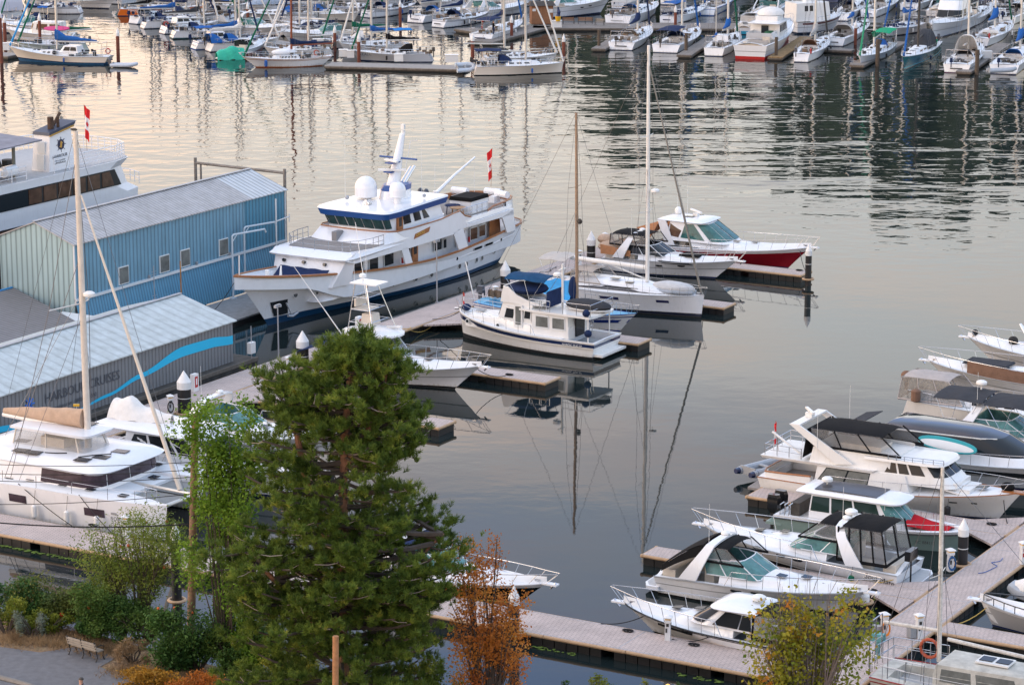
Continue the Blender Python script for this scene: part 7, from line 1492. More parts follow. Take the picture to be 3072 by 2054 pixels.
fender(wd_, 3.0, 1.3, .6, bluet, .2, .8); m = MB(); m.sph((.5, 0, 1.75), (1.6, .7, .4), 12, 6); m.build('upturned_dinghy', gel, wd_)
far('pale inverted dinghy and white sloop behind the wooden sailboat', (815, 172), (1000, 168), 3.1, mast=13, mx=.4, cover=None, hullm=cr_)
sk2 = far('light grey lettered sloop with black sail cover behind the pale dock', (1076, 182), (1300, 184), 3.2, mast=13.5, mx=.62, cover=cvblack, boom=4.2, dod=cvblack, hullm=M('light grey hull', (.55, .57, .60), .3), deck=deckw, wl=.01); lettering('SKALOOLA', .5, ds, sk2[0], (4.3, 1.35, .75), (R(88), 0, R(196)))
far('white sailboat with bright blue bimini and royal blue sail cover', (1040, 160), (1235, 152), 3.3, mast=14, mx=.62, cover=cvblue, bim=M('bright blue canvas', (.02, .20, .55), .8), boom=5)
far('white sailboat with dark green sail cover right of the orange life ring', (985, 146), (1120, 142), 3.2, mast=13, mx=.45, cover=cvgreen, boom=4.5, dod=cvwhite)
farm('white motor cruiser with navy top and clear curtains', (870, 128), (1060, 120), 3.4, hatch=0, archm=False); 
far('white sloop with long black side stripe behind the navy forestays', (700, 60), (955, 62), 3.6, mast=14, mx=.4, cover=cvnavy, boom=5, stripe=blackp, portn=4)
far('white sloop with dark forestay and cabin ports above the white boxes', (860, 92), (1010, 94), 3.2, mast=13, cover=None, jib=cvnavy)
far('white sailboat under blue-grey winter tarpaulin', (755, 36), (860, 34), 3.3, tarp=(M('blue grey tarp', (.32, .40, .52), .7), -3.5, 3.0, 1.9), mast=12, cover=None)
ctr = far('white centre sloop with navy dodger and bimini, bow to the right', (1684, 219), (1418, 223), 3.7, mast=16, mx=.60, cover=None, boom=5.5, bim=cvnavy, dod=cvnavy, stripe=None, over=.25, sover=-.3, fb=(1.05, 1.1, 1.25), jib=ww, stern=.85, boot=blackp, wl=.02, hullm=M('peachy white hull', (1, 1, 1)), spreads=(.35, .65))  # reuses the white hull colour that has the evening glow painted in
d2 = thing('inflatable_boat', 'pale blue upturned inflatable on the dock end by the centre sloop', 'inflatable boat', P(1395, 203, .8), 25); rib(d2, 2.2, 1.5, .26, M('pale blue tube', (.50, .58, .68), .5)); d2.rotation_euler = (R(38), 0, R(20))
far('white sloop hidden behind the centre sloop with bare boom', (1650, 192), (1440, 195), 3.5, mast=15.5, mx=.35, cover=None, boom=5, jib=ww)
far('white wide-sterned sloop with red and white flag on its pushpit', (1560, 88), (1440, 127), 3.6, mast=15, mx=.55, cover=cvnavy, boom=4.5, stern=.92, bim=cvnavy)
p_ = [o for o in COL.objects if o.name.startswith('sailboat')][-1]; flag(p_, -5.4, .6, 1.3, 1.6, .8)
bl_, Hh, zz = far('white sloop with navy sheer line and three black fenders', (1455, 64), (1312, 84), 3.4, mast=14, cover=cvnavy, dod=cvnavy, stripe=navy, boom=4.5, fenders=(rub, (-1.5, -.3, .8), -1))
far('rounded reverse-transom white sloop beside the dark pile', (1400, 44), (1244, 70), 3.3, mast=13.5, cover=cvnavy, boom=5, stern=.9)
farm('big white cruiser with pointed bow behind the benches', (1800, 42), (1620, 52), 4.2, over=1.8, fb=(1.2, 1.6, 2.4), ports=((.6, .7), (.75, .72)), hatch=1)
# shed, bins, benches
s_ = thing('shed', 'brown double-door shed with dark roof on the far dock', 'shed', P(1628, 74, .5), 8); m = MB(); m.box((0, 1.2, 1.25), (2.9, 2.2, 2.5)); m.build('wall', M('brown painted wood', (.24, .11, .055), .7, noise=.12), s_, 0)
for x in (-.72, .72): m = MB(); m.box((x, .085, 1.2), (1.38, .04, 2.2)); m.build('door', M('brown door', (.27, .125, .06), .7, noise=.12), s_, 0)
m = MB(); m.add([(-1.8, -.3, 2.5), (1.8, -.3, 2.5), (1.8, 2.6, 2.5), (-1.8, 2.6, 2.5), (-1.5, .8, 3.0), (1.5, .8, 3.0), (1.5, 1.6, 3.0), (-1.5, 1.6, 3.0)], [(0, 1, 5, 4), (1, 2, 6, 5), (2, 3, 7, 6), (3, 0, 4, 7), (4, 5, 6, 7), (0, 3, 2, 1)]); m.build('roof', M('dark brown roof', (.05, .042, .038), .8), s_, 0)
m = MB(); m.box((-1.15, .05, 1.95), (.45, .02, .35)); m.build('notice', trimw, s_, 0); m = MB(); m.box((1.1, .05, 1.8), (.6, .02, .5)); m.build('notice', trimw, s_, 0)
b_ = thing('bucket', 'yellow bucket standing on the white box by the brown shed', 'bucket', P(1674, 64, 1.3), 0); MB().cyl((0, 0, 0), (0, 0, .65), .3, .4, 12).build('pail', yellow, b_); m = MB(); m.tube([(0, 0, .6), (.1, 0, 1.2), (0, 0, 1.9)], [.3, .25, .1], 8); m.build('blue_bag', navy, b_)
def dbox(x, y, sx, label): b = thing('dock_box', label, 'dock box', P(x, y, .46), 3); m = MB(); m.box((0, 0, .4), (sx, .8, .8), top=.95); m.build('body', plast, b, 0); m = MB(); m.box((0, 0, .84), (sx*1.03, .84, .1)); m.build('lid', plast, b, 0)
for a in ((1669, 82, 1.4, 'white dock box by the brown shed'), (1196, 184, 1.1, 'white dock box in front of the grey lettered sloop'), (1355, 186, 1.6, 'white ribbed dock box at the right of the pale dock'), (1030, 170, 1.1, 'white dock box left of the red-brown front pile'), (1052, 173, .9, 'smaller white dock box beside the red-brown front pile'), (780, 85, 1.4, 'white dock box among the boats behind the jade tarp'), (955, 138, 1.4, 'white dock box beside the covered dock bag'), (18, 150, 1.0, 'white dock box at the left edge of the far marina'), (2790, 150, 1.3, 'white dock box behind the teal-hulled yacht'), (2960, 175, 1.2, 'grey-white dock box on the finger near the last yacht')): dbox(*a)
def bench(name, label, loc, hd, wood_, W_=1.7):
    b = thing(name, label, 'bench', loc, hd); m = MB()
    for k in range(3): m.box((0, -.05-.13*k, .44), (W_, .1, .035))
    m.build('seat', wood_, b, 0); m = MB()
    for k in range(3): m.box((0, .08+.03*k, .56+.12*k), (W_, .03, .09))
    m.build('backrest', wood_, b, 0)
    for x in (-W_/2+.06, 0, W_/2-.06) if W_ > 1.6 else (-W_/2+.06, W_/2-.06):
        m = MB(); m.tube([(x, -.42, 0), (x, -.34, .2), (x, -.38, .42), (x, .04, .42), (x, .16, .9)], .028, 6); m.tube([(x, .1, 0), (x, -.02, .2), (x, .04, .42)], .028, 6)
        if x: m.tube([(x, .1, .66), (x, -.25, .68), (x, -.42, .6), (x, -.36, .44)], .025, 6)
        m.build('leg', M('black cast iron', (.015, .015, .016), .5), b)
    return b
tw = M('brown slats', (.26, .13, .06), .7, noise=.2)
bench('park_bench', 'left brown bench on the far dock beside the shed', P(1705, 72, .5), 8, tw, 1.6); bench('park_bench', 'middle brown bench on the far dock', P(1756, 72, .5), -4, tw, 2.0); bench('park_bench', 'grey tilted bench on the far dock nearest the davits yacht', P(1800, 76, .5), -20, M('grey slats', (.32, .27, .21), .8), 1.3)
# right-hand group, sterns towards us
by = farm
far('large white sloop with grey bimini and dinghy on stern davits', (1965, 42), (1850, 80), 4.2, mast=17, mx=.55, bim=cvlgrey, cover=None, stern=.9, fb=(1.4, 1.4, 1.7), boom=5)
far('white wide-sterned sloop with navy sail cover and cyan bag', (1945, 108), (1862, 152), 3.7, mast=15, mx=.60, cover=cvnavy, boom=5, stern=.93, coverh=.6, ring=plast, bot=blackp); far('white sloop with navy bimini and steering wheel, open stern towards us', (2090, 112), (1995, 160), 3.9, mast=16, mx=.52, cover=None, bim=cvnavy, dod=cvnavy, stern=.93, wheel=True, boom=4.5)
far('cream ketch with white hard canopy and blue sail bag', (2208, 128), (2140, 170), 3.5, mast=14, mast2=9, mx=.62, cover=cvblue, boom=3.5, stern=.75, doghouse=True, hullm=gelc, coverh=.6)
t_ = farm('white trawler yacht with maroon bottom and white flybridge cover', (2365, 118), (2250, 178), 4.6, archm=False, hatch=0, ws=gel, fb=(1.7, 1.6, 2.4), rail=True); z_ = t_[2]
Hk = House([(z_, -3.0, 2.4, 3.2, 1.9, 1.7), (z_+1.9, -2.9, 2.0, 2.6, 1.85, 1.6)], e=.3); Hk.mb().build('deckhouse', gelc, t_[0]); Hk.panes(t_[0], [R4(.06+.19*i, .2+.19*i, .4, .85) for i in range(5)], glass); hardtop(t_[0], -4.2, 2.8, 2.1, z_+1.9); m = MB(); m.box((-3.02, 0, z_+1.1), (.06, .9, 1.0)); m.build('aft_window', glass, t_[0], 0)
m = MB(); m.box((-.6, 0, z_+2.35), (3.2, 2.8, .6)); m.build('flybridge', gelc, t_[0], 30); m = MB(); m.sph((.3, 0, z_+2.7), (2.3, 1.7, .9), 14, 8, z0=0.); m.build('flybridge_cover', cvwhite, t_[0]); m = MB(); m.box((-5.9, .2, 1.35), (.35, 2.6, .9)); m.build('stern_dinghy', cvlgrey, t_[0], 30); m = MB(); m.sph((-3.6, -.8, z_+.75), (.9, .8, .3), 10, 6); m.build('green_netting', M('green net', (.02, .10, .05), .9, noise=.4), t_[0])
m = MB()
for s in (-1, 1): m.loft([[t_[1].pt(q/14, .0, s, .02), t_[1].pt(q/14, .2, s, .03)] for q in range(15)], False, False)
a0, b0 = t_[1].pt(0, 0, 1), t_[1].pt(0, .2, 1); m.add([(a0[0]-.03, a0[1], 0), (b0[0]-.03, b0[1], b0[2]), (b0[0]-.03, -b0[1], b0[2]), (a0[0]-.03, -a0[1], 0)], [(0, 1, 2, 3)]); m.build('maroon_boot', redp, t_[0])
t_ = farm('white high-sided troller with maroon stripe and mast gallows', (2500, 92), (2375, 98), 4.2, archm=False, hatch=0, ws=gel, fb=(1.5, 1.5, 2.2), railh=.6); z_ = t_[2]
Hk = House([(z_, -3.4, 1.0, 2.2, 1.7, 1.5), (z_+2.4, -3.3, .8, 1.8, 1.65, 1.4)], e=.4); Hk.mb(camber=.1).build('wheelhouse', gelc, t_[0]); Hk.panes(t_[0], [R4(.3, .42, .55, .85), R4(.48, .6, .55, .85)], glass); m = MB(); m.tube([(-1, 0, z_+2.4), (-1, 0, z_+4.6)], .1); m.box((-1, 0, z_+2.8), (.8, .8, .7)); m.tube([(-3, 1.5, z_+2.4), (-3, 1.5, z_+3.6), (1.4, 1.5, z_+3.6), (1.4, -1.5, z_+3.6), (-3, -1.5, z_+3.6), (-3, 1.5, z_+3.6)], .03); m.build('roof_gear', plast, t_[0])
m = MB()
for s in (-1, 1): m.loft([[t_[1].pt(.1+q/17, .78, s, .03), t_[1].pt(.1+q/17, .92, s, .03)] for q in range(15)], False, False)
m.build('maroon_stripe', M('maroon hull', (0, 0, 0)), t_[0])
far('white sailboat with grey rumpled sail and orange flags at its narrow stern', (2478, 138), (2402, 188), 3.3, mast=14, mx=.55, cover=cvlgrey, boom=3.6, stern=.6, ring=redp, coverh=.6, dod=cvbrown, fenders=(rub, (0, 2.4), -1))
far('white sailboat with royal blue sail cover and grey domed canopy', (2600, 88), (2500, 140), 3.5, mast=14, mx=.55, cover=cvblue, boom=3.4, dod=cvlgrey, stern=.8, jib=cvblue, tarp=(cvlgrey, -5, -2.5, 1.1))
far('white sailboat bow towards us with green furled sail and green canopy', (2583, 199), (2665, 150), 3.4, mast=15, mx=.55, cover=cvgreen, jib=M('green furled sail', (.01, .25, .12), .7), bim=M('bright green canvas', (.01, .32, .15), .8), boom=4)
far('teal-hulled racing yacht bow towards us under black boom tent', (2712, 210), (2800, 150), 3.4, hullm=M('teal hull', (.01, .13, .16), .2, coat=.5), mast=16, mx=.55, mastm=darkin, cover=None, tarp=(cvgrey, -4.6, -.3, 1.9), over=.4, fb=(1.2, 1.2, 1.6), wl=.10, boot=M('cyan line', (.1, .45, .5), .4), bot=MATS['teal hull'], boom=4)
t_ = farm('white cruiser bow-on with black wraparound window and black bimini', (2800, 122), (2900, 70), 4.4, archm=False, hatch=1, ws=gel, fb=(1.5, 1.7, 2.3)); z_ = t_[2]
Hk = House([(z_+.2, -3.2, .4, 2.6, 1.9, 1.75), (z_+1.3, -3.2, 0, 1.7, 1.85, 1.65), (z_+2.4, -3.2, -.6, .8, 1.8, 1.55)], e=.45); Hk.mb(camber=.1).build('cabin', gel, t_[0]); Hk.panes(t_[0], [R4(1.05, 1.99, .15, .95), R4(.6, .98, .15, .95)], glass, nu=8); bimini(t_[0], -2.8, .1, 1.6, z_+4.0, cvblack, base=z_+2.4, rise=.2)
far('scruffy cream sailboat with white tent cover, stern towards us', (2935, 160), (2868, 220), 3.7, hullm=gelc, mast=14, mx=.5, cover=None, tarp=(cvwhite, -1.5, 1.5, 2.4), stern=.88, boom=4, wheel=True, bot=antir)
far('grey-white sailboat with royal blue sail bag and red ring', (3030, 92), (2935, 140), 3.6, mast=15, mx=.5, cover=cvblue, boom=4.2, coverh=.75, ring=redp, hullm=M('light grey hull', (0, 0, 0)))
far('white sloop with blue cover and grey inflatable at the right edge, stern towards us', (3090, 160), (3010, 224), 3.8, mast=16, mx=.6, cover=cvblue, boom=4, stern=.93, fb=(1.1, 1.1, 1.4), coverh=.7, bot=blackp); d3 = thing('inflatable_boat', 'grey inflatable tied across the stern of the last yacht', 'inflatable boat', P(3005, 212, .7), 12); rib(d3, 3.4, 1.3, .22, greyt, nose=True)
far('white sailboat bow-on with dark waterline scuffs beside the green one', (2660, 112), (2760, 88), 3.2, mast=14, mx=.5, cover=cvblue, jib=cvblue, boom=4)
far('white round-sterned sailboat left of the black bimini cruiser at the top', (2795, 2), (2725, 34), 3.4, mast=14, mx=.5, cover=None, stern=.8)
far('white wide-sterned sloop with dark blue cockpit cover at the top right', (3050, -8), (2995, 52), 3.8, mast=16, mx=.5, stern=.93, dod=cvnavy, cover=None, jib=cvnavy)
far('pale sailboat with blue cover and mint dinghy behind the navy bimini sloop', (2110, 42), (2000, 72), 3.4, mast=14, mx=.5, bim=cvblue, cover=cvblue, boom=3.6)
farm('small boat with blue and white striped covers beside the trawler', (2280, 62), (2232, 105), 2.8, archm=False, hatch=0, lower=M('light blue hull', (.03, .35, .55), .4), ws=cvwhite)
farm('white cruiser with navy canopy at the top behind the shed', (1640, 6), (1530, 22), 3.8, hatch=0)
# top row, partly cut off by the picture edge
rnd = random.Random(11); cols = [(cvblue, 'royal blue'), (cvnavy, 'navy'), (cvgrey, 'charcoal'), (cvtan, 'tan'), (cvgreen, 'green'), (None, 'bare')]
where = ['above the lavender-covered boat', 'above the orange hull', 'above the walkway', 'above the winter tarpaulin', 'above the red-brown mast', 'above the tall dark forestay', 'above the navy-top cruiser', 'above the round-sterned sloop', 'above the three-fendered sloop', 'above the flagged stern', 'above the shed roof', 'above the davits yacht', 'above the blue bimini', 'above the cream ketch', 'above the trawler', 'above the troller', 'above the royal blue jib', 'above the teal hull', 'above the black window', 'above the last yacht']
for i, w_ in enumerate(where):
    x = -20+i*160+rnd.uniform(-25, 25); y = rnd.uniform(-6, 14) if x < 1400 else rnd.uniform(-22, 0)
    cv, cn = cols[rnd.randrange(6)]; dx = rnd.choice((1, 1, -1))*rnd.uniform(60, 85)
    if x > 1850: dx = rnd.uniform(40, 60); dy = -24
    else: dy = rnd.uniform(-6, 6)
    if i % 4 == 2: farm('white motor cruiser cut off by the top edge, '+w_, (x+dx, y+dy), (x-dx, y-dy), 3.6, hatch=0)
    else: far(('white sailboat with %s sail cover at the top edge, ' % cn if cv else 'white sailboat with bare boom at the top edge, ')+w_, (x+dx, y+dy), (x-dx, y-dy), 3.3, cover=cv, boom=4.5, mast=rnd.uniform(11, 15), hullm=rnd.choice((gel, gelc, gel, navy)), dod=rnd.choice((None, cvnavy, cvblue)), jib=rnd.choice((None, cvnavy, mastw)))
# second and third rows, glimpsed between the others
fill = [(170, 40, 1, 'cut between the first masts'), (250, 22, 0, 'beside the green trees reflection'), (690, 34, 1, 'left of the winter tarpaulin'), (905, 30, 0, 'right of the winter tarpaulin'), (985, 60, 1, 'over the orange life ring'), (1060, 40, 1, 'between two dark forestays'),
        (1130, 18, 0, 'left of the dark pile'), (1165, 46, 1, 'just left of the dark pile'), (870, 12, 1, 'high above the lettered sloop'), (1330, 22, 1, 'left of the shed'), (1480, 48, 0, 'touching the shed wall'), (1500, 8, 1, 'behind the shed roof'), (620, 62, 1, 'between the walkway and the black-mast pile'), (560, 66, 1, 'above the grey sail cover'), (780, 105, 0, 'behind the wooden sailboat mast'),
        (900, 112, 1, 'left of the dock bag'), (1700, 2, 1, 'behind the big white bow'), (1900, 4, 1, 'behind the davits'), (2160, 24, 1, 'behind the ketch masts'), (2330, 36, 0, 'behind the flybridge cover'), (2420, 14, 1, 'behind the troller'), (2560, 40, 1, 'left of the green furled sail'), (2650, 30, 1, 'behind the bow-on sailboat'), (2860, 28, 0, 'behind the black bimini'), (2930, 60, 1, 'right of the black bimini'), (3060, 50, 1, 'behind the last yacht')]
for i, (x, y, k, w_) in enumerate(fill):
    cv, cn = cols[(i*5+2) % 6]; dx, dy = (rnd.uniform(62, 82)*(1 if i % 3 else -1), rnd.uniform(-8, 6)) if x < 1650 else (rnd.uniform(36, 52), -24)
    if not k: farm('white motor cruiser '+w_, (x+dx, y+dy), (x-dx, y-dy), 3.5, hatch=1)
    else: far(('sailboat with %s sail cover ' % cn if cv else 'sailboat with bare boom ')+w_, (x+dx, y+dy), (x-dx, y-dy), 3.3, cover=cv, boom=4.5, mast=rnd.uniform(10, 14), hullm=rnd.choice((gel, gelc, gel, M('light grey hull', (.5, .5, .5)))), dod=rnd.choice((None, cvnavy, cvblue, cvgrey)), jib=rnd.choice((None, cvnavy, mastw, cvgreen)), stripe=rnd.choice((None, navy, cvblue)))
# people
def person(label, loc, hd, shirt, trousers, h=1.72, lean=0., arm=.4):
    b = thing('person', label, 'person', loc, hd); s = h/1.72
    V = [(0, 0, .95), (0, .02, 1.2), (0, .0, 1.42), (0, 0, 1.5), (0, 0, 1.62), (0, .01, 1.72), (0, .1, .9), (.02, .11, .5), (0, .11, .08), (.12, .12, .03), (0, -.1, .9), (.08, -.11, .5), (-.04, -.11, .08), (.08, -.12, .03), (0, .19, 1.4), (.03, .25, 1.12), (.22, .2, 1.0+arm*.2), (0, -.19, 1.4), (.03, -.25, 1.12), (.22, -.18, 1.0+arm*.5), (.29, .19, 1.0+arm*.2), (.29, -.17, 1.0+arm*.5)]
    E_ = [(0, 1), (1, 2), (2, 3), (3, 4), (4, 5), (0, 6), (6, 7), (7, 8), (8, 9), (0, 10), (10, 11), (11, 12), (12, 13), (2, 14), (14, 15), (15, 16), (16, 20), (2, 17), (17, 18), (18, 19), (19, 21)]
    rad = [.16, .14, .15, .06, .10, .07, .095, .065, .045, .045, .095, .065, .045, .045, .065, .048, .034, .065, .048, .034, .04, .04]
    me = bpy.data.meshes.new('body'); me.from_pydata([tuple(c*s for c in v) for v in V], E_, []); o = bpy.data.objects.new('body', me); COL.objects.link(o); o.parent = b
    md = o.modifiers.new('skin', 'SKIN'); 
    for i, r_ in enumerate(rad): me.skin_vertices[0].data[i].radius = (r_*s, r_*s)
    me.skin_vertices[0].data[0].use_root = True; o.modifiers.new('sub', 'SUBSURF').levels = 1
    skin = M('skin', (.45, .25, .17), .6); me.materials.append(skin)
    dg = bpy.context.evaluated_depsgraph_get(); dg.update(); m2 = bpy.data.meshes.new_from_object(o.evaluated_get(dg)); o.modifiers.clear(); o.data = m2; m2.materials.clear()
    for mm in (skin, shirt, trousers, darkin): m2.materials.append(mm)
    for p in m2.polygons:
        c = p.center; z = c.z/s; p.material_index = 3 if z < .09 or z > 1.69 else 2 if z < .97 else 1 if z < 1.48 and abs(c.x) < .2 else 0; p.use_smooth = True
    m = MB(); m.sph((-.015, 0, 1.68*s), (.105, .09, .085), 10, 6, z0=-.2); m.build('hair', darkin, b); return b
person('standing person in green shirt, pale trousers and red boots by the teal yacht', P(2808, 155, .5), 200, M('green shirt', (.02, .30, .17), .8), M('pale trousers', (.55, .53, .50), .8), 1.8)
person('person in blue top and dark trousers on the far walkway', P(590, 18, .5), 260, cvblue, cvnavy); person('person in dark jacket aboard the flagged white sloop', P(1480, 104, 1.2), 30, cvblack, cvnavy)
# ================================================================ PLANTS
def mesh_np(name, V, F4, mat, parent=None, mi=None):
    me = bpy.data.meshes.new(name); n = len(V); k = len(F4); w = F4.shape[1]
    me.vertices.add(n); me.vertices.foreach_set('co', np.asarray(V, dtype=np.float32).ravel()); me.loops.add(k*w); me.loops.foreach_set('vertex_index', F4.astype(np.int32).ravel())
    me.polygons.add(k); me.polygons.foreach_set('loop_start', np.arange(0, k*w, w, dtype=np.int32)); me.polygons.foreach_set('loop_total', np.full(k, w, dtype=np.int32))
    for m_ in (mat if isinstance(mat, list) else [mat]): me.materials.append(m_)
    if mi is not None: me.polygons.foreach_set('material_index', np.asarray(mi, dtype=np.int32))
    me.update(); me.validate(); o = bpy.data.objects.new(name, me); COL.objects.link(o)
    if parent is not None: o.parent = parent
    return o
rg = np.random.default_rng(5)
def basis(D):
    D = D/np.linalg.norm(D, axis=1, keepdims=True); up = np.where(np.abs(D[:, 2:3]) > .95, [[1., 0, 0]], [[0, 0, 1.]]); X_ = np.cross(D, up); X_ /= np.linalg.norm(X_, axis=1, keepdims=True); Y_ = np.cross(X_, D); return X_, Y_, D
def tufts(Pn, D, n_need=20, L=.34, nl=.13, w=.014, spread=.9):
    """needle tufts: needles set along a shoot and pointing up and out"""
    N = len(Pn); X_, Y_, Z_ = basis(D); a = rg.uniform(0, 2*np.pi, (N, n_need)); f = rg.uniform(0, 1, (N, n_need)); sp = spread*(.55+.5*rg.random((N, n_need)))
    sc = rg.uniform(.75, 1.25, (N, 1)); st = Pn[:, None]+Z_[:, None]*(f*L*sc)[..., None]
    rad = np.cos(a)[..., None]*X_[:, None]+np.sin(a)[..., None]*Y_[:, None]; nd = rad*np.sin(sp)[..., None]+Z_[:, None]*np.cos(sp)[..., None]
    ln = (nl*sc*(.8+.4*rg.random((N, n_need))))[..., None]; tip = st+nd*ln; sd = np.cross(nd, rg.normal(size=nd.shape)); sd /= np.linalg.norm(sd, axis=2, keepdims=True)
    V = np.stack([st-sd*w/2, st+sd*w/2, tip+sd*w*.25, tip-sd*w*.25], axis=2).reshape(-1, 3); return V, np.arange(len(V)).reshape(-1, 4)
def leaves(Pn, size, aspect=.6, flat=.5):
    N = len(Pn); n = rg.normal(size=(N, 3)); n[:, 2] += flat*2; n /= np.linalg.norm(n, axis=1, keepdims=True); t_ = np.cross(n, rg.normal(size=(N, 3))); t_ /= np.linalg.norm(t_, axis=1, keepdims=True); b_ = np.cross(n, t_)
    s = size*rg.uniform(.6, 1.3, (N, 1)); V = np.stack([Pn-t_*s, Pn-b_*s*aspect+n*s*.15, Pn+t_*s, Pn+b_*s*aspect+n*s*.15], axis=1).reshape(-1, 3); return V, np.arange(len(V)).reshape(-1, 4)
def leafmat(name, c0, c1, nscale=.5, tr=.25, c2=None):
    m = bpy.data.materials.new(name); m.use_nodes = True; t = m.node_tree; b = t.nodes['Principled BSDF']; b.inputs['Roughness'].default_value = .6; b.inputs['Specular IOR Level'].default_value = .25
    tc = NN(t, 'ShaderNodeTexCoord'); n = NN(t, 'ShaderNodeTexNoise'); n.inputs['Scale'].default_value = nscale; n.inputs['Detail'].default_value = 6; t.links.new(tc.outputs['Object'], n.inputs[0])
    col = ramp(t, n.outputs[0], [(.35, c0), (.6, c1)]+([(.72, c2)] if c2 else [])); t.links.new(col, b.inputs['Base Color'])
    tl = NN(t, 'ShaderNodeBsdfTranslucent'); t.links.new(col, tl.inputs[0]); mx = NN(t, 'ShaderNodeMixShader'); mx.inputs[0].default_value = tr; t.links.new(b.outputs[0], mx.inputs[1]); t.links.new(tl.outputs[0], mx.inputs[2]); t.links.new(mx.outputs[0], t.nodes['Material Output'].inputs[0]); return m
bark = M('pine bark', (.20, .10, .06), .9, noise=.4, nscale=3, bump=.03, bscale=8); twig = M('bare grey twig', (.26, .22, .19), .9, noise=.2); bark2 = M('dark bark', (.07, .055, .045), .9, noise=.3)
# ---- the big pine, built from what the silhouette allows at each height
SX, SY = 500, 950; SK = 1.42
L_ = [(60, 765), (110, 725), (170, 660), (240, 500), (350, 350), (470, 365), (560, 290), (700, 235), (900, 255), (1050, 175), (1250, 185), (1450, 135), (1600, 70), (1750, 60)]
R_ = [(60, 830), (110, 900), (160, 985), (230, 1040), (330, 1110), (430, 1075), (480, 1200), (590, 1170), (650, 1060), (700, 1130), (780, 1085), (850, 1240), (930, 1240), (1000, 1215), (1170, 1340), (1290, 1345), (1390, 1330), (1500, 1320), (1750, 1340)]
def lerp(tab, y):
    if y <= tab[0][0]: return tab[0][1]
    for (a, b_), (c, d) in zip(tab, tab[1:]):
        if y <= c: return b_+(d-b_)*(y-a)/(c-a)
    return tab[-1][1]
TB = P(1030, 2230, GZ); TD = TB.y
def onplane(px, py, y=None): d = ray(px, py); k = (y or TD)/d.y; return Vector((d.x*k, d.y*k, CAMH+d.z*k))
def tree(name, label, base, tips, seed, nb, dens=1.0, top_y=90, bot_y=1650):
    rnd = random.Random(seed); th = thing(name, label, 'tree', base); m = MB(); tips3 = []
    for pts, r0 in tips:
        q = [Vector(p)-base for p in pts]; m.tube(q, [r0*(1-i/len(q))+.03 for i in range(len(q))], 8); tips3.append(q)
    m.build('trunk', bark, th); bm_ = MB(); bare = MB(); TP = []; TDi = []
    for i in range(nb):
        q = rnd.choice(tips3 if rnd.random() < .35 else tips3[:1]); f = (i+rnd.random())/nb; f = .05+.95*f
        idx = f*(len(q)-1); k = min(int(idx), len(q)-2); s = q[k].lerp(q[k+1], idx-k); w = base+s
        # picture row of that height on the tree plane
        vec = w-Vector((0, 0, CAMH)); Fw = Vector((0, math.cos(PITCH), -math.sin(PITCH))); Dn = Vector((0, -math.sin(PITCH), -math.cos(PITCH)))
        py = 1027+FPX*vec.dot(Dn)/vec.dot(Fw); px = 1536+FPX*vec.x/vec.dot(Fw); row = (py-SY)*SK
        ang = rnd.uniform(0, 2*math.pi); side = math.cos(ang); lim = lerp(R_, row-25) if side > 0 else lerp(L_, row-25); half = abs((lim/SK+SX)-px)/FPX*vec.dot(Fw)
        avg = (abs(lerp(R_, row)/SK+SX-px)+abs(lerp(L_, row)/SK+SX-px))/2/FPX*vec.dot(Fw); RL = math.sqrt((half*side)**2+(avg*math.sin(ang)*.8)**2)*rnd.uniform(.6, .97)*(.88+.12*math.sin(f*31+2.5*math.sin(ang*2+1)))
        if RL < .25 or (math.sin(f*23+ang*3) > .82 and f < .9): continue
        dr = Vector((math.cos(ang), math.sin(ang), 0)); droop = rnd.uniform(-.05, .22)
        def bp_(u): return s+dr*RL*u+Vector((0, 0, RL*(.22*u*u*1.1-droop*u)+.0))
        bm_.tube([bp_(u/5) for u in range(6)], [.075*(1-u/6.5)*min(1.4, RL/3)+.012 for u in range(6)], 5)
        ns = int(RL*2.25*dens)
        for j in range(ns):
            u = .25+.75*(j+rnd.random())/ns; c = bp_(u); sa = rnd.choice((-1, 1))*rnd.uniform(.5, 1.3); d2 = Vector((dr.x*math.cos(sa)-dr.y*math.sin(sa), dr.x*math.sin(sa)+dr.y*math.cos(sa), rnd.uniform(-.25, .45))); sl_ = rnd.uniform(.35, 1.25)*(1.15-.5*u)
            if rnd.random() < .34: bare.tube([c, c+d2*sl_*.5+Vector((0, 0, -.05)), c+d2*sl_*1.15], .019, 3)
            for _ in range(rnd.choice((6, 7, 8, 10))):
                v_ = rnd.gauss(.85, .16); p = c+d2*sl_*v_+Vector((rnd.gauss(0, .12), rnd.gauss(0, .12), rnd.gauss(0, .07))); TP.append(p); TDi.append((d2.x*.5+rnd.gauss(0, .3), d2.y*.5+rnd.gauss(0, .3), .55+rnd.random()*.7))
        TP.append(bp_(1.0)); TDi.append((dr.x*.6, dr.y*.6, .8))
    bm_.build('limb', bark2, th); tag(bare.build('dead_twig', twig, th), kind='stuff')
    for q in tips3:
        for _ in range(26): TP.append(q[-1]+Vector((rnd.gauss(0, .22), rnd.gauss(0, .22), rnd.uniform(-1.1, .15)))); TDi.append((rnd.gauss(0, .25), rnd.gauss(0, .25), 1.))
    V, F = tufts(np.array([tuple(p) for p in TP]), np.array(TDi), 30, .20, .165, .022, 1.0); mesh_np('crown', V, F, leafmat('pine needles '+str(seed), (.050, .095, .018), (.16, .23, .035), 1.6, .35, (.34, .35, .06)), th); print('TUFTS', len(TP)); return th
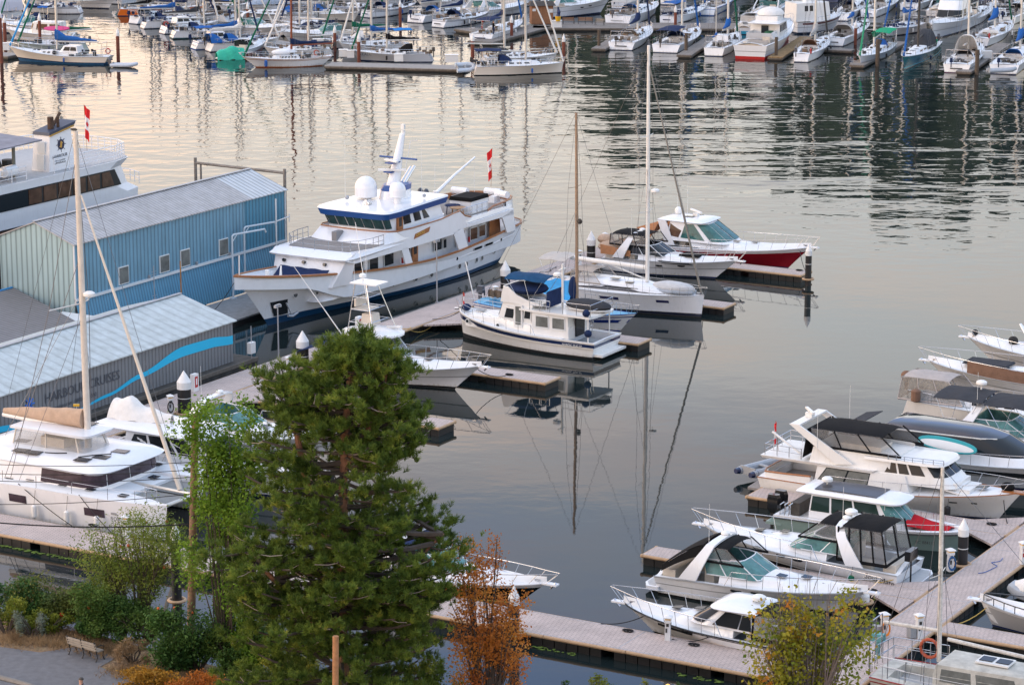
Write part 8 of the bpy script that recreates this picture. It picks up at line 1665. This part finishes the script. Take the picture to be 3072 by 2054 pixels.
tree('pine_tree', 'large dark green pine in the foreground, tallest tree', TB, [([onplane(1030, 2230), onplane(1022, 1900), onplane(1028, 1600), onplane(1035, 1300), onplane(1055, 1100), onplane(1062, 1030)], .3),
     ([onplane(1024, 1700), onplane(930, 1500), onplane(880, 1250), onplane(862, 1130)], .16), ([onplane(1035, 1400), onplane(1130, 1250), onplane(1170, 1060)], .12), ([onplane(1022, 1900), onplane(1210, 1720), onplane(1330, 1600)], .05), ([onplane(1024, 1950), onplane(880, 1800), onplane(740, 1650)], .13)], 3, 520)
def bush(name, label, c, rx, ry, h, n, size, mat, seed, cat='shrub', blobs=7, stems=True, stemmat=None, aspect=.6, up=0., dots=None, thin=0):
    """leafy plant: leaves spread over several lobes, stems inside"""
    rs = np.random.default_rng(seed); th = thing(name, label, cat, c); m = MB(); pts = []
    B_ = [(rs.uniform(-.7, .7)*rx, rs.uniform(-.7, .7)*ry, rs.uniform(.25 if not up else up, .95)*h, rs.uniform(.28, .5)) for _ in range(blobs)]
    for i, (x, y, z, k) in enumerate(B_):
        q = rs.normal(size=(n//blobs, 3)); q /= np.linalg.norm(q, axis=1, keepdims=True); q *= (rs.uniform(.45, 1.08, (n//blobs, 1)))**.5; rz = min(k*h*.8, k*rx*1.4)
        clump = rs.normal(size=(max(3, n//blobs//22), 3)); clump /= np.linalg.norm(clump, axis=1, keepdims=True); ci = rs.integers(0, len(clump), len(q)); q = q*.35+clump[ci]*.75+rs.normal(size=q.shape)*.12
        pts.append(np.array([x, y, z])+q*np.array([rx*k, ry*k, rz]))
        if stems:
            for _ in range(3 if not thin else thin): e = (x+rs.normal()*rx*k*.5, y+rs.normal()*ry*k*.5, z+rs.uniform(-.1, .9)*rz); m.tube([(x*.1, y*.1, 0), (x*.5+rs.normal()*.1, y*.5, z*.55), e], [.05 if not thin else .03, .03, .008], 5)
    Pn = np.concatenate(pts); Pn[:, 2] = np.maximum(Pn[:, 2], .05); V, F = leaves(Pn, size, aspect)
    if stems: m.build('stem', stemmat or bark2, th)
    mesh_np('foliage', V, F, mat, th)
    if dots:
        for k in range(dots[1]):
            i = rs.integers(0, len(Pn)); p = Pn[i]; d = MB(); d.sph(tuple(p+np.array([0, -.1, .08])), dots[2], 8, 6); d.build('flower', dots[0], th)
    return th
g1 = leafmat('fresh green leaves', (.08, .17, .015), (.20, .33, .035), .7, .35); g2 = leafmat('mid green leaves', (.04, .10, .02), (.12, .20, .04), .8, .3); g3 = leafmat('yellow green leaves', (.11, .17, .02), (.30, .31, .04), .6, .3, (.40, .28, .04))
og = leafmat('rust orange leaves', (.40, .12, .03), (.56, .23, .04), .6, .35, (.50, .34, .05)); mg = leafmat('maple turning leaves', (.11, .18, .02), (.34, .30, .03), .9, .3, (.58, .20, .04)); dg_ = leafmat('dark glossy leaves', (.025, .075, .018), (.07, .15, .03), 1., .2); rb_ = leafmat('rose bush leaves', (.08, .12, .03), (.17, .19, .04), .9, .25, (.30, .13, .05)); sage = leafmat('sage leaves', (.16, .20, .15), (.26, .30, .24), 1., .2); dry = leafmat('dry grass blades', (.20, .13, .07), (.38, .26, .14), .8, .2)
redf = M('red flower', (.60, .02, .015), .6)
def gp(px, py): return P(px, py, GZ)
bush('birch_tree', 'light green leafy tree on the left side of the pine', gp(660, 2090)+Vector((0, 3, 0)), 2.0, 1.4, 12.0, 16000, .085, g1, 21, 'tree', blobs=30, up=.10, thin=1)
bush('birch_tree', 'slim light green sapling just right of the utility pole', gp(655, 2040)+Vector((0, 4, 0)), .9, .9, 7.6, 5000, .08, g1, 22, 'tree', blobs=9, up=.2, thin=1)
bush('locust_tree', 'feathery small green tree in front of the catamaran dock', gp(400, 1925)+Vector((0, 1.5, 0)), 2.5, 1.6, 4.9, 12000, .075, leafmat('feathery leaves', (.11, .18, .03), (.24, .29, .05), .8, .35), 23, 'tree', blobs=18, up=.42, aspect=.35, dots=(M('seed cluster', (.35, .09, .03), .8), 8, .07))
bush('shrub', 'yellow-green shrub at the foot of the feathery tree', gp(320, 1890)+Vector((0, 1.2, 0)), 1.3, 1.0, 2.7, 4500, .06, g3, 24, blobs=6); bush('shrub', 'bright green rounded shrub left of the pine', gp(375, 1915), 2.0, 1.1, 2.1, 8000, .06, g2, 25, blobs=7)
bush('rose_bush', 'large rose bush with red bloom at the left edge', gp(165, 1885)+Vector((0, .3, 0)), 2.1, 1.2, 2.0, 10000, .06, rb_, 26, blobs=9, dots=(redf, 4, .10)); bush('rose_bush', 'dark leafy bush at the far left edge', gp(20, 1880)+Vector((0, .6, 0)), 2.0, 1.2, 2.0, 9000, .06, dg_, 27, blobs=8)
bush('shrub', 'olive bush in front at the far left', gp(20, 1900), 1.2, .7, 1.5, 3500, .055, g3, 28, blobs=5); bush('lavender', 'grey-green spiky sage clump left of the bench', gp(95, 1915), .7, .5, 1.2, 1500, .10, sage, 29, blobs=6, aspect=.12)
bush('shrub', 'dark glossy shrub at the foot of the utility pole', gp(590, 2010)+Vector((0, -.2, 0)), 2.3, 1.2, 2.5, 12000, .07, dg_, 30, blobs=10, dots=(M('orange bud', (.55, .12, .03), .7), 4, .06)); bush('shrub', 'mid green shrub between the rose bush and the feathery tree', gp(260, 1885)+Vector((0, 1, 0)), 1.2, .8, 1.5, 4000, .06, dg_, 31, blobs=5, dots=(redf, 2, .07))
bush('shrub', 'mixed low shrub under the pine at left', gp(720, 2040)+Vector((0, .5, 0)), 2.0, 1.2, 2.8, 9000, .065, g2, 32, blobs=7); bush('shrub', 'yellow and orange leaved shrub along the bottom edge left', gp(470, 2085), 1.9, .5, 1.0, 5000, .055, leafmat('yellow orange leaves', (.36, .20, .03), (.50, .26, .03), .8, .3), 33, blobs=9); bush('shrub', 'orange leaved shrub along the bottom edge under the pine', gp(600, 2110), 1.4, .5, 1.1, 3500, .055, og, 34, blobs=7)
bush('shrub', 'low yellow-green shrub between the path and the sage clump', gp(130, 1912), 1.3, .5, .9, 3500, .055, g3, 61, blobs=7); bush('shrub', 'broad leafy green shrub right of the bench', gp(430, 1935), 1.7, .8, 1.5, 6000, .06, g2, 62, blobs=9); bush('shrub', 'low dark green shrub just behind the bench', gp(300, 1912), 1.3, .6, 1.1, 4000, .055, dg_, 63, blobs=7); bush('shrub', 'loose olive shrub under the left branches of the pine', gp(830, 2090), 2.2, .8, 1.6, 7000, .06, g3, 64, blobs=9); bush('shrub', 'green undergrowth beside the front timber pole', gp(1150, 2150), 2.6, .9, 1.7, 8000, .065, g2, 65, blobs=10)
bush('tall_grass', 'pale grassy tuft beside the path', gp(400, 1990), .8, .5, .9, 2200, .12, dry, 35, blobs=5, aspect=.08)
bush('orange_tree', 'slender tree with rust-orange autumn leaves right of the pine', gp(1462, 2195), 1.8, 1.3, 8.4, 11000, .062, og, 36, 'tree', blobs=26, up=.12, stemmat=bark2, thin=5); bush('shrub', 'yellow-green bush under the orange tree', gp(1330, 2190), 1.7, .9, 2.6, 6000, .06, g3, 37, blobs=8)
bush('maple_tree', 'maple with green, gold and orange leaves and bare twigs in front of the cruiser', gp(2410, 2285), 2.6, 1.5, 7.2, 10000, .085, mg, 38, 'tree', blobs=22, up=.22, stemmat=M('grey maple twig', (.18, .15, .14), .9), thin=10, aspect=.75)
m = MB(); rr_ = random.Random(9)
for i in range(90): a = rr_.uniform(-.62, .5); b__ = rr_.uniform(-.2, .2); h_ = rr_.uniform(4.5, 8.6)*(1-abs(a)*.35); m.tube([(a*.4, b__*.5, .5), (a*1.8, b__*2, h_*.6), (a*2.6+rr_.gauss(0, .12), b__*3, h_)], [.03, .018, .005], 4)
tw_ = [o for o in COL.objects if o.name == 'maple_tree'][0]; m.build('bare_twig', MATS['grey maple twig'], tw_)
for i, (x, h) in enumerate(((1700, 1.2), (1790, 1.5), (1850, 1.0), (1960, 1.3), (2060, 1.4), (2130, .9))): bush('shrub', ['leafy plant top poking up at the bottom edge, %s' % s for s in ('left of the others', 'second from left', 'just left of the glowing lamp', 'around the glowing lamp', 'right of the glowing lamp', 'rightmost, by the maple')][i], gp(x, 2170), .6, .4, h+.5, 900, .055, g3 if i % 2 else g2, 50+i, blobs=4)
th = thing('globe_lamp', 'small lit orange lamp at the bottom edge between leaves', 'lamp', gp(2002, 2165)); m = MB(); m.cyl((0, 0, 0), (0, 0, 1.4), .03, n=6); m.build('post', galv, th); gl = M('lamp glow', (.9, .4, .08), .4); bsdf(gl).inputs['Emission Color'].default_value = (1, .45, .08, 1); bsdf(gl).inputs['Emission Strength'].default_value = 1.5; m = MB(); m.sph((0, 0, 1.5), .12, 10, 8); m.build('bulb', gl, th)
th = thing('yucca', 'spiky yucca rosette below the dark shrub', 'plant', gp(512, 2000)); m = MB(); rr_ = random.Random(3)
for i in range(46): a = rr_.uniform(0, 6.28); e = rr_.uniform(.25, 1.3); l = rr_.uniform(.5, .85); d = Vector((math.cos(a)*math.cos(e), math.sin(a)*math.cos(e), math.sin(e))); s_ = Vector((-math.sin(a), math.cos(a), 0))*.03; m.add([-s_, s_, d*l*.6+s_, d*l+Vector((0, 0, -.04)), d*l*.6-s_], [(0, 1, 2, 3, 4)])
m.build('foliage', leafmat('yucca leaf', (.03, .07, .035), (.07, .13, .06), 1., .1), th, 0)
# dry grass as ground cover between shrubs and path
Q = []
for x, y, n_ in ((60, 1925, 260), (170, 1930, 300), (330, 1955, 300), (420, 2020, 500), (520, 2040, 500), (640, 2070, 400), (240, 1905, 260)):
    for _ in range(n_): p = gp(x+rg.normal()*45, y+rg.normal()*10); Q.append((p.x, p.y, GZ+.05))
V, F = tufts(np.array(Q), np.tile([[0, 0, 1.]], (len(Q), 1))+rg.normal(size=(len(Q), 3))*.2, 7, .02, .24, .012, .8); tag(mesh_np('dry_grass', V, F, dry), kind='stuff')
# ---- utility poles, wires, bench, passer-by
pw = M('weathered utility pole', (.19, .12, .075), .9, noise=.35, nscale=4, bump=.02, bscale=10)
pb0 = gp(571, 1990); ptp = onplane(586, 1243, pb0.y); th = thing('utility_pole', 'leaning brown timber utility pole left of the pine', 'utility pole', pb0); m = MB(); m.tube([(0, 0, 0), tuple(ptp-pb0)], .185, 12, r2=.15); m.build('pole_shaft', pw, th)
m = MB(); v_ = ptp-pb0
for f in (.42, .52, .6): m.box(tuple(v_*f+Vector((0, -.2, 0))), (.1, .15, .12)); m.tube([tuple(v_*f+Vector((.05, -.22, 0))), tuple(v_*f+Vector((.45, -.2, -.25))), tuple(v_*(f-.08)+Vector((.2, -.2, 0)))], .02, 5)
m.build('insulator', darkin, th)
p2 = gp(1005, 2420); t2 = onplane(1007, 1907, p2.y); th = thing('utility_pole', 'short-looking pale timber pole top at the bottom edge in front of the pine', 'utility pole', p2); MB().tube([(0, 0, 0), tuple(t2-p2)], .115, 12).build('pole_shaft', M('orange weathered timber', (.34, .17, .08), .9, noise=.3, nscale=4), th)
for i, (ya, yb) in enumerate(((1390, 1385), (1418, 1408), (1440, 1430), (1562, 1570), (1512, 1480))):
    lb = ['upper thin wire crossing in front of the catamaran roof', 'second thin wire crossing in front of the catamaran roof', 'third thin wire below the catamaran window', 'thick black cable crossing the dock below the catamaran', 'sagging wire along the catamaran hull'][i]
    a = onplane(-60, ya, pb0.y); b_ = onplane(580, yb, pb0.y); m = MB(); m.tube([a.lerp(b_, k/12)+Vector((0, 0, -1.6*(.25-(k/12-.5)**2)*(.5 if i == 3 else .35))) for k in range(13)], .032 if i == 3 else .016, 5); tag(m.build('overhead_wire', ropeb), lb, 'wire')
bl = gp(194, 1958); br = gp(309, 1990); d = br-bl; b1_ = bench('park_bench', 'slatted park bench with black iron legs beside the path', (bl+br)/2+Vector((0, 0, .02)), math.degrees(math.atan2(d.y, d.x))+180, M('pale weathered slats', (.28, .25, .21), .8, noise=.2), 1.75)
person('person on the path cut off by the bottom edge, dark cap and grey top', gp(247, 2158)+Vector((0, 0, .02)), 180, M('blue grey jacket', (.06, .07, .10), .8), cvnavy, 1.75)
